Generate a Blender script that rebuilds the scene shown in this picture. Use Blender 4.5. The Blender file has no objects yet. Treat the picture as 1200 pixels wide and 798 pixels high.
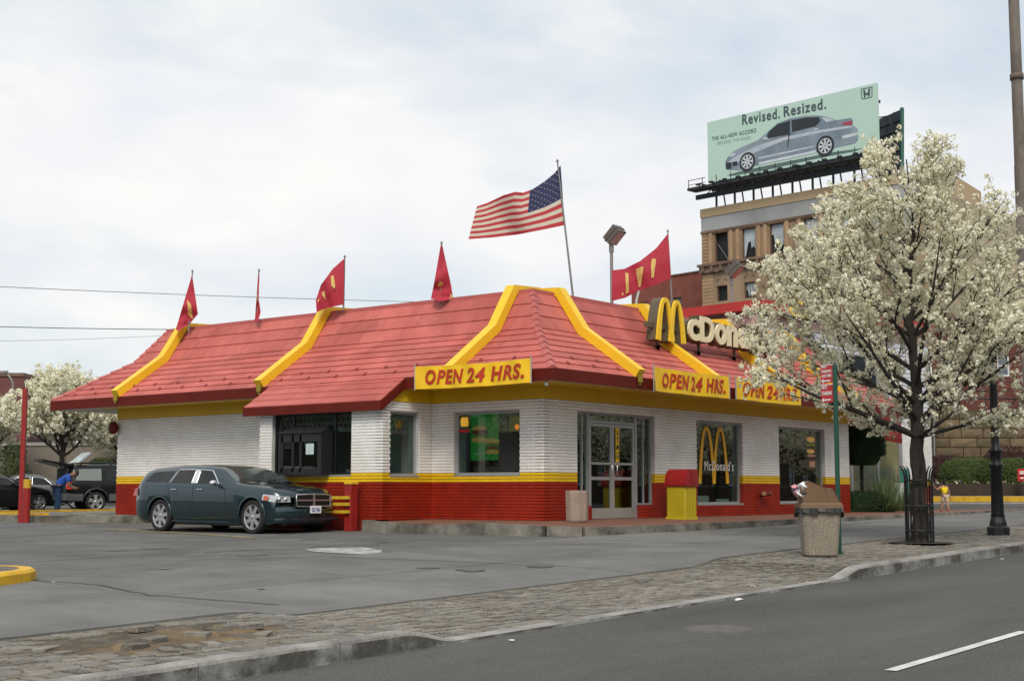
import bpy, math, random
from mathutils import Vector, Matrix, noise as mnoise
R = random.Random(7)
S = bpy.context.scene
# ------------------------------------------------------------ camera
PXF = 1646.0
TH = math.atan(176/PXF); AZ = math.radians(38.28)
FW = Vector((math.cos(AZ), math.sin(AZ), 0)); RT = Vector((math.sin(AZ), -math.cos(AZ), 0)); UP = Vector((0, 0, 1))
CAM = -(0.66*RT + 29.5*FW); CAM.z = 0.62
VF = FW*math.cos(TH) + UP*math.sin(TH); VU = UP*math.cos(TH) - FW*math.sin(TH)
cd = bpy.data.cameras.new('camera'); cam = bpy.data.objects.new('camera', cd); S.collection.objects.link(cam)
cam.location = CAM; cam.rotation_euler = (math.pi/2 + TH, 0, AZ - math.pi/2)
cd.sensor_width = 36; cd.lens = PXF/1200*36; cd.clip_end = 4000; cd.clip_start = .1
S.camera = cam
# ------------------------------------------------------------ world and sun
SUN_EL, SUN_AZ = math.radians(46), math.radians(215)      # azimuth of the direction towards the sun, from +X counter-clockwise
w = bpy.data.worlds.new('World'); S.world = w; w.use_nodes = True
nt = w.node_tree; nt.nodes.clear()
def wn(t, **k):
    n = nt.nodes.new(t)
    for a, b in k.items(): setattr(n, a, b)
    return n
out = wn('ShaderNodeOutputWorld'); bg = wn('ShaderNodeBackground'); sky = wn('ShaderNodeTexSky')
sky.sky_type = 'NISHITA'; sky.sun_disc = False; sky.sun_elevation = SUN_EL; sky.sun_rotation = math.pi/2 - SUN_AZ
sky.air_density = 1.0; sky.dust_density = 2.0
tc = wn('ShaderNodeTexCoord'); mp = wn('ShaderNodeMapping'); mp.inputs['Scale'].default_value = (1, 1, 2.6)
mp.inputs['Location'].default_value = (3.1, .7, .35)
n1 = wn('ShaderNodeTexNoise'); n1.inputs['Scale'].default_value = 3.4; n1.inputs['Detail'].default_value = 7; n1.inputs['Roughness'].default_value = .52
n1.inputs['Distortion'].default_value = .25
n2 = wn('ShaderNodeTexNoise'); n2.inputs['Scale'].default_value = 7; n2.inputs['Detail'].default_value = 5
r1 = wn('ShaderNodeValToRGB'); e = r1.color_ramp.elements
e[0].position = .36; e[0].color = (0, 0, 0, 1); e[1].position = .60; e[1].color = (1, 1, 1, 1)
r2 = wn('ShaderNodeValToRGB'); e = r2.color_ramp.elements
e[0].position = .30; e[0].color = (7.75, 7.95, 8.4, 1); e[1].position = .72; e[1].color = (9.3, 9.15, 8.8, 1)
hz = wn('ShaderNodeMix', data_type='RGBA'); hz.inputs['Factor'].default_value = .70; hz.inputs['B'].default_value = (7.1, 7.95, 8.5, 1)
mx = wn('ShaderNodeMix', data_type='RGBA')
L = nt.links.new
L(tc.outputs['Generated'], mp.inputs['Vector']); L(mp.outputs['Vector'], n1.inputs['Vector']); L(mp.outputs['Vector'], n2.inputs['Vector'])
L(n1.outputs['Fac'], r1.inputs['Fac']); L(n2.outputs['Fac'], r2.inputs['Fac'])
L(sky.outputs['Color'], hz.inputs['A']); L(hz.outputs['Result'], mx.inputs['A']); L(r2.outputs['Color'], mx.inputs['B'])
L(r1.outputs['Color'], mx.inputs['Factor']); L(mx.outputs['Result'], bg.inputs['Color']); bg.inputs['Strength'].default_value = .096
L(bg.outputs[0], out.inputs['Surface'])
sd = bpy.data.lights.new('sun', 'SUN'); sd.energy = 2.1; sd.angle = math.radians(22); sd.color = (1, .93, .82)
so = bpy.data.objects.new('sun', sd); S.collection.objects.link(so)
sv = Vector((math.cos(SUN_AZ)*math.cos(SUN_EL), math.sin(SUN_AZ)*math.cos(SUN_EL), math.sin(SUN_EL)))
so.rotation_euler = (-sv).to_track_quat('-Z', 'Y').to_euler()
vs = S.view_settings; vs.view_transform = 'Standard'; vs.look = 'None'; vs.exposure = .2; vs.gamma = 1
# ------------------------------------------------------------ materials
MATS = {}
def mat(name, col, rough=.6, var=.12, scale=2.5, bump=0, bscale=30, metal=0, spec=.4, col2=None, dirt=0, stretch=(1, 1, 1), coat=0, emit=None, fine=0):
    if name in MATS: return MATS[name]
    m = bpy.data.materials.new(name); m.use_nodes = True; MATS[name] = m
    t = m.node_tree; b = t.nodes['Principled BSDF']; l = t.links.new
    b.inputs['Roughness'].default_value = rough; b.inputs['Metallic'].default_value = metal
    b.inputs['Specular IOR Level'].default_value = spec
    if coat: b.inputs['Coat Weight'].default_value = coat; b.inputs['Coat Roughness'].default_value = .04
    if emit: b.inputs['Emission Color'].default_value = (*col, 1); b.inputs['Emission Strength'].default_value = emit
    g = t.nodes.new('ShaderNodeTexCoord'); mpp = t.nodes.new('ShaderNodeMapping'); mpp.inputs['Scale'].default_value = stretch
    geo = t.nodes.new('ShaderNodeNewGeometry')
    l(geo.outputs['Position'], mpp.inputs['Vector'])
    nz = t.nodes.new('ShaderNodeTexNoise'); nz.inputs['Scale'].default_value = scale; nz.inputs['Detail'].default_value = 6; nz.inputs['Roughness'].default_value = .6
    l(mpp.outputs['Vector'], nz.inputs['Vector'])
    mr = t.nodes.new('ShaderNodeMapRange'); mr.inputs['From Min'].default_value = .3; mr.inputs['From Max'].default_value = .7
    mr.inputs['To Min'].default_value = 1-var; mr.inputs['To Max'].default_value = 1+var
    l(nz.outputs['Fac'], mr.inputs['Value'])
    at = t.nodes.new('ShaderNodeAttribute'); at.attribute_name = 'tint'
    ad = t.nodes.new('ShaderNodeMath'); ad.operation = 'ADD'; l(mr.outputs[0], ad.inputs[0]); l(at.outputs['Fac'], ad.inputs[1])
    val = ad.outputs[0]
    if fine:
        nf = t.nodes.new('ShaderNodeTexNoise'); nf.inputs['Scale'].default_value = 48; nf.inputs['Detail'].default_value = 3
        l(geo.outputs['Position'], nf.inputs['Vector'])
        mf = t.nodes.new('ShaderNodeMapRange'); mf.inputs['From Min'].default_value = .3; mf.inputs['From Max'].default_value = .7
        mf.inputs['To Min'].default_value = -fine; mf.inputs['To Max'].default_value = fine; l(nf.outputs['Fac'], mf.inputs['Value'])
        a2 = t.nodes.new('ShaderNodeMath'); a2.operation = 'ADD'; l(val, a2.inputs[0]); l(mf.outputs[0], a2.inputs[1]); val = a2.outputs[0]
    vm = t.nodes.new('ShaderNodeVectorMath'); vm.operation = 'SCALE'; l(val, vm.inputs['Scale'])
    if col2:
        mm = t.nodes.new('ShaderNodeMix'); mm.data_type = 'RGBA'; mm.inputs['A'].default_value = (*col, 1); mm.inputs['B'].default_value = (*col2, 1)
        n3 = t.nodes.new('ShaderNodeTexNoise'); n3.inputs['Scale'].default_value = scale*.45; n3.inputs['Detail'].default_value = 8; n3.inputs['Roughness'].default_value = .65
        l(mpp.outputs['Vector'], n3.inputs['Vector'])
        rr = t.nodes.new('ShaderNodeMapRange'); rr.inputs['From Min'].default_value = .42; rr.inputs['From Max'].default_value = .62
        l(n3.outputs['Fac'], rr.inputs['Value']); l(rr.outputs[0], mm.inputs['Factor']); l(mm.outputs['Result'], vm.inputs[0])
    else: vm.inputs[0].default_value = col
    l(vm.outputs['Vector'], b.inputs['Base Color'])
    if bump:
        nb = t.nodes.new('ShaderNodeTexNoise'); nb.inputs['Scale'].default_value = bscale; nb.inputs['Detail'].default_value = 4
        l(geo.outputs['Position'], nb.inputs['Vector'])
        bp = t.nodes.new('ShaderNodeBump'); bp.inputs['Strength'].default_value = bump; bp.inputs['Distance'].default_value = .02
        l(nb.outputs['Fac'], bp.inputs['Height']); l(bp.outputs[0], b.inputs['Normal'])
    return m
def glass(name, tint=(.62, .72, .68), refl=1.0, rough=.0, ior=1.5):
    if name in MATS: return MATS[name]
    m = bpy.data.materials.new(name); m.use_nodes = True; t = m.node_tree; t.nodes.clear(); l = t.links.new; MATS[name] = m
    o = t.nodes.new('ShaderNodeOutputMaterial'); mi = t.nodes.new('ShaderNodeMixShader'); tr = t.nodes.new('ShaderNodeBsdfTransparent')
    gl = t.nodes.new('ShaderNodeBsdfGlossy'); fr = t.nodes.new('ShaderNodeFresnel'); ge = t.nodes.new('ShaderNodeNewGeometry')
    mr = t.nodes.new('ShaderNodeMapRange'); mr.inputs['To Min'].default_value = ior; mr.inputs['To Max'].default_value = 1/ior; l(ge.outputs['Backfacing'], mr.inputs['Value']); l(mr.outputs[0], fr.inputs['IOR'])
    tr.inputs['Color'].default_value = (*tint, 1); gl.inputs['Roughness'].default_value = rough; gl.inputs['Color'].default_value = (refl, refl, refl, 1)
    l(fr.outputs[0], mi.inputs[0]); l(tr.outputs[0], mi.inputs[1]); l(gl.outputs[0], mi.inputs[2]); l(mi.outputs[0], o.inputs['Surface'])
    return m
def leafmat(name, col, var=.25, trans=.35):
    if name in MATS: return MATS[name]
    m = mat(name, col, rough=.7, var=var, scale=1.2, spec=.15); t = m.node_tree; b = t.nodes['Principled BSDF']
    o = [n for n in t.nodes if n.type == 'OUTPUT_MATERIAL'][0]
    ms = t.nodes.new('ShaderNodeMixShader'); ms.inputs[0].default_value = trans; tl = t.nodes.new('ShaderNodeBsdfTranslucent')
    src = b.inputs['Base Color'].links[0].from_socket
    t.links.new(src, tl.inputs['Color']); t.links.new(b.outputs[0], ms.inputs[1]); t.links.new(tl.outputs[0], ms.inputs[2]); t.links.new(ms.outputs[0], o.inputs['Surface'])
    return m
M = dict(
 white=mat('white_painted_brick', (.87, .855, .825), .6, .06, 1.5, bump=.3, bscale=60, fine=.06, spec=.25, col2=(.77, .75, .70)),
 whitemort=mat('painted_mortar', (.46, .46, .46), .8, .15, 2),
 yellowb=mat('yellow_painted_brick', (.78, .50, .01), .5, .08, 2, fine=.03),
 redb=mat('red_painted_brick', (.31, .022, .007), .6, .2, 1.5, fine=.06, spec=.2, col2=(.25, .017, .007)),
 redmort=mat('red_mortar', (.19, .014, .006), .8, .15, 2),
 yelmort=mat('yellow_mortar', (.35, .22, .01), .8, .1, 2),
 band=mat('yellow_band_paint', (.68, .44, .015), .45, .07, .8),
 beam=mat('yellow_beam_paint', (.80, .52, .02), .4, .06, 1.4, fine=.03),
 roof=mat('faded_red_roof_metal', (.475, .128, .108), .6, .15, 1.6, stretch=(1, 1, .3), fine=.09, spec=.2, col2=(.41, .098, .082)),
 cap=mat('faded_red_cap', (.45, .112, .10), .5, .12, 3, fine=.04),
 fascia=mat('red_fascia_paint', (.115, .013, .008), .6, .16, 1.6, fine=.05, spec=.15),
 soffit=mat('soffit_paint', (.55, .55, .54), .7, .08, 2),
 alu=mat('grey_aluminium_frame', (.42, .43, .43), .4, .06, 4, metal=.5),
 darkframe=mat('black_window_frame', (.012, .013, .013), .35, .1, 4),
 glass=glass('window_glass', (.66, .74, .70), ior=1.72),
 bluegrey=mat('jamb_paint', (.12, .17, .19), .5, .1, 3),
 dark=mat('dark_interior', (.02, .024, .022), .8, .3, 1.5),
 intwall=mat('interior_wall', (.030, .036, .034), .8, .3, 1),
 asphalt=mat('lot_asphalt', (.136, .137, .131), .9, .17, 1.1, spec=.2, col2=(.105, .106, .102), bump=.4, bscale=90, fine=.24),
 road=mat('road_asphalt', (.094, .094, .090), .9, .16, .8, spec=.2, col2=(.080, .080, .077), bump=.45, bscale=70, fine=.30, stretch=(.35, 1, 1)),
 slab=mat('driveway_concrete', (.166, .166, .157), .9, .15, 1.2, spec=.2, col2=(.136, .136, .130), bump=.3, bscale=80, fine=.18),
 conc=mat('kerb_concrete', (.22, .205, .175), .85, .3, 2.6, spec=.2, col2=(.075, .070, .058), bump=.5, bscale=25, fine=.12),
 kerbg=mat('kerb_granite', (.30, .285, .27), .8, .2, 3, col2=(.17, .16, .15), bump=.6, bscale=20, fine=.15),
 kerbface=mat('kerb_stained_face', (.075, .072, .062), .8, .3, 4, col2=(.27, .275, .26), bump=.5, bscale=20, fine=.15),
 brickwalk=mat('red_walk_paving', (.175, .080, .052), .8, .15, 1.5, fine=.1),
 cobble=mat('cobble_stone', (.185, .178, .158), .85, .18, 9, col2=(.180, .152, .118), bump=.6, bscale=40, fine=.12),
 sand=mat('joint_sand', (.105, .095, .076), .95, .25, 5, bump=.5),
 dirt=mat('brown_dirt', (.165, .115, .062), .95, .3, 5, col2=(.075, .062, .045), bump=1, bscale=35, fine=.2),
 paintw=mat('white_road_paint', (.66, .66, .64), .7, .12, 5, col2=(.5, .5, .48), fine=.1),
 painty=mat('yellow_worn_paint', (.45, .33, .10), .7, .2, 4, col2=(.22, .19, .13), fine=.1),
 kerby=mat('yellow_kerb_paint', (.62, .36, .015), .6, .15, 4, col2=(.50, .30, .03), bump=.3, fine=.06),
 steelgrey=mat('grey_galvanised_steel', (.22, .22, .215), .5, .15, 3, metal=.3),
 blackmetal=mat('black_painted_metal', (.012, .015, .016), .4, .2, 5),
 greenpole=mat('dark_green_pole', (.012, .065, .045), .45, .1, 5),
 redpole=mat('red_painted_steel', (.28, .018, .016), .45, .14, 5),
 rubber=mat('tyre_rubber', (.016, .016, .017), .8, .2, 6),
 chrome=mat('chrome', (.75, .75, .76), .12, .03, 3, metal=1),
 rim=mat('alloy_wheel', (.55, .56, .57), .28, .05, 3, metal=.8),
 carglass=mat('tinted_car_glass', (.008, .010, .011), .03, .1, 1, spec=.4),
 windshield=mat('windscreen_glass', (.055, .065, .062), .05, .2, 1, spec=1.0),
 blackplastic=mat('black_plastic', (.014, .014, .015), .5, .1, 3),
 bark=mat('dark_bark', (.040, .033, .029), .95, .35, 9, bump=1, bscale=22, stretch=(1, 1, .3)),
 brown=mat('tan_terracotta_facade', (.33, .235, .15), .85, .16, .5, col2=(.24, .165, .105), fine=.05),
 tan=mat('tan_parapet', (.44, .33, .20), .85, .08, .4),
 cement=mat('grey_cement_band', (.34, .35, .35), .9, .12, .4, col2=(.27, .275, .28)),
 darkbrown=mat('dark_stained_cornice', (.12, .08, .06), .9, .25, .8, col2=(.20, .13, .09)),
 redbrick=mat('far_red_brick', (.20, .062, .045), .85, .18, 1.2, fine=.05),
 stone=mat('brown_sandstone', (.150, .110, .062), .9, .2, 1.3, col2=(.105, .08, .048), bump=.8, bscale=6, fine=.06),
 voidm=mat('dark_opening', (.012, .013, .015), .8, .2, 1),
 plastic=mat('torn_plastic_sheet', (.42, .47, .50), .5, .15, .8, col2=(.28, .32, .36)),
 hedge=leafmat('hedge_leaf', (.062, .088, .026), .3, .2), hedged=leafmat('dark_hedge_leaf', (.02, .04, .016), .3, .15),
 maroon=leafmat('maroon_leaf', (.055, .025, .022), .3, .15),
 blossom=leafmat('pear_blossom', (.89, .865, .71), .10, .36), newleaf=leafmat('young_leaf', (.30, .31, .12), .2, .35),
 white_p=mat('white_gloss', (.75, .75, .74), .4, .04, 3), black_p=mat('black_gloss', (.02, .02, .022), .4, .05, 3),
 yel_p=mat('yellow_print', (.85, .55, .02), .5, .05, 2), red_p=mat('red_print', (.50, .02, .02), .5, .05, 2),
)
# ------------------------------------------------------------ helpers
COL = S.collection
class MB:
    def __init__(s): s.v = []; s.f = []; s.m = []; s.t = []; s.sm = []
    def face(s, pts, m=0, t=0., sm=False):
        n = len(s.v); s.v.extend(tuple(p) for p in pts); s.f.append(tuple(range(n, n+len(pts)))); s.m.append(m); s.t.append(t); s.sm.append(sm)
    def addf(s, vs, fs, m=0, t=0., sm=False):
        n = len(s.v); s.v.extend(tuple(p) for p in vs)
        for f in fs: s.f.append(tuple(i+n for i in f)); s.m.append(m); s.t.append(t); s.sm.append(sm)
    def hexa(s, p, m=0, t=0.):   # 8 points: bottom 4 (ccw), top 4
        s.addf(p, [(3, 2, 1, 0), (4, 5, 6, 7), (0, 1, 5, 4), (1, 2, 6, 5), (2, 3, 7, 6), (3, 0, 4, 7)], m, t)
    def box(s, a, b, m=0, t=0.):
        x0, y0, z0 = a; x1, y1, z1 = b
        s.hexa([(x0, y0, z0), (x1, y0, z0), (x1, y1, z0), (x0, y1, z0), (x0, y0, z1), (x1, y0, z1), (x1, y1, z1), (x0, y1, z1)], m, t)
    def obox(s, c, u, v, n, du, dv, dn, m=0, t=0.):   # centred oriented box
        c = Vector(c); u = Vector(u)*du/2; v = Vector(v)*dv/2; n = Vector(n)*dn/2
        s.hexa([c-u-v-n, c+u-v-n, c+u+v-n, c-u+v-n, c-u-v+n, c+u-v+n, c+u+v+n, c-u+v+n], m, t)
    def bevbox(s, a, b, r, m=0, t=0.):   # box with chamfered vertical and top edges
        x0, y0, z0 = a; x1, y1, z1 = b
        def ring(i, z): return [(x0+i+r, y0+i, z), (x1-i-r, y0+i, z), (x1-i, y0+i+r, z), (x1-i, y1-i-r, z), (x1-i-r, y1-i, z), (x0+i+r, y1-i, z), (x0+i, y1-i-r, z), (x0+i, y0+i+r, z)]
        rs = [ring(0, z0), ring(0, z1-r), ring(r*.9, z1)]
        vs = sum(rs, []); fs = []
        for k in range(2):
            for i in range(8): fs.append((k*8+i, k*8+(i+1) % 8, k*8+8+(i+1) % 8, k*8+8+i))
        fs.append(tuple(range(16, 24))); fs.append(tuple(range(7, -1, -1)))
        s.addf(vs, fs, m, t)
    def tube(s, pts, rad, n=6, m=0, t=0., sm=True, cap=True):
        pts = [Vector(p) for p in pts]; rad = rad if isinstance(rad, (list, tuple)) else [rad]*len(pts)
        vs = []; prev = None
        for i, p in enumerate(pts):
            d = (pts[min(i+1, len(pts)-1)] - pts[max(i-1, 0)])
            d = d.normalized() if d.length > 1e-9 else Vector((0, 0, 1))
            if prev is None: a = d.orthogonal().normalized()
            else:
                a = prev - d*prev.dot(d); a = a.normalized() if a.length > 1e-6 else d.orthogonal().normalized()
            prev = a; b = d.cross(a)
            for k in range(n):
                an = 2*math.pi*k/n; vs.append(p + (a*math.cos(an) + b*math.sin(an))*rad[i])
        fs = [(i*n+k, i*n+(k+1) % n, (i+1)*n+(k+1) % n, (i+1)*n+k) for i in range(len(pts)-1) for k in range(n)]
        s.addf(vs, fs, m, t, sm)
        if cap: s.face(vs[:n][::-1], m, t); s.face(vs[-n:], m, t)
    def lathe(s, prof, c=(0, 0, 0), ax='z', n=20, m=0, t=0., sm=True):
        vs = []
        for (r_, h) in prof:
            for k in range(n):
                a = 2*math.pi*k/n; x, y = r_*math.cos(a), r_*math.sin(a)
                p = (x, y, h) if ax == 'z' else ((x, h, y) if ax == 'y' else (h, x, y))
                vs.append((p[0]+c[0], p[1]+c[1], p[2]+c[2]))
        fs = [(i*n+k, i*n+(k+1) % n, (i+1)*n+(k+1) % n, (i+1)*n+k) for i in range(len(prof)-1) for k in range(n)]
        s.addf(vs, fs, m, t, sm)
    def prism(s, poly, d, m=0, t=0.):     # poly: 3D points, d: extrude vector
        d = Vector(d); a = [Vector(p) for p in poly]; b = [p+d for p in a]; n = len(a)
        s.addf(a+b, [tuple(range(n-1, -1, -1)), tuple(range(n, 2*n))] + [(i, (i+1) % n, n+(i+1) % n, n+i) for i in range(n)], m, t)
    def build(s, name, mats, parent=None, loc=None, rel=True):
        me = bpy.data.meshes.new(name)
        off = Vector((0, 0, 0))
        if parent is not None and rel:
            p = parent
            while p is not None: off += p.location; p = p.parent
        elif loc is not None and rel: off = Vector(loc)
        vs = [(a-off.x, b-off.y, c-off.z) for a, b, c in s.v] if off.length > 0 else s.v
        me.from_pydata(vs, [], s.f)
        mats = mats if isinstance(mats, (list, tuple)) else [mats]
        for q in mats: me.materials.append(M[q] if isinstance(q, str) else q)
        me.polygons.foreach_set('material_index', s.m); me.polygons.foreach_set('use_smooth', s.sm)
        if any(s.t):
            at = me.attributes.new('tint', 'FLOAT', 'FACE'); at.data.foreach_set('value', s.t)
        me.update()
        o = bpy.data.objects.new(name, me); COL.objects.link(o)
        if parent is not None: o.parent = parent
        elif loc is not None: o.location = loc
        return o
def tag(o, label=None, cat=None, group=None, kind=None):
    if label: o['label'] = label
    if cat: o['category'] = cat
    if group: o['group'] = group
    if kind: o['kind'] = kind
    return o
def thing(name, loc, label, cat, rz=0, group=None):
    o = bpy.data.objects.new(name, None); COL.objects.link(o); o.location = loc; o.rotation_euler = (0, 0, rz); o.empty_display_size = .2
    return tag(o, label, cat, group)
def mk(fn, name, mats, parent=None, rel=True, loc=None, **k):
    b = MB(); fn(b); o = b.build(name, mats, parent, rel=rel, loc=loc)
    return tag(o, **k) if k else o
def inst(src, loc, parent=None, rz=None, label=None, group=None):
    c = src.copy(); COL.objects.link(c); c.parent = parent
    if parent is not None:
        off = Vector((0, 0, 0)); p = parent
        while p is not None: off += p.location; p = p.parent
        c.location = Vector(loc)-off
    else: c.location = loc
    if rz is not None: c.rotation_euler = (0, 0, rz)
    if label: c['label'] = label
    if group: c['group'] = group
    return c
def copy_tree(o, loc=None, rz=None, parent=None, label=None):
    c = o.copy(); COL.objects.link(c); c.parent = parent
    if loc is not None: c.location = loc
    if rz is not None: c.rotation_euler = (0, 0, rz)
    if label: c['label'] = label
    for ch in list(o.children): copy_tree(ch, parent=c)
    return c
def P(px, py, d):
    """world point on the line of sight through photo pixel (px, py) at horizontal distance d"""
    v = VF + RT*(px-600)/PXF - VU*(py-399)/PXF
    return CAM + v*(d/v.dot(FW))
def sm(a, b, x):
    t = min(1, max(0, (x-a)/(b-a))); return t*t*(3-2*t)
def raised(x): return 1-sm(-14.2, -13.4, x)+sm(-5.5, -4.6, x)
def zroad(x): return -.50+.0195*max(-40, min(x, 16))
def zk(x): return zroad(x)+.008+.137*raised(x)
def zw(x): return -.22+.0095*min(x, 34) if x > -2 else -.239+.02*(max(x, -30)+2)
def G(x, y):
    t = min(1, max(0, (y+9)/6.7)); return (1-t)*zk(x)+t*zw(x)
def textmesh(s, size=1, depth=.01, bold=0., shear=0., sx=1., spacing=1.16):
    cu = bpy.data.curves.new('lettering', 'FONT'); cu.body = s; cu.size = size; cu.extrude = depth/2; cu.offset = bold; cu.shear = shear
    cu.space_character = spacing; cu.resolution_u = 4
    o = bpy.data.objects.new('lettering', cu); COL.objects.link(o)
    dg = bpy.context.evaluated_depsgraph_get(); me = bpy.data.meshes.new_from_object(o.evaluated_get(dg))
    vs = [Vector((v.co.x*sx, v.co.y, v.co.z)) for v in me.vertices]; fs = [tuple(p.vertices) for p in me.polygons]
    bpy.data.objects.remove(o); bpy.data.meshes.remove(me); bpy.data.curves.remove(cu)
    return vs, fs
def fit_text(b, s, org, u, v, width, height, depth=.01, bold=.02, shear=0., m=0, fn=None):
    """text fitted into width x height with its lower left at org, along u, up v, front towards u x v"""
    vs, fs = textmesh(s, 1, depth, bold, shear)
    x0 = min(q.x for q in vs); x1 = max(q.x for q in vs); y0 = min(q.y for q in vs); y1 = max(q.y for q in vs)
    u = Vector(u); v = Vector(v); n = u.cross(v); org = Vector(org)
    out = []
    for q in vs:
        a = (q.x-x0)/(x1-x0)*width; c = (q.y-y0)/(y1-y0)*height
        p = org+u*a+v*c+n*q.z
        out.append(fn(p, a, c) if fn else p)
    b.addf(out, fs, m)
X, Y, Z = Vector((1, 0, 0)), Vector((0, 1, 0)), Vector((0, 0, 1))
# ============================================================ SETTING
def grid(b, xs, ys, fz, m=0):
    nx, ny = len(xs), len(ys); vs = [(x, y, fz(x, y)) for x in xs for y in ys]
    b.addf(vs, [(i*ny+j, (i+1)*ny+j, (i+1)*ny+j+1, i*ny+j+1) for i in range(nx-1) for j in range(ny-1)], m, 0, True)
def rng(a, b, st):
    n = max(1, round((b-a)/st)); return [a+(b-a)*i/n for i in range(n+1)]
XS = [-900, -300, -120]+rng(-60, -20, 4)+rng(-19, 16, .5)[0:]+rng(18, 60, 4)+[120, 300, 1200]
mk(lambda b: grid(b, XS, [-900, -200, -60, -40, -25, -18, -14, -11, -9.16], lambda x, y: zroad(x)-.02), 'road', 'road', kind='structure')
mk(lambda b: grid(b, XS, [-9.14]+rng(-9, -2.5, .25)+[-2.3, 0, 8, 20, 40, 80, 200, 1200], lambda x, y: G(x, y)-.06 if y < -6.9 else (G(x, y)-.02 if y < -2.6 and x > -25 and x < 22 else G(x, y))), 'parking_lot_ground', 'asphalt', kind='structure')
# driveway slabs (concrete apron) with joints
apron = bpy.data.objects.new('driveway_apron', None); COL.objects.link(apron); tag(apron, kind='structure')
xj = [-24.6, -21.2, -17.6, -13.62, -10.3, -6.9, -3.1, .8, 4.6, 8.6, 12.8, 17.2, 22.]
for i in range(len(xj)-1):
    rows = [-6.88, -4.7, -2.42] if xj[i] < -3 else [-6.88, -4.75, -2.75]
    for j in range(2):
        b = MB(); x0, x1 = xj[i]+.012, xj[i+1]-.012; y0, y1 = rows[j]+.010, rows[j+1]-.010
        xs = rng(x0, x1, .3); ys = rng(y0, y1, .3); h = .012+R.random()*.006
        grid(b, xs, ys, lambda x, y: G(x, y)+h)
        for ya, yb in zip(ys, ys[1:]): b.face([(x0, ya, G(x0, ya)-.03), (x0, yb, G(x0, yb)-.03), (x0, yb, G(x0, yb)+h), (x0, ya, G(x0, ya)+h)]); b.face([(x1, ya, G(x1, ya)-.03), (x1, yb, G(x1, yb)-.03), (x1, yb, G(x1, yb)+h), (x1, ya, G(x1, ya)+h)])
        for xa, xb in zip(xs, xs[1:]): b.face([(xa, y0, G(xa, y0)-.06), (xb, y0, G(xb, y0)-.06), (xb, y0, G(xb, y0)+h), (xa, y0, G(xa, y0)+h)])
        for f in range(len(b.t)): b.t[f] = R.uniform(-.0, .0)
        tt = R.uniform(-.10, .09); b.t = [tt+1e-5]*len(b.t)
        b.build('slab', 'slab', apron)
# kerb along the street : stones 1.5 m long
kb = bpy.data.objects.new('kerb', None); COL.objects.link(kb); tag(kb, kind='structure')
x = -27.
while x < 28:
    ln = 1.5 if abs(x+9.5) > 5 else 1.9
    b = MB(); xs = rng(x+.006, x+ln-.006, .15); vs = []; nsec = 6
    for xx in xs:
        w1 = mnoise.noise(Vector((xx*1.7, 3, 0)))*.012; zt = zk(xx)+.006+mnoise.noise(Vector((xx*3, 0, 5)))*.008; zr = zroad(xx)-.1; rd = min(.035, (zt-zroad(xx))*.6)
        vs += [(xx, -9.155+w1, zr), (xx, -9.150+w1, zt-rd), (xx, -9.137+w1, zt-rd*.3), (xx, -9.11+w1, zt), (xx, -8.99, zt+.004), (xx, -8.985, zt-.12)]
    n = len(xs)
    b.addf(vs, [(i*6+k, (i+1)*6+k, (i+1)*6+k+1, i*6+k+1) for i in range(n-1) for k in range(5)], 0, 0, False)
    for i in range(n-1):
        b.m[i*5] = 1
        for k in range(5): b.t[i*5+k] = .0001
    b.face(vs[:6], 0); b.face(vs[-6:][::-1], 0)
    b.m = b.m
    b.build('kerb_stone', ['kerbg', 'kerbface'], kb)
    x += ln
# cobble strip
cob = bpy.data.objects.new('cobble_pavement', None); COL.objects.link(cob); tag(cob, kind='structure')
b = MB(); grid(b, rng(-28, 28, .5), rng(-8.99, -6.84, .2), lambda x, y: G(x, y)-.013+.015*sm(-7.2, -6.85, y)); b.build('joint_bed', 'sand', cob)
def indirt(x, y):
    return ((x+15.85)/1.15)**2+((y+7.85)/.75)**2+mnoise.noise(Vector((x*2.2, y*2.2, 2)))*.9 < .9
def intree(x, y): return abs(x-1.0) < .62 and abs(y+7.75) < .62
stones = []
x = -27.5; row = 0
yy = -8.96
while yy < -6.98:                                # rows parallel to the kerb
    perp = yy > -8.0 and False or yy < -8.75; wd = R.uniform(.20, .24) if perp else R.uniform(.095, .125); x = -27.5+R.random()*.2
    while x < 27:
        ln = R.uniform(.10, .14) if perp else R.uniform(.17, .26); cx, cy = x+ln/2, yy+wd/2
        if not indirt(cx, cy) and not intree(cx, cy): stones.append((cx, cy, ln-.016, wd-.014, R.uniform(-.005, .006)+.012*mnoise.noise(Vector((x*.7, yy*1.3, 4))), R.uniform(-.05, .05), R.uniform(-.02, .02)))
        x += ln
    yy += wd
for (cx, cy, a, dz) in [(-16.55, -8.55, 1.2, .02), (-16.3, -8.52, 1.15, .03), (-16.05, -8.5, 1.1, .03), (-15.8, -8.45, 1.2, .02), (-16.3, -8.1, .2, .03), (-16.0, -7.95, .3, .04), (-15.25, -7.6, .1, .06),
                        (-14.9, -7.9, 2.9, .05), (-15.6, -7.25, .15, .04), (-15.1, -8.3, .6, .02), (-14.9, -7.4, .1, .03), (-16.8, -7.6, .4, .01), (-15.5, -7.9, 1.9, .03)]:
    stones.append((cx, cy, .24, .12, dz, a, R.uniform(-.05, .05)))
cvars = []
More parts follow.
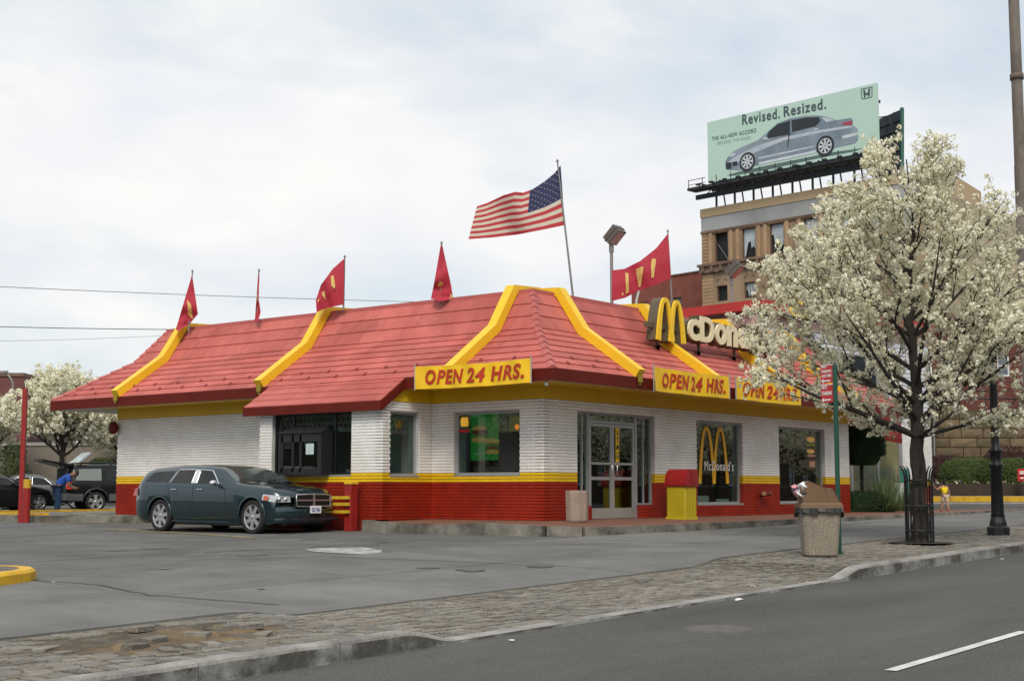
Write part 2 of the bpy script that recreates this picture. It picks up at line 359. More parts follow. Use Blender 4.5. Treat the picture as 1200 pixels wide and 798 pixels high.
for k in range(16):
    b = MB(); tt = (-.34+.70*k/15)+1e-4; r = .018
    hx_, hy_ = .5, .5
    def rg(i, z): return [(-hx_+i+.06, -hy_+i*2, z), (hx_-i-.06, -hy_+i*2, z), (hx_-i, -hy_+i*2+.12, z), (hx_-i, hy_-i*2-.12, z), (hx_-i-.06, hy_-i*2, z), (-hx_+i+.06, hy_-i*2, z), (-hx_+i, hy_-i*2-.12, z), (-hx_+i, -hy_+i*2+.12, z)]
    vs = rg(0, -.05)+rg(0, -.006)+rg(.035, 0)
    vs = [(px*(1+R.uniform(-.05, .05)), py*(1+R.uniform(-.06, .06)), z+(R.uniform(-.003, .003) if z == 0 else 0)) for px, py, z in vs]
    fs = [(q*8+i, q*8+(i+1) % 8, q*8+8+(i+1) % 8, q*8+8+i) for q in range(2) for i in range(8)]+[tuple(range(16, 24))]
    cvars.append((vs, fs, tt))
stones.sort(key=lambda s: (Vector((s[0], s[1], -.5))-CAM).length if -17.7 < s[0] else 99)
protos = []
for vs, fs, tt in cvars:
    b = MB(); b.addf(vs, fs, 0, tt); o = b.build('cobble', 'cobble'); protos.append(o.data); bpy.data.objects.remove(o)
def stone_tint(cx, cy):
    return mnoise.noise(Vector((cx*.5, cy*.9, 9)))*5
for i, (cx, cy, l_, w_, dz, a, tl) in enumerate(stones[:290]):
    o = bpy.data.objects.new('cobble', protos[max(0, min(15, int(R.gauss(7.5, 3.2))))]); COL.objects.link(o); o.parent = cob
    o.location = (cx, cy, G(cx, cy)+.004+dz); o.scale = (l_, w_, 1); o.rotation_euler = (tl, R.uniform(-.02, .02), a+R.uniform(-.03, .03))
b = MB()
for (cx, cy, l_, w_, dz, a, tl) in stones[290:]:
    vs, fs, tt = cvars[max(0, min(15, int(R.gauss(7.5+stone_tint(cx, cy), 3.2))))]; ca, sa = math.cos(a), math.sin(a); z = G(cx, cy)+.004+dz
    b.addf([(cx+p[0]*l_*ca-p[1]*w_*sa, cy+p[0]*l_*sa+p[1]*w_*ca, z+p[2]+p[1]*w_*tl) for p in vs], fs, 0, tt)
tag(b.build('cobble_field', 'cobble', cob), kind='stuff')
# bare dirt where stones are missing
def dirtm(b):
    def fz(x, y):
        r = ((x+15.85)/1.75)**2+((y+7.85)/1.05)**2
        return G(x, y)-.03+max(0, 1-r)*(.030+mnoise.noise(Vector((x*4, y*4, 1)))*.05+mnoise.noise(Vector((x*14, y*14, 1)))*.018)
    grid(b, rng(-17.9, -13.9, .06), rng(-8.95, -6.95, .06), fz)
mk(dirtm, 'dirt_patch', 'dirt', kind='structure')
# raised walk around the restaurant, with kerb
def walkz(x, y):    # slopes gently from the walls to its kerb
    dd = max(0, min(1, -y/2.3)) if y < 0 and x > -2.2 else 0
    if y >= 0: dd = max(0, min(1, -x/2.2)) if y < 3 else 0
    e = -.07+.004*max(0, x)
    return dd*e
path_o = [(-2.05, -1.6), (-1.6, -2.1), (-1.1, -2.3), (3, -2.32), (8, -2.3), (15, -2.3), (24, -2.25), (29, -1.9), (30.5, -.6)]
def walk(b):
    for i in range(len(path_o)-1):
        (xa, ya), (xb, yb) = path_o[i], path_o[i+1]
        n = max(1, int(math.hypot(xb-xa, yb-ya)/1.5))
        for k in range(n):
            x0, y0 = xa+(xb-xa)*k/n, ya+(yb-ya)*k/n; x1, y1 = xa+(xb-xa)*(k+1)/n, ya+(yb-ya)*(k+1)/n
            z0, z1 = walkz(x0, y0), walkz(x1, y1)
            ix0, ix1 = max(x0, 0.02), max(x1, .02)
            b.face([(x0, y0, z0), (x1, y1, z1), (ix1, .1, 0), (ix0, .1, 0)], 0)
mk(walk, 'walkway', 'brickwalk', kind='structure')
b = MB(); b.face([(-2.05, -1.6, -.055), (0.02, .1, 0), (.02, 3.2, .0), (-1.75, 3.2, -.03), (-2.05, 3.1, -.05)], 0); tag(b.build('side_walkway', 'brickwalk'), kind='structure')
kw = bpy.data.objects.new('walkway_kerb', None); COL.objects.link(kw); tag(kw, kind='structure')
pk = [(-1.66, 3.22), (-2.05, 3.1), (-2.1, 1.4), (-2.08, -.2)]+path_o
for i in range(len(pk)-1):
    (xa, ya), (xb, yb) = pk[i], pk[i+1]; ll = math.hypot(xb-xa, yb-ya); n = max(1, round(ll/1.9))
    nx, ny = (yb-ya)/ll, -(xb-xa)/ll
    for k in range(n):
        g = .004/ll
        x0, y0 = xa+(xb-xa)*(k/n+g), ya+(yb-ya)*(k/n+g); x1, y1 = xa+(xb-xa)*((k+1)/n-g), ya+(yb-ya)*((k+1)/n-g)
        b = MB(); z0, z1 = walkz(x0, y0)+.006, walkz(x1, y1)+.006; g0, g1 = G(x0, y0)-.1, G(x1, y1)-.1; w_ = .14
        b.hexa([(x0+nx*w_, y0+ny*w_, g0), (x1+nx*w_, y1+ny*w_, g1), (x1, y1, g1), (x0, y0, g0), (x0+nx*(w_-.015), y0+ny*(w_-.015), z0), (x1+nx*(w_-.015), y1+ny*(w_-.015), z1), (x1, y1, z1), (x0, y0, z0)], 0, R.uniform(-.15, .1))
        b.build('kerb_stone', 'conc', kw)
# low kerb and walk at the drive-through side, beyond the wagon
def sidek(b):
    b.hexa([(-.55, 7.3, -.4), (-.55, 15.6, -.4), (.02, 15.6, -.4), (.02, 7.3, -.4), (-.5, 7.3, -.05), (-.5, 15.6, -.05), (.02, 15.6, -.02), (.02, 7.3, -.02)], 0)
    b.hexa([(-.55, 15.62, -.4), (-1.35, 16.35, -.4), (-1.1, 21.5, -.4), (.02, 21.5, -.4), (-.5, 15.62, -.05), (-1.3, 16.38, -.05), (-1.08, 21.4, -.05), (.02, 21.4, -.05)], 0)
    b.box((.03, 14.9, -.4), (16, 22.5, -.045), 0)
mk(sidek, 'side_pavement', 'conc', kind='structure')
mk(lambda b: [b.hexa([(xa, ya, -.06), (xb, yb, -.06), (xb+.14, yb-.1, -.06), (xa+.14, ya-.1, -.06), (xa, ya, .02), (xb, yb, .02), (xb+.14, yb-.1, .02), (xa+.14, ya-.1, .02)], 0) for xa, ya, xb, yb in
    [(-.95, 16.6, -.9, 21.3), (-.9, 21.3, 3.0, 22.0), (3.0, 22., 9, 22.2)]], 'yellow_kerb_edge', 'kerby', kind='structure')
# painted marks
def strip(b, pts, w_, dz=.008, m=0):
    for i in range(len(pts)-1):
        (xa, ya), (xb, yb) = pts[i], pts[i+1]; ll = math.hypot(xb-xa, yb-ya); nx, ny = -(yb-ya)/ll*w_/2, (xb-xa)/ll*w_/2; n = max(1, int(ll/.6))
        for k in range(n):
            q = [(xa+(xb-xa)*k/n, ya+(yb-ya)*k/n), (xa+(xb-xa)*(k+1)/n, ya+(yb-ya)*(k+1)/n)]
            f = (lambda x, y: zroad(x)-.02) if ya < -9.2 else G
            b.face([(q[0][0]-nx, q[0][1]-ny, f(q[0][0], q[0][1])+dz), (q[1][0]-nx, q[1][1]-ny, f(q[1][0], q[1][1])+dz), (q[1][0]+nx, q[1][1]+ny, f(q[1][0], q[1][1])+dz), (q[0][0]+nx, q[0][1]+ny, f(q[0][0], q[0][1])+dz)], m)
mk(lambda b: (strip(b, [(-13.0, -13.17), (-9.9, -13.17)], .10), strip(b, [(-.8, -13.15), (2.2, -13.15)], .13), strip(b, [(-25.2, -13.15), (-22.2, -13.15)], .13)), 'lane_marking', 'paintw', kind='structure')
mk(lambda b: strip(b, [(-3.52, 10.3), (-4.1, 7.), (-4.55, 4.8), (-5.0, 3.3)], .14), 'yellow_lane_line', 'painty', kind='structure')
mk(lambda b: strip(b, [(-1.2, 17.5), (-.95, 12.5), (-.9, 10.5)], .16), 'worn_yellow_line', 'painty', kind='structure')
ARROW = [(-7.41, -0.66), (-6.9, -0.44), (-6.77, -0.88), (-6.42, -1.03), (-6.92, -1.94), (-7.42, -2.45), (-7.83, -2.41), (-7.83, -1.85), (-7.75, -1.29)]
def arrow(b):
    pts = ARROW
    b.face([(px, py, G(px, py)+.009) for px, py in pts])
mk(arrow, 'worn_white_arrow', mat('worn_arrow_paint', (.42, .42, .40), .8, .3, 7, col2=(.19, .19, .18), fine=.15), kind='structure')
# tar-filled cracks and darker patches
def cracks(b):
    for pts in [[(-13.63, -2.4), (-13.3, -3.4), (-13.5, -4.6), (-13.0, -6.2)], [(-9.9, -.9), (-8.6, -2.4), (-7.6, -4.2), (-7.0, -5.6)], [(-6.1, -1.), (-4.6, -2.9), (-2.4, -4.6), (-1.6, -5.8)],
                [(-12, 1.), (-9, .6), (-6.9, -.1), (-4.7, -.6)], [(1.5, -3.1), (4.6, -3.3), (9, -3.6)], [(-9.9, 4.2), (-7.1, 3.7), (-5, 2.6)]]:
        pp = []
        for i in range(len(pts)-1):
            for k in range(6):
                t = k/6; pp.append((pts[i][0]+(pts[i+1][0]-pts[i][0])*t+R.uniform(-.03, .03), pts[i][1]+(pts[i+1][1]-pts[i][1])*t+R.uniform(-.03, .03)))
        pp.append(pts[-1]); strip(b, pp, .034, .022 if pts[-1][1] < -2.6 else .007)
mk(cracks, 'crack_filler', mat('tar', (.05, .05, .05), .7, .2, 6), kind='structure')
def patchy(b):
    for pts in [[(-4.5, 3.2), (-2.3, 2.6), (-2.25, -1.5), (-1.9, -2.45), (-.4, -2.5), (-1.2, -3.1), (-4.1, -1.6)], [(-9.5, 11), (-4, 12), (-4.2, 9.), (-8.6, 8.2)], [(-7, 17.), (-2.2, 17), (-2.0, 14), (-6.5, 13.4)]]:
        b.face([(px, py, G(px, py)+.004) for px, py in pts])
mk(patchy, 'asphalt_patch', mat('dark_asphalt', (.105, .106, .105), .85, .15, .8, fine=.14, bump=.3, bscale=90), kind='structure')
def stains(b):
    RR = random.Random(12)
    for _ in range(38):
        x, y = RR.uniform(-14, 8), RR.uniform(-5.8, 9)
        if x > -2.6 and y > -2.6: continue
        r_ = RR.uniform(.04, .22); n = 14; pts = []
        for k in range(n): a = 2*math.pi*k/n; q = r_*RR.uniform(.6, 1.2); px, py = x+q*math.cos(a)*1.3, y+q*math.sin(a); pts.append((px, py, G(px, py)+(.022 if y < -2.3 else .006)))
        b.face(pts, 0, RR.uniform(-.1, .1)+1e-4)
mk(stains, 'oil_stains', mat('oil_stain', (.118, .117, .111), .8, .3, 6, fine=.2, spec=.2), kind='structure')
def manhole(b):
    n = 28; c = (-11.2, -10.6); vs = [(c[0]+.31*math.cos(2*math.pi*i/n), c[1]+.31*math.sin(2*math.pi*i/n), zroad(c[0])-.012) for i in range(n)]; b.face(vs)
    b.lathe([(.31, zroad(c[0])-.03), (.315, zroad(c[0])-.010), (.34, zroad(c[0])-.010), (.35, zroad(c[0])-.03)], (c[0], c[1], 0), n=28)
mk(manhole, 'manhole_cover', mat('manhole_iron', (.105, .098, .088), .8, .25, 8), loc=(-11.2, -10.6, -.74), label='round manhole cover in the grey road near the kerb', cat='manhole cover')
# small rubbish
for i, (x, y, s_, lab) in enumerate([(-8.45, -9.3, .085, 'crumpled white paper on the road edge below the lowered kerb'), (-7.1, -8.75, .06, 'small white scrap on the cobbles near the kerb'),
                                (-13.5, -2.75, .045, 'small pale stone lying by the yellow kerb end'), (-13.1, -9.5, .05, 'white flake in the gutter at the kerb ramp'), (.1, -9.5, .05, 'small white scrap in the gutter beside the tree')]):
    b = MB(); zz = (zroad(x)-.02 if y < -9.2 else G(x, y)); n = 14; vs = []
    for k in range(n): a = 2*math.pi*k/n; rr = s_*R.uniform(.5, 1.2); vs.append((x+rr*math.cos(a), y+rr*math.sin(a)*.6, zz+R.uniform(.004, .02)))
    cc = (x, y, zz+s_*.35)
    b.addf(vs+[cc], [(k, (k+1) % n, n) for k in range(n)])
    tag(b.build('litter', 'white_p', loc=(x, y, zz)), lab, 'litter')
# yellow-edged traffic island at the left
isl = thing('kerb_island', (-15, -1.3, -.48), 'rounded traffic island with a thick yellow painted kerb at the left edge', 'traffic island')
def islp(i):
    pts = [(-18.5, -4.6), (-16, -3.50), (-14.6, -2.93), (-14.0, -2.70), (-13.70, -2.56), (-13.50, -2.38), (-13.38, -2.12), (-13.36, -1.82), (-13.45, -1.45), (-13.75, -1.05), (-14.3, -.55), (-16, .6), (-18.5, 1.8)]
    if not i: return pts
    c = Vector((-14.9, -1.9)); out_ = []
    for p_ in pts:
        d = Vector(p_)-c; out_.append((p_[0]-d.x/d.length*i, p_[1]-d.y/d.length*i) if p_[0] > -18 else (p_[0], p_[1]+(i if p_[1] < -2 else -i)))
    return out_
def islk(b):
    o, o2, n_ = islp(0), islp(.04), islp(.2); N = len(o)
    z = lambda p, h: G(p[0], p[1])+h
    for i in range(N):
        j = (i+1) % N
        b.face([(*o[i], z(o[i], -.05)), (*o[j], z(o[j], -.05)), (*o[j], z(o[j], .12)), (*o[i], z(o[i], .12))])
        b.face([(*o[i], z(o[i], .12)), (*o[j], z(o[j], .12)), (*o2[j], z(o2[j], .155)), (*o2[i], z(o2[i], .155))])
        b.face([(*o2[i], z(o2[i], .155)), (*o2[j], z(o2[j], .155)), (*n_[j], z(n_[j], .155)), (*n_[i], z(n_[i], .155))])
mk(islk, 'kerb', 'kerby', isl)
mk(lambda b: b.face([(*p, G(*p)+.15) for p in islp(.2)]), 'island_top', 'conc', isl)
# ============================================================ RESTAURANT
rest = thing('restaurant', (0, 0, 0), 'white painted brick fast food restaurant with a faded red double-sloped roof and yellow beams', 'restaurant')
CH = .0672
ZB, ZY, ZW, ZT = 0, 12*CH, 15*CH, 38*CH
BRK = []     # every brick of the restaurant: (centre, u, n, len, z, colour, parent, full)
def wall(name, p0, u, n, Lw, holes, parent, z1=ZT, bricks=True, lo=-.35, thick=.2, ztop=None):
    p0 = Vector(p0); u = Vector(u); n = Vector(n); b = MB()
    us = sorted({0, Lw, *[h[0] for h in holes], *[h[1] for h in holes]})
    zs = sorted({lo, z1, ZY, ZW, *[h[2] for h in holes], *[h[3] for h in holes]})
    zs = [z for z in zs if lo <= z <= z1]
    for i in range(len(us)-1):
        for j in range(len(zs)-1):
            um, zm = (us[i]+us[i+1])/2, (zs[j]+zs[j+1])/2
            if any(h[0] < um < h[1] and h[2] < zm < h[3] for h in holes): continue
            a = p0+u*us[i]; c = p0+u*us[i+1]; q = [a-n*thick, c-n*thick, c, a]
            if u.cross(n).z < 0: pass
            b.hexa([v+Z*zs[j] for v in q]+[v+Z*zs[j+1] for v in q], 0 if zm > ZW else (1 if zm > ZY else 2))
    ext = 0
    wo = b.build(name, ['whitemort', 'yelmort', 'redmort'], parent)
    if bricks:
        k = 0
        while k*CH < z1-.01:
            z = k*CH; zm = z+CH/2; col = 0 if k >= 15 else (1 if k >= 12 else 2)
            x = -.105*(k % 2)
            while x < Lw:
                segs = [(max(0, x), min(Lw, x+.2))]
                for h in holes:
                    if h[2] < zm < h[3]:
                        ns = []
                        for s_, e_ in segs:
                            if e_ <= h[0] or s_ >= h[1]: ns.append((s_, e_))
                            else:
                                if s_ < h[0]: ns.append((s_, h[0]))
                                if e_ > h[1]: ns.append((h[1], e_))
                        segs = ns
                for s_, e_ in segs:
                    if e_-s_ > .03: BRK.append((p0+u*(s_+e_)/2+n*.0, u, n, e_-s_, z, col, wo, abs(e_-s_-.2) < .001))
                x += .21
            k += 1
    return wo
# south facade y=0 (faces the street), west facade x=0 (drive-through side) and the bump with the pay window
WS = wall('wall', (0, 0, 0), X, -Y, 14.8, [(1.2, 4.32, .30, 2.33), (1.74, 3.68, -.5, .30), (6.21, 8.48, .30, 2.33), (10.46, 13.24, .30, 2.33)], rest)
WD = wall('wall', (0, 0, 0), Y, -X, 3.12, [(.63, 2.47, .97, 2.33)], rest)
WR = wall('wall', (-1.6, 3.12, 0), X, -Y, 1.6-.0, [(.24, 1.17, .95, 2.33)], rest)
WC = wall('wall', (-1.6, 3.12, 0), Y, -X, 3.9, [(.92, 3.48, .97, 2.35)], rest)
WA = wall('wall', (0, 7.02, 0), Y, -X, 7.58, [], rest)
mk(lambda b: (b.box((14.6, .2, -.3), (14.8, 14.6, 2.9)), b.box((.2, 14.4, -.3), (14.6, 14.6, 2.9)), b.box((-1.58, 6.82, -.3), (.0, 7.02, 2.5))), 'rear_wall', mat('rear_wall_paint', (.6, .6, .58), .6), rest)
# bricks: nearest 300 as pieces, the rest joined per wall
BRK.sort(key=lambda q: (q[0]+Z*q[4]-CAM).length + (0 if q[7] else 50))
bm_cache = {}
def brickverts(ln, u, n):
    h = CH-.010; l2 = ln/2+.0025
    return [-u*l2-n*.01, u*l2-n*.01, u*l2-n*.01+Z*h, -u*l2-n*.01+Z*h, -u*(l2-.003)+n*.012+Z*.003, u*(l2-.003)+n*.012+Z*.003, u*(l2-.003)+n*.012+Z*(h-.003), -u*(l2-.003)+n*.012+Z*(h-.003)]
BF = [(4, 5, 6, 7), (0, 1, 5, 4), (1, 2, 6, 5), (2, 3, 7, 6), (3, 0, 4, 7)]
BFr = [tuple(reversed(f)) for f in BF]
cm = ['white', 'yellowb', 'redb']; rest_b = {}
for i, (c, u, n, ln, z, col, wo, full) in enumerate(BRK):
    if i < 296:
        key = (tuple(u), col, R.randint(0, 4))
        if key not in bm_cache:
            b = MB(); b.addf(brickverts(.2, u, n), BF if u.cross(Z).dot(n) > 0 else BFr, 0, -.03+.015*key[2]+1e-4)
            o = b.build('brick', cm[col]); bm_cache[key] = o.data; bpy.data.objects.remove(o)
        o = bpy.data.objects.new('brick', bm_cache[key]); COL.objects.link(o); o.parent = wo; o.location = c+Z*(z+.005)
    else:
        b = rest_b.setdefault(wo.name, (MB(), wo))[0]
        b.addf([c+Z*(z+.005)+v for v in brickverts(ln, u, n)], BF if u.cross(Z).dot(n) > 0 else BFr, col, R.uniform(-.035, .035)+1e-4)
for b, wo in rest_b.values(): tag(b.build('brick_courses', cm, wo), kind='stuff')
# yellow band above the white brick, up to the soffit
def band(b):
    t = .012; z0, z1 = ZT+.002, 2.98
    b.box((-.03, -.03, z0), (14.8, .1, z1)); b.box((-.029, .1, z0+.001), (.1, 14.6, z1))
    b.prism([(-1.62, 3.09, z0), (0.0, 3.09, z0), (0.0, 3.09, 3.05), (-.9, 3.09, 3.05), (-1.62, 3.09, 2.58)], (0, .05, 0))
    b.box((14.7, 0, z0), (14.83, 14.6, z1-.01)); b.box((0, 14.5, z0+.002), (14.7, 14.63, z1-.012))
mk(band, 'yellow_band', 'band', rest)
# ---------------- roof
EX0, EX1, EY0, EY1 = -1.0, 16.8, -1.0, 16.3
PR = [(0, 3.06), (1.56, 4.13), (2.21, 5.06)]      # inset, height
def pz(s):
    for (a, za), (b_, zb) in zip(PR, PR[1:]):
        if s <= b_: return za+(zb-za)*(s-a)/(b_-a)
    return PR[-1][1]
rows = [(1.56*i/7, 1.56*(i+1)/7) for i in range(7)]+[(1.56+.65*i/3, 1.56+.65*(i+1)/3) for i in range(3)]
SIDES = [  # corner, along, inward, length, hipL, hipR
 (Vector((EX0, EY0, 0)), X, Y, EX1-EX0), (Vector((EX0, EY1, 0)), -Y, X, EY1-EY0),
 (Vector((EX1, EY0, 0)), Y, -X, EY1-EY0), (Vector((EX1, EY1, 0)), -X, -Y, EX1-EX0)]
def panel(b, c, u, inn, L_, ua, ub, s0, s1, thick=.028, lap=.012, t=0.):
    slope = math.atan2(pz(s1)-pz(s0), s1-s0); nrm = (-inn*math.sin(slope)+Z*math.cos(slope)).normalized()
    def pt(uu, s, off): return c+u*uu+inn*s+Z*pz(s)+nrm*off
    a0, b0 = max(ua, s0), min(ub, L_-s0); a1, b1 = max(ua, s1), min(ub, L_-s1)
    if b0-a0 < .02 or b1-a1 < -.3: return False
    a1 = min(a1, max(b1, a1)); g = .004
    if b1 < a1: b1 = a1 = (a1+b1)/2
    lo = [pt(a0+g, s0, 0), pt(b0-g, s0, 0), pt(b1-g, s1, 0), pt(a1+g, s1, 0)]; hi = [pt(a0+g, s0, thick), pt(b0-g, s0, thick), pt(b1-g, s1, lap-.004), pt(a1+g, s1, lap-.004)]
    if u.cross(inn).z > 0: b.hexa(lo+hi, 0, t)
    else: b.hexa([lo[1], lo[0], lo[3], lo[2], hi[1], hi[0], hi[3], hi[2]], 0, t)
    return True
npan = 0
for si, (c, u, inn, L_) in enumerate(SIDES):
    if si < 2:
        ri = 0
        for (s0, s1) in rows:
            up = ri >= 7; pw = 1.33 if up else 2.0
            st = -(.0 if not up else .35*(ri % 2))-(0 if up else (ri*.7) % 2)
            x = st
            while x < L_:
                b = MB()
                if panel(b, c, u, inn, L_, x, x+pw, s0, s1, t=R.uniform(-.12, .10)): b.build('roof_panel', 'roof', rest); npan += 1
                x += pw
            ri += 1
    else:
        b = MB()
        for (s0, s1) in rows: panel(b, c, u, inn, L_, 0, L_, s0, s1, t=R.uniform(-.05, .05))
        tag(b.build('roof_panels', 'roof', rest), kind='stuff')
def under(b):   # roof sheathing, ridge curb and flat deck
    for (c, u, inn, L_) in SIDES:
        for (a, za), (e_, ze) in zip(PR, PR[1:]):
            q = [c+u*a+inn*a+Z*(za-.004), c+u*(L_-a)+inn*a+Z*(za-.004), c+u*(L_-e_)+inn*e_+Z*(ze-.004), c+u*e_+inn*e_+Z*(ze-.004)]
            b.face(q)
    b.face([(EX0+2.2, EY0+2.2, 4.8), (EX1-2.2, EY0+2.2, 4.8), (EX1-2.2, EY1-2.2, 4.8), (EX0+2.2, EY1-2.2, 4.8)])
mk(under, 'roof_deck', 'cap', rest)
def curb(b):
    for (c, u, inn, L_) in SIDES:
        q = lambda uu, s, z: c+u*uu+inn*s+Z*z
        lo = [q(2.17, 2.17, 4.99), q(L_-2.17, 2.17, 4.99), q(L_-2.33, 2.33, 4.99), q(2.33, 2.33, 4.99)]
        b.hexa(lo+[v+Z*.13 for v in lo])
mk(curb, 'ridge_curb', 'cap', rest)
def hipcaps():
    for (cx, cy, dx, dy) in [(EX0, EY0, 1, 1), (EX0, EY1, 1, -1), (EX1, EY0, -1, 1)]:
        for (s0, s1) in rows:
            for h in range(2):
                sa, sb = s0+(s1-s0)*h/2, s0+(s1-s0)*(h+1)/2
                if h == 1 and s0 < 1.5: continue
                if h == 0 and s0 < 1.5: sb = s1
                b = MB(); w_ = .13
                f = lambda s, ox, oy, off: (cx+dx*(s+ox), cy+dy*(s+oy), pz(s+min(ox, oy) if s+min(ox, oy) > 0 else 0)+off)
                t = R.uniform(-.05, .05)
                o1, o2 = .066, .038
                A_ = f(sa, 0, 0, o1+.02); B_ = f(sb, 0, 0, o2+.015)
                b.face([(cx+dx*(sa+w_), cy+dy*sa, pz(sa)+o1-.02), A_, B_, (cx+dx*(sb+w_), cy+dy*sb, pz(sb)+o2-.02)], 0, t)
                b.face([A_, (cx+dx*sa, cy+dy*(sa+w_), pz(sa)+o1-.02), (cx+dx*sb, cy+dy*(sb+w_), pz(sb)+o2-.02), B_], 0, t)
                b.face([A_, (cx+dx*(sa+w_), cy+dy*sa, pz(sa)+o1-.02), (cx+dx*(sa+w_), cy+dy*sa, pz(sa)), (cx+dx*sa, cy+dy*sa, pz(sa))], 0, t-.25)
                b.face([A_, (cx+dx*sa, cy+dy*(sa+w_), pz(sa)+o1-.02), (cx+dx*sa, cy+dy*(sa+w_), pz(sa)), (cx+dx*sa, cy+dy*sa, pz(sa))], 0, t-.25)
                b.build('hip_cap', 'cap', rest)
hipcaps()
def fasc(b):
    x0, x1, y0, y1 = EX0, EX1, EY0, EY1
    o = .012; b.box((x0-o, y0-o, 2.83), (x1+o, y0+.03, 3.065)); b.box((x0-o, y1-.03, 2.83), (x1+o, y1+o, 3.065))
    b.box((x0-o+.001, y0+.03, 2.83), (x0+.03, 3.02, 3.065)); b.box((x0-o+.001, 7.38, 2.83), (x0+.03, y1-.03, 3.065)); b.box((x1-.03, y0+.03, 2.83), (x1+o-.001, y1-.03, 3.065))
mk(fasc, 'fascia', 'fascia', rest)
def soff(b):
    z0, z1 = 2.835, 2.86
    b.box((EX0+.03, EY0+.03, z0), (14.83, -.03, z1), 1); b.box((14.83, EY0+.03, z0), (EX1-.03, -.03, z1)); b.box((EX0+.03, 14.63, z0), (EX1-.03, EY1-.03, z1)); b.box((14.83, -.03, z0), (EX1-.03, 14.63, z1)); b.box((EX0+.03, -.03, z0), (-.03, 3.08, z1), 1); b.box((EX0+.03, 7.4, z0), (-.03, 14.63, z1), 1)
mk(soff, 'soffit', ['soffit', 'band'], rest)
mk(lambda b: (b.box((EX0+.03, EY0+.03, 2.825), (EX1-.03, EY0+.07, 2.834)), b.box((EX0+.03, EY0+.07, 2.825), (EX0+.07, 3.0, 2.834)), b.box((EX0+.03, 7.42, 2.825), (EX0+.07, EY1-.03, 2.834))), 'drip_trim', 'soffit', rest)
# roof extension over the pay window
XE, YA, YB_ = -1.78, 3.02, 7.38
sl = (4.13-3.06)/1.56
def extz(x): return 3.06+(x+1.0)*sl
for i in range(4):
    xa, xb = XE+(.78*i)/3.55, XE+(.78*(i+1))/3.55
    if i == 3: xb = -1.0+.02
    for k in range(2):
        ya, yb = (YA, 5.4) if k == 0 else (5.4, YB_)
        if i % 2: ya, yb = (YA, 4.3) if k == 0 else (4.3, YB_)
        b = MB(); lo = [(xa, ya+.004, extz(xa)), (xb, ya+.004, extz(xb)), (xb, yb-.004, extz(xb)), (xa, yb-.004, extz(xa))]
        hi = [(xa, ya+.004, extz(xa)+.034), (xb, ya+.004, extz(xb)+.012), (xb, yb-.004, extz(xb)+.012), (xa, yb-.004, extz(xa)+.034)]
        b.hexa(lo+hi, 0, R.uniform(-.06, .06)); b.build('roof_panel', 'roof', rest)
def extf(b):
    z = extz(XE)
    b.box((XE-.02, YA-.02, z-.19), (XE+.03, YB_+.02, z+.012))
    for y0, y1 in ((YA-.02, YA+.03), (YB_-.03, YB_+.02)):
        b.hexa([(XE+.03, y0, z-.19), (-1.0, y0, 3.06-.22), (-1.0, y1, 3.06-.22), (XE+.03, y1, z-.19), (XE+.03, y0, z+.01), (-1.0, y0, 3.068), (-1.0, y1, 3.068), (XE+.03, y1, z+.01)])
    b.hexa([(XE+.03, YA+.03, z-.17), (-.9, YA+.03, 3.0), (-.9, YB_-.03, 3.0), (XE+.03, YB_-.03, z-.17), (XE+.03, YA+.03, z-.02), (-.9, YA+.03, 3.04), (-.9, YB_-.03, 3.04), (XE+.03, YB_-.03, z-.02)])
mk(extf, 'drive_through_fascia', 'fascia', rest)
mk(lambda b: b.box((-1.76, 3.1, 2.365), (-1.52, 7.3, 2.40)), 'window_head_strip', 'alu', rest)
# snow guards: two rows of small pads
def guards(b):
    for (c, u, inn, L_) in SIDES[:2]:
        for r_, s in enumerate((.21, .43)):
            x = .8+.45*r_
            while x < L_-.6:
                p = c+u*x+inn*s+Z*(pz(s)+.035)
                if not (inn.x > .5 and False): b.obox(p, u, inn+Z*.68, Z, .06, .06, .05, 0, 0)
                x += .92
tag(mk(guards, 'snow_guards', mat('guard_metal', (.26, .05, .045), .5), rest), kind='stuff')
# yellow roof beams: swept along the roof profile
def beam(c, u, inn, at):
    b = MB(); prof = [(-.03, 3.10), (1.50, 4.15), (2.12, 5.06), (3.0, 5.10)]; w2, h = .12, .17
    up_, lo_ = [], []
    for i, (s, z) in enumerate(prof):
        d0 = Vector((prof[i][0]-prof[i-1][0], prof[i][1]-prof[i-1][1])).normalized() if i else None
        d1 = Vector((prof[i+1][0]-prof[i][0], prof[i+1][1]-prof[i][1])).normalized() if i < 3 else None
        d = (d0+d1).normalized() if d0 and d1 else (d0 or d1); n_ = Vector((-d.y, d.x)); k = 1/max(.5, n_.dot(Vector((-(d0 or d1).y, (d0 or d1).x))))
        up_.append((s+n_.x*h*k, z+n_.y*h*k)); lo_.append((s-n_.x*.03*k, z-n_.y*.03*k))
    for i in range(3):
        q = [lo_[i], lo_[i+1], up_[i+1], up_[i]]
        pts = [c+u*(at-w2)+inn*s+Z*z for s, z in q]; b.prism(pts, u*2*w2, 0, 0.0001+R.uniform(-.02, .02))
    bo = b.build('roof_beam', 'beam', rest)
    mk(lambda b: (b.obox(c+u*at+inn*-.06+Z*3.05, u, inn, Z, .13, .04, .16), b.obox(c+u*at+inn*-.05+Z*2.96, u, inn, Z, .05, .03, .1)), 'beam_bracket', mat('bracket_olive', (.30, .22, .02), .5), bo)
for xx in (2.1, 5.62, 9.65, 13.2): beam(Vector((0, EY0, 0)), X, Y, xx)
for yy in (1.7, 7.7, 13.3): beam(Vector((EX0, 0, 0)), Y, X, yy)
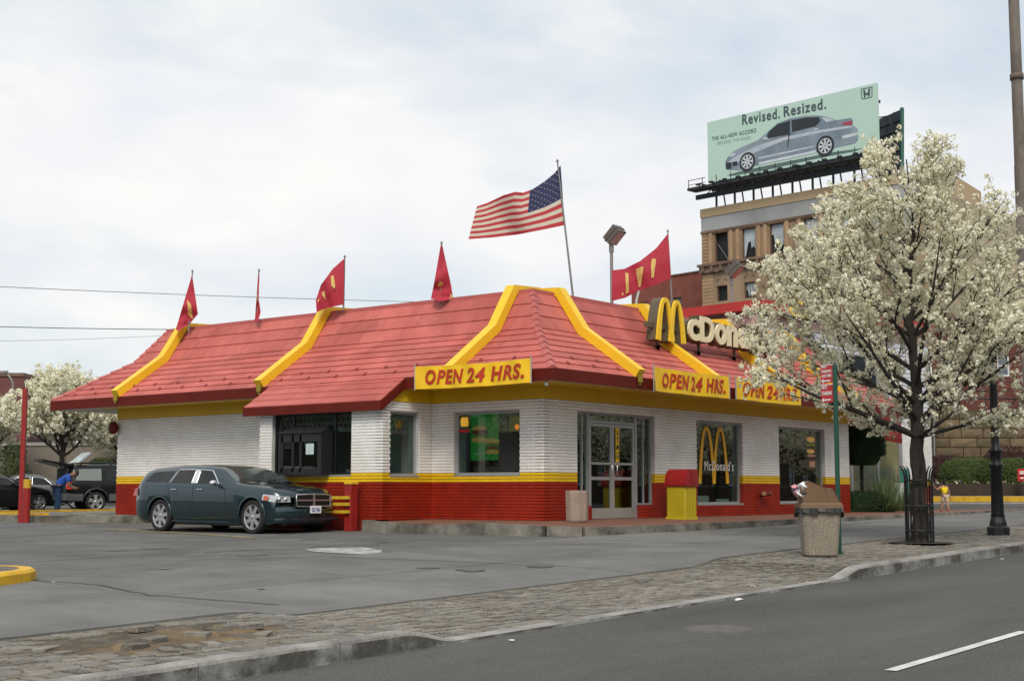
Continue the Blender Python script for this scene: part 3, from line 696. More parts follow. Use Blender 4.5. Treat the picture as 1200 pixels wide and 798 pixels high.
# ---------------- openings
def ring_frame(b, org, u, v, n, w_, h, t, d, m=0):
    c = Vector(org)
    b.obox(c+u*w_/2+v*t/2, u, v, n, w_, t, d, m); b.obox(c+u*w_/2+v*(h-t/2), u, v, n, w_, t, d, m)
    b.obox(c+u*t/2+v*h/2, u, v, n, t, h-2*t, d, m); b.obox(c+u*(w_-t/2)+v*h/2, u, v, n, t, h-2*t, d, m)
def window(org, u, n, w_, h, fm='alu', split=(), jamb=None):
    o = MB(); c = Vector(org)-n*.13; ring_frame(o, c, u, Z, n, w_, h, .045, .07)
    for s in split: o.obox(c+u*s+Z*h/2, u, Z, n, .04, h-.09, .06)
    fr = o.build('window', fm, rest)
    mk(lambda b: b.obox(c+u*w_/2+Z*h/2, u, Z, n, w_-.09, h-.09, .008), 'pane', 'glass', fr)
    mk(lambda b: b.obox(c+u*w_/2-Z*.015+n*.085, u, Z, n, w_-.004, .035, .13), 'sill', 'alu', fr)
    return fr
w1 = window((6.21, 0, .30), X, -Y, 2.27, 2.03); w2_ = window((10.46, 0, .30), X, -Y, 2.78, 2.03)
w3 = window((0, .63, .97), Y, -X, 1.84, 1.36); w4 = window((-1.36, 3.12, .95), X, -Y, .93, 1.38)
# blue-grey inner jambs seen through the panes
mk(lambda b: (b.box((8.2, .16, .32), (8.44, .19, 2.3)), b.box((12.98, .16, .32), (13.2, .19, 2.3))), 'inner_jamb', 'bluegrey', rest)
mk(lambda b: (b.box((.16, 2.28, 1.), (.19, 2.42, 2.3)), b.box((-.6, 3.28, .98), (-.46, 3.31, 2.3))), 'inner_jamb', 'bluegrey', rest)
# entrance: sidelights, transom and double doors
def ent(b):
    n = -Y; c = Vector((0, .13, 0))
    for x0, x1 in ((1.2, 1.76), (3.66, 4.32)): ring_frame(b, Vector((x0, .13, .30)), X, Z, n, x1-x0, 2.03, .04, .08)
    b.box((1.74, .09, 0), (1.80, .17, 2.33)); b.box((3.62, .089, 0), (3.68, .171, 2.33)); b.box((1.80, .09, 2.12), (3.62, .17, 2.17)); b.box((1.80, .09, 2.30), (3.62, .17, 2.33))
    b.box((1.52, .1, .34), (1.55, .16, 2.29)); b.box((3.98, .1, .34), (4.0, .16, 2.29))
en = mk(ent, 'entrance_frame', 'alu', rest)
mk(lambda b: (b.box((1.24, .127, .34), (1.72, .133, 2.29)), b.box((3.70, .127, .34), (4.28, .133, 2.29)), b.box((1.8, .127, 2.17), (3.62, .133, 2.3))), 'pane', 'glass', en)
for k in range(2):
    x0 = 1.805+k*.905; x1 = x0+.9
    def door(b):
        ring_frame(b, Vector((x0, .125, .01)), X, Z, -Y, .9, 2.10, .07, .05)
        b.box((x0+.07, .10, .08), (x1-.07, .15, .24)); b.box((x0+.07, .10, .86), (x1-.07, .15, .93)); b.box((x0+.07, .085, 1.20), (x1-.07, .15, 1.25))
    dd = mk(door, 'door', 'alu', rest)
    mk(lambda b: b.box((x0+.06, .127, .2), (x1-.06, .133, 2.06)), 'pane', 'glass', dd)
    hx_ = x1-.1 if k == 0 else x0+.1
    mk(lambda b: b.tube([(hx_, .1, .96), (hx_, .04, .98), (hx_, .04, 1.18), (hx_, .1, 1.2)], .012), 'handle', 'chrome', dd)
def atm(b):
    b.box((2.83, .092, 1.18), (2.97, .097, 2.03), 0)
    for i, (ch, zz) in enumerate((('A', 1.86), ('T', 1.70), ('M', 1.54), ('-', 1.46), ('H', 1.32), ('-', 1.24))):
        fit_text(b, ch, (2.855, .089, zz), X, Z, .09, .12 if ch != '-' else .025, .004, .02, 0, 1)
mk(atm, 'door_sign', ['yel_p', 'black_p'], dd)
# drive-through window group and booth
fw = window((-1.6, 4.04, .97), Y, -X, 2.56, 1.38, 'darkframe', split=(.62, 1.96))
def booth(b):
    x0, x1 = -1.86, -1.5; y0, y1 = 4.72, 6.1
    b.box((x0, y0, 1.02), (x1, y0+.12, 1.86)); b.box((x0, y1-.1, 1.02), (x1, y1, 1.86)); b.box((x0, y0, 1.86), (x1, y1, 1.93)); b.box((x0-.03, y0-.03, .97), (x1, y1+.03, 1.03))
    b.hexa([(x0-.04, y0-.03, 1.9), (x1+.05, y0+.1, 1.9), (x1+.05, y1-.1, 1.9), (x0-.04, y1+.03, 1.9), (x1-.06, y0+.12, 2.06), (x1+.05, y0+.12, 2.06), (x1+.05, y1-.15, 2.06), (x1-.06, y1-.15, 2.06)])
    for yy in (5.35, 5.6, 5.95): b.box((x0, yy, 1.03), (x0+.05, yy+.06, 1.86))
    b.box((x0, y0+.12, 1.7), (x0+.05, y1-.1, 1.86)); b.box((x0, y0+.12, 1.03), (x0+.05, y1-.1, 1.12))
bo = mk(booth, 'service_booth', 'blackplastic', rest)
mk(lambda b: b.box((-1.84, 4.84, 1.12), (-1.832, 6.0, 1.7)), 'pane', 'glass', bo)
mk(lambda b: b.box((-1.865, 4.95, 1.42), (-1.86, 5.2, 1.66)), 'paper_notice', mat('notice_paper', (.5, .6, .6), .6), bo)
# interior
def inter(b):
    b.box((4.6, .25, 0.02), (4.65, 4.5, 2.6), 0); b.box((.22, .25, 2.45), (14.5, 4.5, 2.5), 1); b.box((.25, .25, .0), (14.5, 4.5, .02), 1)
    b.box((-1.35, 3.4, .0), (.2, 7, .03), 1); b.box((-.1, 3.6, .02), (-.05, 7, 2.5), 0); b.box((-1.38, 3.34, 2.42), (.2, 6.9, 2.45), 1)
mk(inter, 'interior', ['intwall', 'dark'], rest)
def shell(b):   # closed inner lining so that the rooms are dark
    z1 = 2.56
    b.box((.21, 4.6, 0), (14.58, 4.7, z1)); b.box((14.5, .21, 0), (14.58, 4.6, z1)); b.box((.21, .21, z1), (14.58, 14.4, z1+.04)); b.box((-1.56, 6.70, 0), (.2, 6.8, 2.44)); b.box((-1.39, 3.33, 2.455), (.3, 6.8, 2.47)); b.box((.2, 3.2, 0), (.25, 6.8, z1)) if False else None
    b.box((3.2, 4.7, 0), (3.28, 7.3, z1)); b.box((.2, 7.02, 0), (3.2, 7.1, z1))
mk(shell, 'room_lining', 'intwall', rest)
mk(lambda b: (b.box((-.14, 3.62, .9), (-.12, 6.9, 2.42)), b.box((-1.3, 6.6, .9), (-.2, 6.62, 2.42))), 'tiled_back_wall', mat('pale_green_wall', (.33, .40, .36), .6, .1, 2), rest)
def diamonds(b):
    def row(p0, u, L_, n):
        for k in range(int(L_/.125)):
            for j in range(2):
                c = Vector(p0)+u*(.06+k*.125+(.0625 if j else 0))+Z*(.125*j*.5+.0)
                c = Vector(p0)+u*(.07+k*.14)+Z*(j*.14)+u*(.07 if j else 0)
                if (c-Vector(p0)).dot(u) < L_-.05: b.face([c-u*.05, c-Z*.062, c+u*.05, c+Z*.062], 0, 0)
    row((1.25, .22, 1.98), X, 3, -Y); row((.22, .7, 2.02), Y, 1.7, -X); row((-1.2, 3.34, 1.98), X, .75, -Y); row((-1.38, 4.1, 2.06), Y, 2.4, -X)
mk(diamonds, 'diamond_frieze', 'black_p', rest)
mk(lambda b: (b.box((1.25, .25, 1.86), (4.3, .26, 2.24)), b.box((.25, .65, 1.9), (.26, 2.4, 2.28)), b.box((-1.24, 3.38, 1.86), (-.42, 3.39, 2.26)), b.box((-1.34, 4.1, 1.92), (-1.33, 6.5, 2.32))), 'frieze_panel', mat('frieze_grey', (.34, .40, .37), .7), rest)
# posters and stickers on the glass
def greenposter(b):
    x = .05
    b.box((x+.10, 1.34, 1.28), (x+.11, 2.12, 2.30), 0)
    for (yc, zc, w_, h, m) in [(yc_, 1.70+(zc_-1.66)*1.7, w__*1.25, h_*2.0, m_) for yc_, zc_, w__, h_, m_ in [(1.85, 1.78, .40, .05, 1), (1.86, 1.83, .34, .05, 2), (1.83, 1.73, .42, .03, 3), (1.86, 1.68, .38, .06, 2), (1.50, 1.66, .34, .06, 2), (1.48, 1.61, .36, .035, 3), (1.5, 1.57, .34, .03, 1), (1.5, 1.52, .32, .05, 2)]]:
        n = 16; b.face([(x+.095-m*.0015, yc+w_/2*math.cos(2*math.pi*i/n), zc+h/2*math.sin(2*math.pi*i/n)+h*.3*(math.cos(2*math.pi*i/n))**2*-.5) for i in range(n)], m)
    b.box((x+.092, 1.5, 1.42), (x+.096, 2.0, 1.435), 4)
gp = mk(greenposter, 'window_poster', [mat('poster_green', (.012, .20, .03), .5, .3, 3, col2=(.006, .10, .015), emit=.35), 'red_p', mat('bun_tan', (.45, .26, .07), .6, emit=.3), mat('lettuce', (.25, .38, .05), .6), 'white_p'], rest)
for i in range(3): mk(lambda b: b.lathe([(.0, 0), (.035, .02), (.045, .12), (.03, .2), (0, .22)], (.11, 2.2+i*.06, 2.02), n=8), 'display_cup', mat('lit_display_gold', (.75, .42, .04), .5, emit=.4), rest)
mk(lambda b: b.box((.1, 2.12, 1.9), (.11, 2.42, 1.96)), 'display_strip', 'red_p', rest)
def hp(b):
    b.box((.1, .7, 1.88), (.11, 1.0, 2.2), 0); n = 12
    b.face([(.095, .78+.06*math.cos(2*math.pi*i/n), 1.98+.06*math.sin(2*math.pi*i/n)) for i in range(n)], 1)
mk(hp, 'hanging_poster', [mat('display_olive', (.16, .2, .06), .6), mat('display_orange', (.7, .20, .03), .6, emit=.5)], rest)
mk(lambda b: b.box((.12, .66, 1.05), (.13, 1.28, 1.85)), 'menu_board', 'dark', rest)
def ribbon(b, c, u, v, pts, w_, d, m=0, wf=None):   # flat ribbon of width w_ along a 2D path, given depth d
    n = u.cross(v); c = Vector(c); L_, Rr = [], []
    for i, (a, h) in enumerate(pts):
        t = Vector((pts[min(i+1, len(pts)-1)][0]-pts[max(i-1, 0)][0], pts[min(i+1, len(pts)-1)][1]-pts[max(i-1, 0)][1])).normalized(); q = Vector((-t.y, t.x))*(w_ if wf is None else wf(i/(len(pts)-1)))/2
        L_.append(c+u*(a+q.x)+v*(h+q.y)); Rr.append(c+u*(a-q.x)+v*(h-q.y))
    for i in range(len(pts)-1):
        q = [Rr[i], Rr[i+1], L_[i+1], L_[i]]; b.hexa([p-n*d for p in q]+q, m)
def archpath(x0, x1, h, n=18, foot=0):
    pts = []
    for i in range(n+1):
        t = -1+2*i/n; pts.append(((x0+x1)/2+(x1-x0)/2*math.copysign(abs(t)**.92, t), h*(1-abs(t)**2.3)))
    return pts
def winlogo(b):
    c = Vector((6.54, .115, .80))
    ribbon(b, c, X, Z, archpath(.0, .70, 1.36), .13, .004, 0, lambda t: .15-.05*abs(math.sin(t*math.pi)))
    ribbon(b, c+Vector((0, -.005, .0)), X, Z, archpath(.68, 1.36, 1.36), .13, .004, 0, lambda t: .15-.05*abs(math.sin(t*math.pi)))
    fit_text(b, "McDonald's", (6.74, .1, 1.12), X, Z, 1.45, .25, .004, .012, 0, 1)
mk(winlogo, 'window_logo', [mat('sticker_gold', (.72, .38, .01), .5), 'white_p'], rest)
def burgerposter(b):
    b.box((12.28, .13, 1.2), (12.98, .135, 2.2), 0)
    for (zc, xc, w_, h, m) in [(2.05, 12.63, .5, .16, 1), (1.9, 12.62, .56, .06, 2), (1.84, 12.6, .52, .05, 3), (1.72, 12.6, .5, .12, 1), (1.6, 12.65, .56, .07, 4), (1.52, 12.66, .5, .07, 3)]:
        n = 16; b.face([(xc+w_/2*math.cos(2*math.pi*i/n), .125-m*.001, zc+h/2*math.sin(2*math.pi*i/n)) for i in range(n)], m)
    b.box((12.5, .12, 1.28), (12.85, .126, 1.45), 4)
mk(burgerposter, 'window_poster', [mat('poster_dark', (.12, .07, .03), .5), mat('bun_tan', (.45, .26, .07)), mat('lettuce', (.25, .38, .05)), mat('patty', (.10, .04, .02)), mat('poster_pink', (.55, .3, .2))], rest)
# furniture seen dimly inside
def seats(b):
    for x in (6.9, 7.9, 11., 12.2): b.box((x, 1.0, .02), (x+.6, 1.08, 1.1), 0); b.box((x, .7, .4), (x+.6, 1., .46), 0); b.box((x+.1, .35, .72), (x+.5, .75, .75), 1)
    b.box((6.5, .2, .32), (7.1, .24, .5), 2); b.box((7.5, .2, .32), (8.1, .24, .42), 2); b.box((6.45, .18, .32), (6.52, .21, 1.0), 2)
    b.box((1.5, 3.4, 0.02), (4.2, 3.6, 1.1), 0); b.box((.6, 1., .02), (.9, 2.4, 1.15), 1)
mk(seats, 'indoor_furniture', [mat('seat_maroon', (.10, .03, .03), .6), mat('table_grey', (.2, .21, .2), .5), 'white_p'], rest)
def rail2(b): b.tube([(11.0, -.25, .78), (12.2, -.25, .80), (12.25, -.25, .55)], .02)
# fire hose connection and camera on the wall
def siam(b):
    b.tube([(9.35, -.01, .52), (9.35, -.14, .52)], .06, 10); b.tube([(9.35, -.1, .52), (9.22, -.2, .55)], .045, 8); b.tube([(9.35, -.1, .52), (9.52, -.2, .55)], .045, 8); b.tube([(9.52, -.2, .55), (9.56, -.22, .555)], .06, 10, 1); b.tube([(9.22, -.2, .55), (9.19, -.22, .555)], .06, 10, 1)
    b.tube([(9.2, -.01, .14), (9.2, -.08, .14)], .03, 8)
mk(siam, 'hose_connection', [mat('dark_red_metal', (.12, .02, .015), .5), mat('brass_dull', (.2, .11, .05), .45, metal=.6)], rest)
mk(lambda b: (b.obox(Vector((-.93, -.78, 2.76)), FW, RT, Z, .12, .07, .07), b.tube([(-.93, -.78, 2.8), (-.93, -.78, 2.86)], .015)), 'security_camera', 'steelgrey', rest)
mk(lambda b: b.lathe([(0, -.05), (.16, -.05), (.18, 0), (.16, .05), (0, .05)], (-.14, 14.62, 2.33), 'x', 14), 'wall_sign', 'fascia', rest)
# ---------------- roof sign
sg = thing('restaurant_sign', (4.7, .15, 4.2), "roof sign with tall yellow arches and raised cream letters above the entrance side", 'sign')
SD = mat('sign_casing_brown', (.11, .09, .055), .5, .15, 3); CRM = mat('cream_letter_face', (.78, .70, .46), .35, .05, 3)
def arches(b, d0, d1, m, wadd=0):
    for x0, x1 in ((4.74, 5.60), (5.10+.24, 6.02)):
        pass
def sarch(b, y, d, gw, m):
    c = Vector((4.72, y, 4.20))
    wf = lambda t: gw*(1.05-.42*math.sin(t*math.pi))
    ribbon(b, c, X, Z, archpath(.05, .68, 1.0, 22), gw, d, m, wf); ribbon(b, c+Vector((0, -.004, 0)), X, Z, archpath(.60, 1.20, .99, 22), gw, d, m, wf)
mk(lambda b: sarch(b, .13, .05, .165, 0), 'golden_arches', 'yel_p', sg)
mk(lambda b: sarch(b, .185, .26, .18, 0), 'arch_casing', SD, sg)
xs_ = [('c', 6.04, .56, .54), ('D', 6.64, .66, .64), ('o', 7.37, .55, .54), ('n', 7.98, .52, .53), ('a', 8.58, .53, .54), ('l', 9.20, .14, .66), ('d', 9.44, .55, .66), ("'", 10.06, .12, .22), ('s', 10.28, .50, .54)]
for ch, x, w_, h in xs_:
    z = 4.31+(.44 if ch == "'" else 0)
    lo = mk(lambda b: fit_text(b, ch, (x, .10, z), X, Z, w_, h, .05, .032, 0, 0), 'sign_letter', CRM, sg)
    mk(lambda b: fit_text(b, ch, (x-.025, .27, z-.025), X, Z, w_+.05, h+.05, .24, .035, 0, 0), 'letter_casing', SD, lo)
mk(lambda b: (b.box((4.4, .25, 4.50), (11, .33, 4.62)), *[b.box((x, .3, 4.0), (x+.06, .9, 4.1)) for x in (5, 6.9, 8.7, 10.4)], *[b.box((x, .3, 4.0), (x+.06, .36, 4.6)) for x in (5, 6.9, 8.7, 10.4)]), 'sign_frame', SD, sg)
# ---------------- banners
def banner(p0, u, Lb, z0, z1, lab, sag=.03, ph=0):
    t = thing('banner', p0, lab, 'banner', 0, 'yellow opening hours banners')
    n = u.cross(Z)
    def df(a, c):
        k = c/(z1-z0); ss = math.sin(math.pi*a/Lb)
        return n*(.025*math.sin(a*5+ph)+.012*math.sin(a*11+k*3+ph))-Z*ss*sag*(.6+.4*k)
    def cl(b):
        nx, ny = 40, 6; c0 = Vector(p0)
        vs = [c0+u*(Lb*i/nx)+Z*((z1-z0)*j/ny)+df(Lb*i/nx, (z1-z0)*j/ny) for i in range(nx+1) for j in range(ny+1)]
        b.addf(vs, [(i*(ny+1)+j, (i+1)*(ny+1)+j, (i+1)*(ny+1)+j+1, i*(ny+1)+j+1) for i in range(nx) for j in range(ny)], 0, 0, True)
    mk(cl, 'banner_cloth', mat('banner_yellow', (.84, .52, .012), .5, .05, 2), t)
    def tx(b, off, bold, m, dep):
        for wd, a0, w_ in (('OPEN', .10, .335), ('24', .465, .155), ('HRS.', .665, .29)):
            fit_text(b, wd, Vector(p0)+u*(a0*Lb)+Z*((z1-z0)*.19)+n*off, u, Z, w_*Lb, (z1-z0)*.64, dep, bold, .2, m, fn=lambda p, a, c, a0=a0: p+df(a0*Lb+a, c+(z1-z0)*.19))
    mk(lambda b: tx(b, .014, .028, 0, .004), 'lettering', mat('banner_red', (.44, .035, .012), .5), t)
    mk(lambda b: tx(b, .009, .048, 0, .003), 'lettering_outline', mat('banner_ochre', (.60, .25, .012), .5), t)
    for k, a in enumerate((-.015, Lb+.015)): mk(lambda b: b.tube([Vector(p0)+u*a-Z*.02, Vector(p0)+u*a+Z*(z1-z0+.06)], .016), 'banner_pole', 'alu', t)
    return t
banner((-1.16, 2.58, 2.79), -Y, 3.13, 2.79, 3.28, 'yellow banner with red OPEN 24 HRS. on the drive-through side, left of the roof corner')
banner((2.50, -1.16, 2.80), X, 3.30, 2.80, 3.33, 'fully readable OPEN 24 HRS. banner over the entrance side, nearer the roof corner', .02, 2)
banner((6.14, -1.16, 2.81), X, 3.33, 2.81, 3.33, 'yellow OPEN 24 HRS. banner partly covered by blossom, the right one of the pair', .02, 4)
# ============================================================ FLAGS
def interp(pts, u):
    for (a, p), (c, q) in zip(pts, pts[1:]):
        if u <= c+1e-9: k = (u-a)/(c-a); return (p[0]+(q[0]-p[0])*k, p[1]+(q[1]-p[1])*k)
    return pts[-1][1]
def flagpole(b, p0, p1, r0, r1): b.tube([p0, p1], [r0, r1], 8); b.lathe([(0, .05), (r1*1.5, .03), (r1*1.8, 0), (r1*1.2, -.03)], p1, n=8)
def redflag(name, base, top, d, topc, botc, lab, marks, cat='flag'):
    """topc / botc: outline of the hanging cloth"""
    t = thing(name, base, lab, cat, 0, 'red pennant flags along the roof ridge')
    mk(lambda b: flagpole(b, base, top, .022, .016), 'pole', 'steelgrey', t)
    def pt(u, v, off=0):
        a = interp(topc, u); c = interp(botc, u); x = a[0]+(c[0]-a[0])*v; y = a[1]+(c[1]-a[1])*v
        return P(x, y, d+off+(.12*math.sin(u*9+v*2)+.05*math.sin(u*19+v*5))*u-.05-.10*(.5-abs(v-.5)))
    def cl(b):
        nx, ny = 20, 10; vs = [pt(i/nx, j/ny) for i in range(nx+1) for j in range(ny+1)]
        b.addf(vs, [(i*(ny+1)+j, (i+1)*(ny+1)+j, (i+1)*(ny+1)+j+1, i*(ny+1)+j+1) for i in range(nx) for j in range(ny)], 0, 0, True)
    mk(cl, 'cloth', mat('flag_red', (.40, .028, .050), .75, .08, 6), t)
    def em(b):
        for poly in marks:
            m = []
            for k in range(len(poly)-1):   # quad strips ((u,v0,v1) list)
                (ua, a0, a1), (ub, b0, b1) = poly[k], poly[k+1]
                for i in range(4):
                    for j in range(8):
                        g_ = lambda ii, jj: pt(ua+(ub-ua)*ii/4, (a0+(b0-a0)*ii/4)+((a1+(b1-a1)*ii/4)-(a0+(b0-a0)*ii/4))*jj/8, -.035)
                        b.face([g_(i, j), g_(i+1, j), g_(i+1, j+1), g_(i, j+1)])
    if marks: mk(em, 'emblem', mat('flag_gold', (.62, .42, .14), .7, .06), t)
    return t
d1 = (Vector((1.0, 12.8, 0))-CAM).dot(FW); p = P(209, 384, d1-.2); q = P(225.5, 318, d1)
redflag('flag', tuple(P(221, 390, d1)), tuple(q), d1, [(0, (225, 322)), (1, (206, 386))], [(0, (226, 328)), (.45, (232, 368)), (.75, (222, 380)), (1, (208, 388))],
        'red pennant drooping at the far left end of the roof, one gold stripe showing', [[(.42, .15, .45), (.62, .52, .95)]])
d2 = (Vector((1.0, 10.2, 0))-CAM).dot(FW)
redflag('flag', tuple(P(301, 378, d2)), tuple(P(303.5, 317, d2)), d2, [(0, (302.6, 320)), (1, (298.5, 377))], [(0, (304, 322)), (.55, (303.2, 350)), (.8, (305.5, 366)), (1, (302.5, 377))],
        'red flag seen edge-on as a thin sliver on the ridge, second from the left', [[(.45, .2, .7), (.6, .4, .8)]])
d3 = (Vector((1.0, 7.0, 0))-CAM).dot(FW)
redflag('flag', tuple(P(402.5, 364, d3)), tuple(P(404, 301, d3)), d3, [(0, (403.5, 303)), (.35, (390, 315)), (.7, (376, 334)), (1, (370, 352))], [(0, (402.6, 357)), (.35, (392, 359)), (.7, (380, 362)), (1, (371, 366))],
        'red flag hanging from a straight pole above the second roof beam, faded arches emblem folded', [[(.30, .48, .52), (.33, .2, .55), (.42, .12, .40)], [(.62, .35, .7), (.70, .3, .45)], [(.85, .3, .45), (.92, .3, .42)]])
d4 = (Vector((1.0, 3.9, 0))-CAM).dot(FW)
redflag('flag', tuple(P(516, 357, d4)), tuple(P(517.5, 285, d4)), d4, [(0, (516.5, 287)), (.6, (509, 330)), (1, (505, 350))], [(0, (518.5, 288)), (.55, (529, 336)), (.8, (531, 350)), (1, (516, 353))],
        'red flag hanging limp in a narrow triangle on the ridge between two roof beams', [[(.55, .3, .55), (.66, .15, .35)], [(.72, .86, .98), (.84, .88, .99)]])
d5 = (Vector((7.15, 1.35, 0))-CAM).dot(FW)
t = redflag('flag', tuple(P(788.5, 372, d5)), tuple(P(782.5, 271, d5)), d5, [(0, (782.5, 274)), (.3, (769, 291)), (.55, (750, 306)), (.8, (732, 315)), (1, (717, 317))], [(0, (786.5, 326)), (.3, (768, 334)), (.55, (750, 340)), (.8, (733, 349)), (1, (717, 353))],
        'large red flag flying out to the left with gold arches above the entrance side', [[(.30, .30, .36), (.33, .24, .78), (.365, .22, .76), (.375, .34, .5)], [(.50, .25, .42), (.54, .22, .9), (.57, .22, .88), (.615, .2, .32)], [(.74, .22, .88), (.79, .14, .88)], [(.83, .80, .9), (.85, .80, .9)]])
t['group'] = 'red pennant flags along the roof ridge'
# the national flag
d6 = 33.2
us = thing('national_flag', tuple(P(671.5, 348, d6)), 'large stars and stripes flag flying left from a tall leaning pole above the roof', 'flag')
mk(lambda b: flagpole(b, P(672, 352, d6), P(653.2, 189, d6), .028, .018), 'pole', 'steelgrey', us)
UT = [(0, (657, 194)), (.12, (650, 203)), (.25, (638, 213)), (.4, (624, 222)), (.5, (613, 226)), (.62, (604, 225)), (.75, (590, 229)), (.9, (571, 238)), (1, (559, 242))]
UB = [(0, (662, 264)), (.25, (638, 269)), (.5, (607, 275)), (.75, (577, 278.5)), (1, (549, 280.5))]
def uspt(u, v, off=0):
    a = interp(UT, u); c = interp(UB, u); k = v; x = a[0]+(c[0]-a[0])*k; y = a[1]+(c[1]-a[1])*k
    y += 2.2*math.sin(u*9.5+.5)*(1-v)*v*2*u
    return P(x, y, d6+off+(.16*math.sin(u*8.5+v*2.2)+.06*math.sin(u*17+v*4))*min(1, u*2+.1))
def usf(b):
    nx = 40
    for j in range(26):
        st = j//2
        for i in range(nx):
            u0, u1, v0, v1 = i/nx, (i+1)/nx, j/26, (j+1)/26
            m = 2 if (st < 7 and u1 <= .425) else (0 if st % 2 == 0 else 1)
            b.face([uspt(u0, v0), uspt(u0, v1), uspt(u1, v1), uspt(u1, v0)], m, 0, True)
mk(usf, 'cloth', [mat('stripe_red', (.42, .040, .05), .75, .1, 8), mat('stripe_cream', (.56, .50, .42), .75, .06, 8), mat('canton_blue', (.022, .028, .085), .75, .15, 8)], us)
SC = mat('star_cream', (.20, .20, .24), .8)
for r_ in range(9):
    for c_ in range(6 if r_ % 2 == 0 else 5):
        uu = .425*((c_+.5)/6+(0 if r_ % 2 == 0 else 1/12)); vv = 7/13*((r_+.6)/9.3); ce = uspt(uu, vv, -.015); pts = []
        for k in range(10): rr = .028 if k % 2 == 0 else .012; a = math.pi/2+2*math.pi*k/10; pts.append(ce-RT*rr*math.cos(a)+UP*rr*math.sin(a))
        mk(lambda b: b.face(pts), 'star', SC, us)
# ============================================================ AREA LIGHTS
def floodlight(px, ptop, pbase, d, s, lab, yaw, lens=True):
    s *= .86
    top = P(px, ptop, d); base = Vector((top.x, top.y, G(top.x, top.y)))
    t = thing('area_light', tuple(base), lab, 'light')
    mk(lambda b: (b.tube([base, top], .05*s, 8), b.tube([top-Z*.25*s, top+Z*.05*s], .075*s, 8)), 'pole', 'steelgrey', t)
    u = (RT*math.cos(yaw)+FW*math.sin(yaw)); n = u.cross(Z).normalized()
    ax = (u*math.cos(.75)+Z*math.sin(.75)).normalized(); az_ = n.cross(ax).normalized()
    c = top+Z*.26*s+u*.12*s
    def hd_(b):
        b.obox(c, ax, n, az_, .52*s, .42*s, .30*s)
        b.obox(c+az_*-.0, ax, n, az_, .56*s, .46*s, .04*s)
    hh = mk(hd_, 'lamp_head', mat('lamp_housing', (.10, .095, .085), .5, .1, 3), t)
    face = az_ if (az_.dot(CAM-c) > 0) else -az_
    mk(lambda b: b.obox(c+face*.155*s, ax, n, az_, .44*s, .34*s, .02*s), 'lens', mat('lamp_lens', (.30, .27, .21), .3, .15, 6, spec=.8), hh)
    return t
floodlight(716.5, 286, 0, 45, 1.25, 'square parking lot floodlight on a tall grey pole between the large flags', -.7)
floodlight(857, 325, 0, 47, 1.15, 'boxy floodlight on a brown pole in front of the derelict building', -.5)
def cobra(b):
    pts = [P(745, 372, 80), P(746, 352, 80), P(749, 340, 80), P(753, 333, 80), P(760, 329.5, 80)]
    pts = [Vector((pts[0].x, pts[0].y, G(pts[0].x, pts[0].y)))]+pts; b.tube(pts, [.1, .09, .08, .07, .06, .05], 8)
    b.obox(P(762.5, 329.5, 80), RT, FW, Z, .55, .25, .14, 1)
mk(cobra, 'street_light', [mat('pale_steel', (.45, .43, .40), .5), 'white_p'], loc=tuple(Vector((P(745, 372, 80).x, P(745, 372, 80).y, 0))), label='curved pale street light rising behind the roof beside the red flag', cat='street light')
def cobra2(b):
    pts = [P(15, 500, 95), P(15, 449, 95), P(13, 444, 95), P(9, 439, 95), P(4, 437, 95)]; pts = [Vector((pts[0].x, pts[0].y, 0))]+pts; b.tube(pts, .07, 8); b.obox(P(2, 436, 95), RT, FW, Z, .8, .3, .16)
mk(cobra2, 'street_light', 'steelgrey', loc=tuple(Vector((P(15, 500, 95).x, P(15, 500, 95).y, 0))), label='small curved street light arm above the far brick roof at the left edge', cat='street light')
# ============================================================ THINGS NEAR THE RESTAURANT
def at(x, y, zo=0): return Vector((x, y, G(x, y)+zo))
# concrete ash stand/planter by the entrance
c = Vector((.36, -.60, -.012))
pl = thing('concrete_planter', tuple(c), 'octagonal beige concrete planter on the walk left of the entrance doors', 'planter')
def plant_(b):
    pr = []
    for z, s in ((0, .205), (.03, .215), (.61, .225), (.64, .22), (.64, .18), (.54, .17), (.54, 0)):
        pr.append((s, z))
    b.lathe([(r_*1.08, z) for r_, z in pr], c, n=8, sm=False)
mk(plant_, 'shell', mat('exposed_aggregate', (.32, .25, .20), .9, .1, 5, bump=.6, bscale=60, fine=.3), pl)
# red and yellow waste bin
c = Vector((4.25, -.75, -.03)); bn = thing('waste_bin', tuple(c), 'yellow waste bin with a red rounded hood on the walk between door and window', 'waste bin', 0)
def wbb(b):
    b.bevbox((c.x-.26, c.y-.26, c.z+.02), (c.x+.26, c.y+.26, c.z+.78), .04, 0)
    b.box((c.x-.265, c.y-.265, c.z), (c.x+.265, c.y+.265, c.z+.06), 1)
    for k in (-.13, 0, .13): b.box((c.x+k-.005, c.y-.27, c.z+.08), (c.x+k+.005, c.y-.26, c.z+.72), 1)
mk(wbb, 'bin_body', [mat('bin_yellow', (.42, .33, .012), .45, .08, 3), mat('bin_yellow_dark', (.50, .40, .012), .4)], bn)
def hood(b):
    pts = []
    for k in range(9): a = math.pi/2*k/8; pts.append((c.x-.34+.30*(1-math.sin(a)) if False else c.x-.35+.40*(1-math.cos(a)), c.z+.80+.40*math.sin(a)))
    pts = [(c.x-.28, c.z+.76)]+[(c.x-.28+.24*(1-math.cos(math.pi/2*k/8)), c.z+.78+.36*math.sin(math.pi/2*k/8)) for k in range(9)]+[(c.x+.26, c.z+1.14), (c.x+.28, c.z+.90), (c.x+.28, c.z+.76)]
    b.prism([(x, c.y-.28, z) for x, z in pts], (0, .56, 0), 0)
    b.box((c.x-.29, c.y-.29, c.z+.75), (c.x+.29, c.y+.29, c.z+.79), 1)
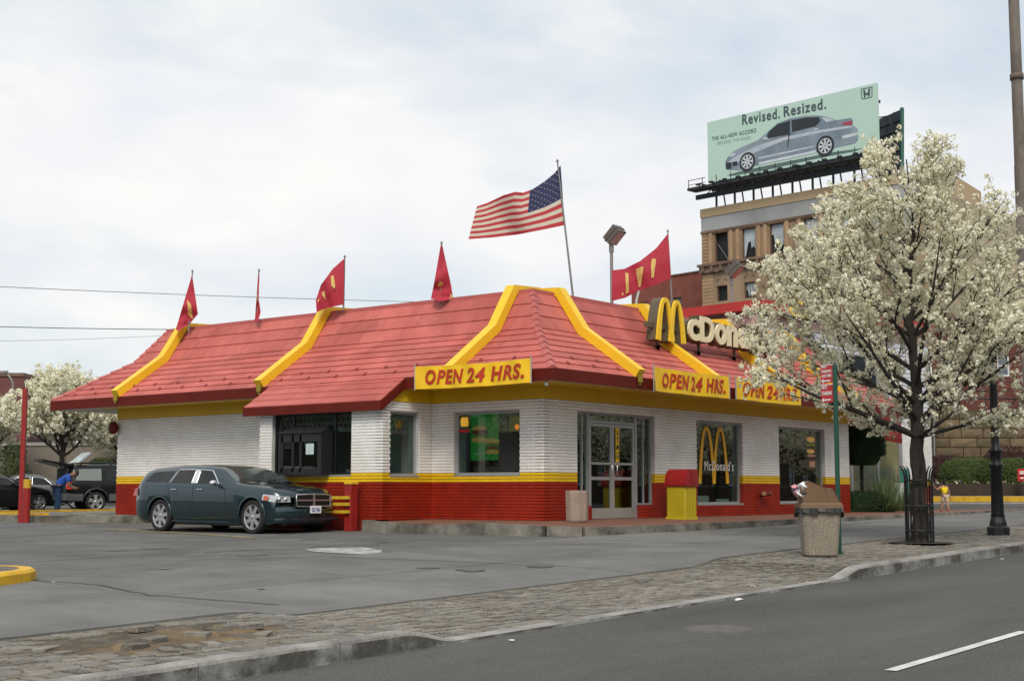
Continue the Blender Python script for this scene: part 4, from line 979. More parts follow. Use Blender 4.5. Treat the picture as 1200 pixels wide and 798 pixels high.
ho = mk(hood, 'hood', [mat('bin_red', (.27, .012, .012), .45, .1, 3), mat('bin_red_dark', (.2, .01, .01), .4)], bn)
mk(lambda b: b.box((c.x-.02, c.y-.292, c.z+.84), (c.x+.22, c.y-.282, c.z+1.09)), 'flap', mat('flap_red', (.25, .012, .012), .4), ho)
# concrete litter bin on the cobbles
c = at(-3.30, -7.85, .004); lb = thing('litter_bin', tuple(c), 'square concrete litter bin with an open brown hood full of rubbish on the cobbles', 'litter bin', 0)
ua, va = (FW*.35+RT*.94).normalized(), None; ua = Vector((math.cos(-.95), math.sin(-.95), 0)); va = Vector((-ua.y, ua.x, 0))
def lq(x, y, z): return c+ua*x+va*y+Z*z
def lbody(b):
    r0, r1 = .245, .295; ch = .045
    def rg_(r, z): return [lq(*p, z) for p in ((-r+ch, -r), (r-ch, -r), (r, -r+ch), (r, r-ch), (r-ch, r), (-r+ch, r), (-r, r-ch), (-r, -r+ch))]
    vs = rg_(r0-.03, 0)+rg_(r0, .03)+rg_(r1, .70)+rg_(r1, .72)
    b.addf(vs, [(q*8+i, q*8+(i+1) % 8, q*8+8+(i+1) % 8, q*8+8+i) for q in range(3) for i in range(8)]+[tuple(range(24, 32))])
mk(lbody, 'concrete_body', mat('bin_aggregate', (.27, .235, .185), .9, .10, 4, bump=.8, bscale=70, fine=.35), lb)
bh = mat('bin_brown_plastic', (.155, .09, .048), .45, .1, 3)
def lrim(b):
    for (s, z0, z1) in ((.325, .74, .80), (.31, .80, .825)):
        b.hexa([lq(*p) for p in ((-s, -s, z0), (s, -s, z0), (s, s, z0), (-s, s, z0), (-s*.98, -s*.98, z1), (s*.98, -s*.98, z1), (s*.98, s*.98, z1), (-s*.98, s*.98, z1))])
mk(lrim, 'rim', bh, lb)
def lhood(b):    # hood rises towards the open side (-x), sloped back at +x
    A_ = [(-.27, .82), (-.33, 1.07), (-.17, 1.16), (.06, 1.07), (.10, .82)]
    B_ = [(.10, .82), (.065, 1.065), (.19, 1.045), (.30, .82)]
    t_ = .02
    # side walls
    for yy in (-.27, .25):
        b.prism([lq(x, yy, z) for x, z in A_], va*t_); b.prism([lq(x, yy, z) for x, z in B_], va*t_)
    for (x0, z0), (x1, z1) in zip(A_[2:]+[], A_[3:]): b.prism([lq(x0, -.27, z0), lq(x1, -.27, z1), lq(x1, .27, z1), lq(x0, .27, z0)], Z*-.018)
    b.prism([lq(-.33, -.27, 1.07), lq(-.17, -.27, 1.16), lq(-.17, .27, 1.16), lq(-.33, .27, 1.07)], Z*-.018)
    for (x0, z0), (x1, z1) in ((B_[1], B_[2]), (B_[2], B_[3])): b.prism([lq(x0, -.27, z0), lq(x1, -.27, z1), lq(x1, .27, z1), lq(x0, .27, z0)], -ua*.018)
    b.prism([lq(-.27, -.26, .82), lq(-.3, -.26, .95), lq(-.3, .26, .95), lq(-.27, .26, .82)], ua*.02)
lh = mk(lhood, 'hood', bh, lb)
def rub(b):
    RR = random.Random(4)
    for k in range(15):
        x, y, z = RR.uniform(-.36, -.18), RR.uniform(-.24, .24), RR.uniform(.93, 1.10); s = RR.uniform(.04, .09); m = RR.choice([0, 0, 1, 1, 2, 3])
        vs = [lq(x+s*math.cos(a)*RR.uniform(.7, 1.2), y+s*math.sin(a)*RR.uniform(.7, 1.2), z+s*RR.uniform(-.5, .6)) for a in [i*math.pi/4 for i in range(8)]]+[lq(x, y, z+s), lq(x-.02, y, z-s)]
        b.addf(vs, [(i, (i+1) % 8, 8) for i in range(8)]+[((i+1) % 8, i, 9) for i in range(8)], m)
tag(mk(rub, 'rubbish', ['white_p', 'black_p', mat('pink_wrapper', (.6, .25, .28), .6), mat('cup_blue', (.12, .2, .35), .5)], lb), kind='stuff')
def bag(b):
    for k in range(22):
        a = k/22*2*math.pi; x, y = .335*math.copysign(min(1, abs(math.cos(a))*1.3), math.cos(a)), .335*math.copysign(min(1, abs(math.sin(a))*1.3), math.sin(a)); h = .05+.05*R.random()+(.06 if .8 < a < 2.6 or a > 5.6 else 0)
        a2 = (k+1)/22*2*math.pi; x2, y2 = .335*math.copysign(min(1, abs(math.cos(a2))*1.3), math.cos(a2)), .335*math.copysign(min(1, abs(math.sin(a2))*1.3), math.sin(a2))
        b.prism([lq(x*.92, y*.92, .745), lq(x2*.92, y2*.92, .745), lq(x2*.97, y2*.97, .745-h), lq(x*.97, y*.97, .745-h*.8)], (ua*math.cos(a)+va*math.sin(a))*.03)
mk(bag, 'bin_liner', mat('black_bag', (.01, .01, .011), .3, .2, 12), lb)
# green sign post with two red parking signs
c = at(-2.62, -7.86); sp = thing('sign_post', tuple(c), 'dark green sign post with two stacked red parking signs behind the concrete litter bin', 'street sign')
mk(lambda b: (b.tube([c-Z*.1, c+Z*3.02], .038, 10), b.tube([c, c+Z*.03], .055, 10)), 'pole', 'greenpole', sp)
sx_ = (-RT*.46+FW*.89).normalized(); sn = sx_.cross(Z)
sn = sn if sn.dot(CAM-c) > 0 else -sn
for k, (z0, z1) in enumerate(((2.74, 3.04), (2.42, 2.72))):
    o_ = c+sx_*.05+Z*z0+sn*.0
    s_ = mk(lambda b: b.obox(o_+sx_*.15+Z*(z1-z0)/2, sx_, Z, sn, .30, z1-z0, .006), 'sign_plate', mat('sign_red', (.50, .02, .022), .4, .06, 5), sp)
    tu = -sx_; o2 = o_+sx_*.30+sn*.008; lines = (['NO', 'PARKING', 'ANYTIME'] if k == 0 else ['NO', 'STANDING']); hh = (z1-z0)/(len(lines)+1)
    mk(lambda b: b.obox(o_+sx_*.15+Z*(z1-z0-.012)+sn*.006, sx_, Z, sn, .30, .012, .004), 'sign_border', 'white_p', s_)
    for i, s in enumerate(lines): mk(lambda b: fit_text(b, s, o2+Z*((z1-z0)-hh*(i+1)+hh*.22)+tu*.03, tu, Z, .24*(.5 if s == 'NO' else 1), hh*.62, .003, .02), 'sign_legend', 'white_p', s_)
    mk(lambda b: (b.obox(o_+sx_*.15+Z*hh*.45+sn*.006, sx_, Z, sn, .18, .022, .004), b.prism([o_+sx_*(.23)+Z*(hh*.45+.035)+sn*.006, o_+sx_*.28+Z*hh*.45+sn*.006, o_+sx_*.23+Z*(hh*.45-.035)+sn*.006], sn*.004)), 'sign_arrow', 'white_p', s_)
# lamp post
c = at(4.44, -7.93); lp = thing('lamp_post', tuple(c), 'black cast iron lamp post standing on the cobbles at the right', 'lamp post')
mk(lambda b: b.lathe([(.225, -.05), (.225, .15), (.21, .17), (.175, .19), (.17, .25), (.14, .34), (.135, .38), (.155, .40)], c, n=8, sm=False), 'base', 'blackmetal', lp)
mk(lambda b: b.lathe([(.125, .38), (.11, 1.32), (.14, 1.34), (.145, 1.40), (.12, 1.42), (.105, 1.46), (.105, 1.62), (.14, 1.64), (.14, 1.68), (.085, 1.74), (.078, 1.9), (.072, 3.6)], c, n=12), 'shaft', 'blackmetal', lp)
def lhd(b):
    b.lathe([(.06, 3.58), (.10, 3.62), (.10, 3.66), (.07, 3.7), (.17, 3.74), (.19, 3.78)], c, n=12); b.lathe([(.27, 4.03), (.26, 4.07), (.15, 4.14), (.05, 4.2), (.03, 4.28), (0, 4.3)], c, n=12)
    b.lathe([(.0, 4.04), (.27, 4.03)], c, n=12)
    for k in range(4): a = k*math.pi/2+.4; b.tube([c+Vector((.18*math.cos(a), .18*math.sin(a), 3.76)), c+Vector((.24*math.cos(a), .24*math.sin(a), 4.04))], .012, 5)
lh_ = mk(lhd, 'lantern', 'blackmetal', lp)
mk(lambda b: b.lathe([(.15, 3.76), (.19, 3.85), (.22, 4.03)], c, n=12), 'lantern_glass', mat('lantern_glass', (.25, .27, .27), .1, .1, 3, spec=.8), lh_)
# tall steel pole, mostly above the frame
c = P(1211, 588, 40); c.z = G(c.x, c.y)
stp = thing('steel_pole', tuple(c), 'thick rust-spotted steel pole rising out of the picture at the right edge', 'pole')
pb = P(1205.5, 590, 40); pt_ = P(1191, 0, 40); hz_ = 16.2
mk(lambda b: (b.tube([Vector((c.x, c.y, c.z)), Vector((c.x, c.y, 10))], [.19, .175], 14), b.tube([Vector((c.x, c.y, 10)), Vector((c.x, c.y, 15.8))], [.165, .155], 14)), 'shaft', mat('weathered_steel', (.19, .165, .14), .7, .25, 3, col2=(.12, .10, .085), stretch=(1, 1, .4), fine=.08), stp)
mk(lambda b: b.lathe([(.16, 12.55), (.195, 12.55), (.195, 12.72), (.16, 12.72)], (c.x, c.y, 0), n=14), 'joint_collar', mat('collar_rust', (.13, .10, .08), .8), stp)
# tree guard
tc_ = Vector((1.0, -7.72, 0)); tc_.z = G(1.0, -7.72)
tg = thing('tree_guard', tuple(tc_), 'black iron tree guard with curled tips around the flowering street tree', 'tree guard')
def gd(k, n=12):
    b = MB(); a = 2*math.pi*k/n; dx, dy = math.cos(a), math.sin(a); r_ = .24
    q = lambda rr, z: tc_+Vector((dx*rr, dy*rr, z))
    b.tube([q(r_, -.02), q(r_, 1.18), q(r_+.015, 1.26), q(r_+.045, 1.33), q(r_+.09, 1.38)], [.015, .015, .014, .012, .008], 6)
    b.build('guard_bar', 'blackmetal', tg)
for k in range(12): gd(k)
for z in (.22, .66, 1.12): mk(lambda b: b.lathe([(.228, z-.018), (.252, z-.018), (.252, z+.018), (.228, z+.018)], tc_, n=24), 'guard_hoop', 'blackmetal', tg)
def bed(b):
    n = 18; b.face([(1.0+.58*math.cos(2*math.pi*i/n)*1.05, -7.75+.58*math.sin(2*math.pi*i/n), G(1.0, -7.75)+.012) for i in range(n)])
mk(bed, 'tree_pit', mat('dark_soil', (.05, .04, .03), .95, .3, 8, bump=1), kind='structure')
# drive-through guard rail and posts
c = at(-1.86, 3.78); gr = thing('guard_rail', tuple(c), 'red post with three yellow rails protecting the pay window wall', 'guard rail')
mk(lambda b: b.bevbox((c.x-.11, c.y-.10, c.z), (c.x+.11, c.y+.10, c.z+1.0), .01), 'post', 'redpole', gr)
mk(lambda b: b.bevbox((c.x-.125, c.y-.115, c.z+1.0), (c.x+.125, c.y+.115, c.z+1.05), .02), 'post_cap', 'kerby', gr)
for z in (.38, .54, .68): mk(lambda b: b.box((c.x-.17, c.y-.08, c.z+z), (c.x-.11, c.y+2.0, c.z+z+.065)), 'rail', mat('rail_yellow', (.55, .36, .02), .55, .2, 5), gr)
def redpost(px, pyb, d, h, s, lab, cap):
    q = P(px, pyb, d); q.z = G(q.x, q.y); t = thing('steel_post', tuple(q), lab, 'post')
    mk(lambda b: b.obox(q+Z*h/2, RT, FW, Z, s, s, h) if not cap else b.tube([q, q+Z*h], s/2, 12), 'post_shaft', 'redpole', t)
    if cap: mk(lambda b: b.tube([q+Z*(h-.0), q+Z*(h+.24)], s/2+.005, 12), 'post_cap', 'kerby', t)
redpost(24, 612, 38.6, 3.66, .115, 'tall slim red steel post at the left edge of the parking lot', False)
redpost(30.5, 611, 38.2, .93, .20, 'short red bollard with a yellow top beside the tall red post', True)
# ============================================================ CARS
def lerp(a, b, t): return a+(b-a)*t
def cv(pts, x):
    if x <= pts[0][0]: return pts[0][1]
    for (a, p), (c, q) in zip(pts, pts[1:]):
        if x <= c: return p+(q-p)*(x-a)/(c-a)
    return pts[-1][1]
def cvs(pts, x, w=.07): return (cv(pts, x-w)+2*cv(pts, x)+cv(pts, x+w)+cv(pts, x-w*.5)+cv(pts, x+w*.5))/6
class Car:
    nr = .34
    def __init__(s, **k): s.__dict__.update(k)
    def W_(s, x):
        e0 = max(0, 1-x/.55); e1 = max(0, 1-(s.L-x)/.45); return s.W*(1-.10*e0**2-.08*e1**2)
    def wx(s, x, y): q = min(1, abs(y)/s.W)**2.6; return x+s.nr*q*max(0, 1-x/.75)**1.3-.16*q*max(0, 1-(s.L-x)/.6)**1.3
    def ring(s, x):
        W = s.W_(x); zt = cvs(s.top, x, .05); zb = min(cvs(s.belt, x, .05), zt-.008); h = max(0, min(1, (zt-zb)/.38))
        zl = s.zl+.06*max(0, 1-x/.25)+.08*max(0, 1-(s.L-x)/.3); Ra = s.Ra
        za = 0
        for xc in (s.xf, s.xr):
            dx = abs(x-xc)
            if dx < Ra: za = s.rw+math.sqrt(Ra*Ra-dx*dx)
        k = [(W*.90, max(zl, za)), (W*.975, max(zl+.13, za)), (W, max(.50, za+.004)), (W*.998, max(lerp(.5, zb, .55), za+.006)), (W*.985, max(zb-.09, za+.01)), (W*.955, zb)]
        yr = W*(.93-s.tum*h)
        hh = zt-zb
        k += [(lerp(W*.94, yr, .5), zb+hh*.47), (yr, zb+hh*.86), (yr*.86, zb+hh*.965), (yr*.5, zb+hh*.995), (0, zt)]
        return k
    def side(s, x, v):    # v 0..1 from belt to roof edge
        k = s.ring(x); a, b_, c = k[5], k[6], k[7]
        q = (lerp(a[0], b_[0], v*2), lerp(a[1], b_[1], v*2)) if v < .5 else (lerp(b_[0], c[0], v*2-1), lerp(b_[1], c[1], v*2-1))
        return q
    def low(s, x, z):     # y on the lower side at height z
        k = s.ring(x)
        for a, b_ in zip(k, k[1:]):
            if a[1] <= z <= b_[1] and b_[1] > a[1]: return lerp(a[0], b_[0], (z-a[1])/(b_[1]-a[1]))
        return k[2][0]
    def build(s, root):
        xs = [0, .02, .05]+rng(.1, s.L-.1, .07)+[s.L-.05, s.L-.02, s.L]
        for xc in (s.xf, s.xr):
            for dx in (s.Ra, s.Ra-.002, s.Ra-.03): xs += [xc-dx, xc+dx]
        xs = sorted(set(xs)); b = MB(); K = 11; vs = []
        for x in xs:
            k = s.ring(x); vs += [(s.wx(x, y), -y, z) for y, z in k]+[(s.wx(x, y), y, z) for y, z in reversed(k[:-1])]
        n = 2*K-1; b.addf(vs, [(i*n+j, (i+1)*n+j, (i+1)*n+j+1, i*n+j+1) for i in range(len(xs)-1) for j in range(n-1)], 0, 0, True)
        b.face(vs[:n], 0); b.face(vs[-n:][::-1], 0)
        body = b.build('body', s.paint, root, rel=False)
        def ub(b):
            w_ = s.W-.27; b.box((.12, -w_, s.zl-.01), (s.L-.15, w_, .62))
            b.box((s.xf+s.Ra+.02, -s.W*.88, s.zl-.03), (s.xr-s.Ra-.02, s.W*.88, s.zl+.06))
        mk(ub, 'underbody', 'blackplastic', root, rel=False)
        return body
    def win(s, parent, xb0, xb1, xt0, xt1, v0, v1, sides=(-1, 1), m='carglass', name='window', trim=None, off=.007):
        for sd in sides:
            b = MB(); nx, ny = 12, 5; vs = []; nv = []
            for i in range(nx+1):
                for j in range(ny+1):
                    v = v0+(v1-v0)*j/ny; x = lerp(lerp(xb0, xb1, i/nx), lerp(xt0, xt1, i/nx), j/ny); y, z = s.side(x, v); vs.append((x, sd*(y+off), z+off*.25))
            b.addf(vs, [((i*(ny+1)+j, (i+1)*(ny+1)+j, (i+1)*(ny+1)+j+1, i*(ny+1)+j+1) if sd < 0 else (i*(ny+1)+j+1, (i+1)*(ny+1)+j+1, (i+1)*(ny+1)+j, i*(ny+1)+j)) for i in range(nx) for j in range(ny)], 0, 0, True)
            wo = b.build(name, m, parent, rel=False)
            if trim:
                t = MB(); idx = [i*(ny+1)+ny for i in range(nx+1)]; lft = [j for j in range(ny+1)]; rgt = [nx*(ny+1)+j for j in range(ny, -1, -1)]
                path = lft+idx[1:]+rgt[1:]
                if trim[1] == 'noback': path = lft+idx[1:]
                t.tube([vs[i] for i in path], trim[0], 5); t.build('window_trim', 'chrome' if trim[2] == 'c' else 'blackplastic', wo, rel=False)
    def tops(s, parent, x0, x1, yf=.93, m='windshield', name='windscreen', off=.006, rnd=.05):
        b = MB(); nx, ny = 12, 16; vs = []
        for i in range(nx+1):
            for j in range(ny+1):
                q = -1+2*j/ny; x = lerp(x0, x1, i/nx)+rnd*q*q*(1 if x0 < s.L/2 else -1)
                k = s.ring(x); yr, zr = k[7]; y = q*yr*yf
                ay = abs(y)
                z = None
                for a, c in zip(k[7:], k[8:]):
                    if c[0] <= ay <= a[0]+1e-9: z = lerp(c[1], a[1], (ay-c[0])/(a[0]-c[0]+1e-9)); break
                vs.append((x, y, (z if z else zr)+off))
        b.addf(vs, [(i*(ny+1)+j, (i+1)*(ny+1)+j, (i+1)*(ny+1)+j+1, i*(ny+1)+j+1) for i in range(nx) for j in range(ny)], 0, 0, True)
        return b.build(name, m, parent, rel=False)
    def wheel(s, root, x, sd, spokes=5, open_=True, hub='rim', chromey=False):
        r_ = s.rw; y0 = sd*(s.W-.225); y1 = sd*(s.W-.015); c = (x, 0, r_)
        t = mk(lambda b: b.lathe([(r_*.70, y0), (r_*.93, y0), (r_*.995, y0+sd*.03), (r_, (y0+y1)/2), (r_*.995, y1-sd*.03), (r_*.93, y1), (r_*.72, y1-sd*.004), (r_*.70, y1-sd*.02)], c, 'y', 28), 'wheel', 'rubber', root, rel=False)
        def rm(b):
            b.lathe([(r_*.73, y1-sd*.012), (r_*.69, y1-sd*.004), (r_*.66, y1-sd*.03), (r_*.64, y1-sd*.11)], c, 'y', 28, 0)
            b.lathe([(0, y1-sd*.11), (r_*.66, y1-sd*.11)], c, 'y', 20, 1)
            b.lathe([(0, y1-sd*.008), (r_*.11, y1-sd*.01), (r_*.17, y1-sd*.03), (r_*.17, y1-sd*.09)], c, 'y', 14, 0)
            for k in range(spokes):
                a = 2*math.pi*k/spokes+.3; d_ = Vector((math.cos(a), 0, math.sin(a))); e_ = Vector((-math.sin(a), 0, math.cos(a))); c0 = Vector((x, 0, r_))
                w0, w1 = (.085, .075) if spokes <= 5 else (.075, .088)
                q = [(c0+d_*r_*.12-e_*w0/2*1.1), (c0+d_*r_*.12+e_*w0/2*1.1), (c0+d_*r_*.69+e_*w1), (c0+d_*r_*.69-e_*w1)]
                q = q if spokes <= 5 else [c0+d_*r_*.12-e_*w0/2, c0+d_*r_*.12+e_*w0/2, c0+d_*r_*.69+e_*w1/2, c0+d_*r_*.69-e_*w1/2]
                ya, yb = y1-sd*.05, y1-sd*.018
                lo = [Vector((p.x, ya, p.z)) for p in q]; hi = [Vector((p.x, yb-sd*.0 if i < 2 else yb+sd*.004, p.z)) for i, p in enumerate(q)]
                b.hexa(lo+hi if sd > 0 else lo+hi, 0)
        mk(rm, 'rim', [hub, 'blackplastic'], t, rel=False)
    def arches(s, body, m, r_=.016):
        for xc in (s.xf, s.xr):
            for sd in (-1, 1):
                b = MB(); pts = []
                for k in range(15):
                    a = math.pi*k/14; x = xc+math.cos(a)*(s.Ra+.012); z = s.rw+math.sin(a)*(s.Ra+.012); pts.append((x, sd*(s.low(x, z)+.0), z))
                b.tube(pts, r_, 6); b.build('wheel_arch', m, body, rel=False)
    def seam(s, body, x, z0=None, z1=None, slope=0, vtop=None):
        for sd in (-1, 1):
            b = MB(); pts = []
            zb = s.ring(x)[5][1]
            for k in range(9): z = lerp(z0 or s.zl+.12, zb, k/8); pts.append((x+slope*k/8, sd*(s.low(x+slope*k/8, z)+.0015), z))
            b.tube(pts, .0045, 4)
            b.build('door_seam', 'blackplastic', body, rel=False)
    def blob(s, b, c, r3, m=0, n=12):
        vs = []; prof = [(math.sin(math.pi*i/8), -math.cos(math.pi*i/8)) for i in range(9)]
        for r_, h in prof:
            for k in range(n): a = 2*math.pi*k/n; vs.append((c[0]+r3[0]*r_*math.cos(a), c[1]+r3[1]*r_*math.sin(a), c[2]+r3[2]*h))
        b.addf(vs, [(i*n+k, i*n+(k+1) % n, (i+1)*n+(k+1) % n, (i+1)*n+k) for i in range(8) for k in range(n)], m, 0, True)
def carpaint(name, col, metal=.35, coat=.5): 
    m = mat(name, col, .3, .03, 2, metal=metal, spec=.5 if coat > .3 else .25, coat=coat); return m
# ---- the blue-grey wagon at the pay window (front towards -y). local x runs from nose to tail
wag = thing('parked_car', (-2.80, 3.98, -.285), 'dark blue-grey station wagon with chrome window frames at the pay window', 'car', math.pi/2)
wp = carpaint('slate_blue_paint', (.015, .037, .046), .55, .9)
C = Car(L=4.96, W=.94, zl=.20, Ra=.405, rw=.362, xf=.85, xr=3.90, tum=.17, paint=wp,
  top=[(0, .74), (.03, .82), (.12, .90), (.3, .955), (.7, 1.0), (1.1, 1.035), (1.42, 1.07), (1.55, 1.12), (1.8, 1.26), (2.05, 1.385), (2.25, 1.44), (2.6, 1.475), (3.1, 1.485), (3.6, 1.47), (4.1, 1.44), (4.4, 1.41), (4.6, 1.36), (4.76, 1.20), (4.88, 1.05), (4.98, .95), (5.02, .80)],
  belt=[(0, .68), (.05, .74), (.15, .80), (.4, .87), (.9, .94), (1.4, 1.0), (2, 1.02), (3, 1.04), (4, 1.065), (4.6, 1.08), (4.8, 1.06), (4.95, .93), (5.02, .78)])
body = C.build(wag)
C.win(wag, 1.95, 2.70, 2.32, 2.72, .10, .84, trim=(.017, 'full', 'c')); C.win(wag, 2.86, 3.60, 2.86, 3.45, .10, .84, trim=(.017, 'full', 'c')); C.win(wag, 3.72, 4.50, 3.62, 4.32, .12, .80)
C.win(wag, 2.715, 2.845, 2.735, 2.845, .08, .86, m='chrome', name='pillar_trim', off=.012)
C.tops(wag, 1.50, 2.14); C.tops(wag, 4.50, 4.80, .85, 'carglass', 'rear_window')
for xc in (.85, 3.90):
    for sd in (-1, 1): C.wheel(wag, xc, sd, 7, hub='rim')
C.arches(body, wp, .02); C.seam(body, 1.62, slope=.12); C.seam(body, 2.78); C.seam(body, 3.55, z0=.75, slope=.12)
for sd in (-1, 1):
    for xx in (2.55, 3.42): mk(lambda b: b.tube([(xx-.08, sd*(C.low(xx, .93)+.008), .935), (xx-.05, sd*(C.low(xx, .93)+.035), .935), (xx+.05, sd*(C.low(xx, .93)+.035), .935), (xx+.08, sd*(C.low(xx, .93)+.008), .935)], .013, 6), 'door_handle', 'chrome', body, rel=False)
    mk(lambda b: (C.blob(b, (1.98, sd*1.02, 1.07), (.07, .10, .065)), b.tube([(2.0, sd*.90, 1.03), (1.99, sd*.98, 1.05)], .02, 6)), 'wing_mirror', 'chrome', wag, rel=False)
    def hlm(b):    # headlamp wraps round the corner
        vs = []; n_ = 8
        for i in range(n_+1):
            x = .035+.40*(i/n_)**1.6; 
            for z in (.665+.05*i/n_, .80+.035*i/n_): y = C.low(x, z); vs.append((C.wx(x, y)-.006, sd*(y+.008), z))
        b.addf(vs, [(2*i, 2*i+2, 2*i+3, 2*i+1) for i in range(n_)], 0, 0, True)
        b.face([(C.wx(.0, .55)-.012, sd*.55, .67), vs[0], vs[1], (C.wx(.0, .57)-.012, sd*.57, .79)], 0)
        for k in range(2): C.blob(b, (C.wx(.02, .62+.12*k)+.0, sd*(.63+.12*k), .73), (.03, .05, .045), 1)
    h_ = mk(hlm, 'headlight', [mat('headlight_lens', (.50, .52, .53), .08, .1, 12, spec=1, metal=.4), 'chrome'], wag, rel=False)
    mk(lambda b: b.addf([(x, sd*(C.low(x, z)+.012), z) for x in (.36, .42, .48) for z in (.71, .80)], [(0, 2, 3, 1), (2, 4, 5, 3)]), 'side_marker', mat('amber_lens', (.45, .08, .03), .2, spec=.8), h_, rel=False)
    mk(lambda b: b.addf([(x, sd*(C.low(x, z)+.01), z) for x in (4.72, 4.82, 4.93) for z in (.80, .97)], [(0, 2, 3, 1), (2, 4, 5, 3)]), 'tail_light', mat('tail_lens', (.35, .02, .015), .2, spec=.8), wag, rel=False)
def grl(b):
    b.box((-.03, -.46, .58), (.06, .46, .82), 0)
    for z in (.615, .65, .68, .73, .76, .79): b.box((-.038, -.44, z), (-.028, .44, z+.012), 2)
    b.box((-.055, -.47, .695), (-.02, .47, .722), 1); b.box((-.06, -.018, .57), (-.02, .018, .83), 1)
    b.tube([(-.035, -.48, .585), (-.035, -.50, .82), (-.025, 0, .838), (-.035, .50, .82), (-.035, .48, .585), (-.035, 0, .572), (-.035, -.48, .585)], .014, 6, 1)
mk(grl, 'grille', ['black_p', 'rim', 'blackplastic'], wag, rel=False)
def bmp(b):
    n_ = 12; 
    for z0, z1, o in ((.36, .57, .045), (.24, .36, .02)):
        vs = []
        for i in range(n_+1):
            q = -1+2*i/n_; y = q*.84; x = C.wx(.0, y)-o*.6
            vs += [(x, y, z0), (x-.015, y, (z0+z1)/2), (x, y, z1), (x+.10, y*.98, z1+.01)]
        b.addf(vs, [(4*i+j+1, 4*i+5+j, 4*i+4+j, 4*i+j) for i in range(n_) for j in range(3)], 0, 0, True)
    b.box((-.075, -.46, .29), (-.02, .46, .355), 1)
    for sd in (-1, 1): b.box((.0, sd*.64-.11, .30), (.06, sd*.64+.11, .36), 1)
mk(bmp, 'bumper', [wp, 'black_p'], wag, rel=False)
def lic(b):
    b.box((-.105, -.155, .44), (-.09, .155, .595), 0)
    vs, fs = textmesh('CRC 9264', 1, .004, .02); x1 = max(v.x for v in vs)
    b.addf([(-.108, -.12+.24*v.x/x1*1, .475+.08*v.y/.73) for v in [Vector((x1-v.x, v.y, v.z)) for v in vs]] if False else [(-.107-v.z, .12-.24*v.x/x1, .475+.08*v.y/.73) for v in vs], fs, 1)
mk(lic, 'licence_plate', ['white_p', mat('plate_blue', (.03, .05, .25), .5)], wag, rel=False)
mk(lambda b: [b.tube([(1.52, s_*.1, 1.125), (1.62, s_*.62, 1.16)], .008, 5) for s_ in (-1, 1)], 'wiper', 'blackplastic', wag, rel=False)
mk(lambda b: [b.box((1.5, sd*.925-.012, .235), (3.45, sd*.925+.012, .275)) for sd in (-1, 1)], 'sill_trim', wp, wag, rel=False)
# ---- black SUV with open tailgate, nose towards the right, behind the restaurant end
suvp = P(112, 600, 52.0); suvp.z = G(suvp.x, suvp.y)
sdir = (RT*.86+FW*.51).normalized()      # tail -> nose
SR = math.atan2(-sdir.y, -sdir.x)        # local +x is towards the tail
S2 = Car(L=4.75, W=.90, zl=.36, Ra=.46, rw=.37, xf=.88, xr=3.70, tum=.13, paint=carpaint('suv_black_paint', (.007, .008, .009), .0, .12),
  top=[(0, .85), (.05, .98), (.3, 1.05), (1.1, 1.10), (1.3, 1.16), (1.8, 1.60), (2.1, 1.72), (3, 1.76), (4.2, 1.73), (4.6, 1.66), (4.68, 1.5), (4.72, 1.1), (4.75, .9)],
  belt=[(0, .8), (.3, .98), (1.2, 1.06), (4.6, 1.10), (4.72, 1.05), (4.75, .85)])
nose = suvp+sdir*3.70+sdir.cross(Z)*-.90
cen = suvp + Z.cross(sdir)*.90
suv = thing('parked_suv', tuple(cen+sdir*3.70), 'black SUV with its rear hatch open parked behind the left end of the restaurant', 'car', SR)
sb = S2.build(suv)
S2.win(suv, 1.75, 2.55, 2.0, 2.55, .08, .85); S2.win(suv, 2.65, 3.35, 2.65, 3.35, .08, .85); S2.win(suv, 3.50, 4.45, 3.5, 4.32, .08, .85, m=mat('suv_pale_glass', (.16, .19, .17), .1, .1, 2, spec=.8))
S2.tops(suv, 1.3, 1.85)
for xc in (.88, 3.70):
    for sd in (-1, 1): S2.wheel(suv, xc, sd, 5, hub='rim')
gm = mat('suv_grey_cladding', (.085, .09, .095), .5, .08, 3)
S2.arches(sb, 'black_p', .045)
def clad(b):
    for sd in (-1, 1):
        for x0, x1 in ((1.36, 3.22), (4.18, 4.70), (.1, .40)): b.box((x0, sd*.90-.03, .40), (x1, sd*.90+.03, .66))
    b.box((4.62, -.86, .42), (4.86, .86, .68))
mk(clad, 'lower_cladding', gm, suv, rel=False)
for sd in (-1, 1):
    mk(lambda b: (b.box((4.60, sd*.86-.07, .82), (4.77, sd*.86+.06, 1.10), 0), b.box((4.60, sd*.86-.072, .98), (4.774, sd*.86+.062, 1.03), 1)), 'tail_light', [mat('tail_lens_red', (.55, .03, .02), .25, spec=.8), mat('tail_lens_orange', (.65, .18, .05), .25)], suv, rel=False)
    mk(lambda b: (b.tube([(1.9, sd*.62, 1.80), (4.3, sd*.62, 1.80)], .02, 6), *[b.box((x, sd*.62-.02, 1.70), (x+.06, sd*.62+.02, 1.80)) for x in (1.95, 3.1, 4.2)]), 'roof_rail', 'blackplastic', suv, rel=False)
def cargo(b):
    b.box((4.66, -.72, .72), (4.765, .72, 1.58), 0); b.box((4.70, -.3, .8), (4.78, .3, 1.25), 1)
mk(cargo, 'cargo_opening', [mat('cargo_dark', (.015, .015, .016), .9), mat('cargo_grey_bag', (.22, .23, .22), .8)], suv, rel=False)
def hatch(b):
    q = [(4.50, 1.72), (4.95, 1.80), (5.35, 1.86), (5.62, 1.92)]; t_ = .07
    b.prism([(x, -.74, z) for x, z in q]+[(x-.02, -.74, z-t_-.05*(i == 1)) for i, (x, z) in reversed(list(enumerate(q)))], (0, 1.48, 0))
ht = mk(hatch, 'tailgate', S2.paint, suv, rel=False)
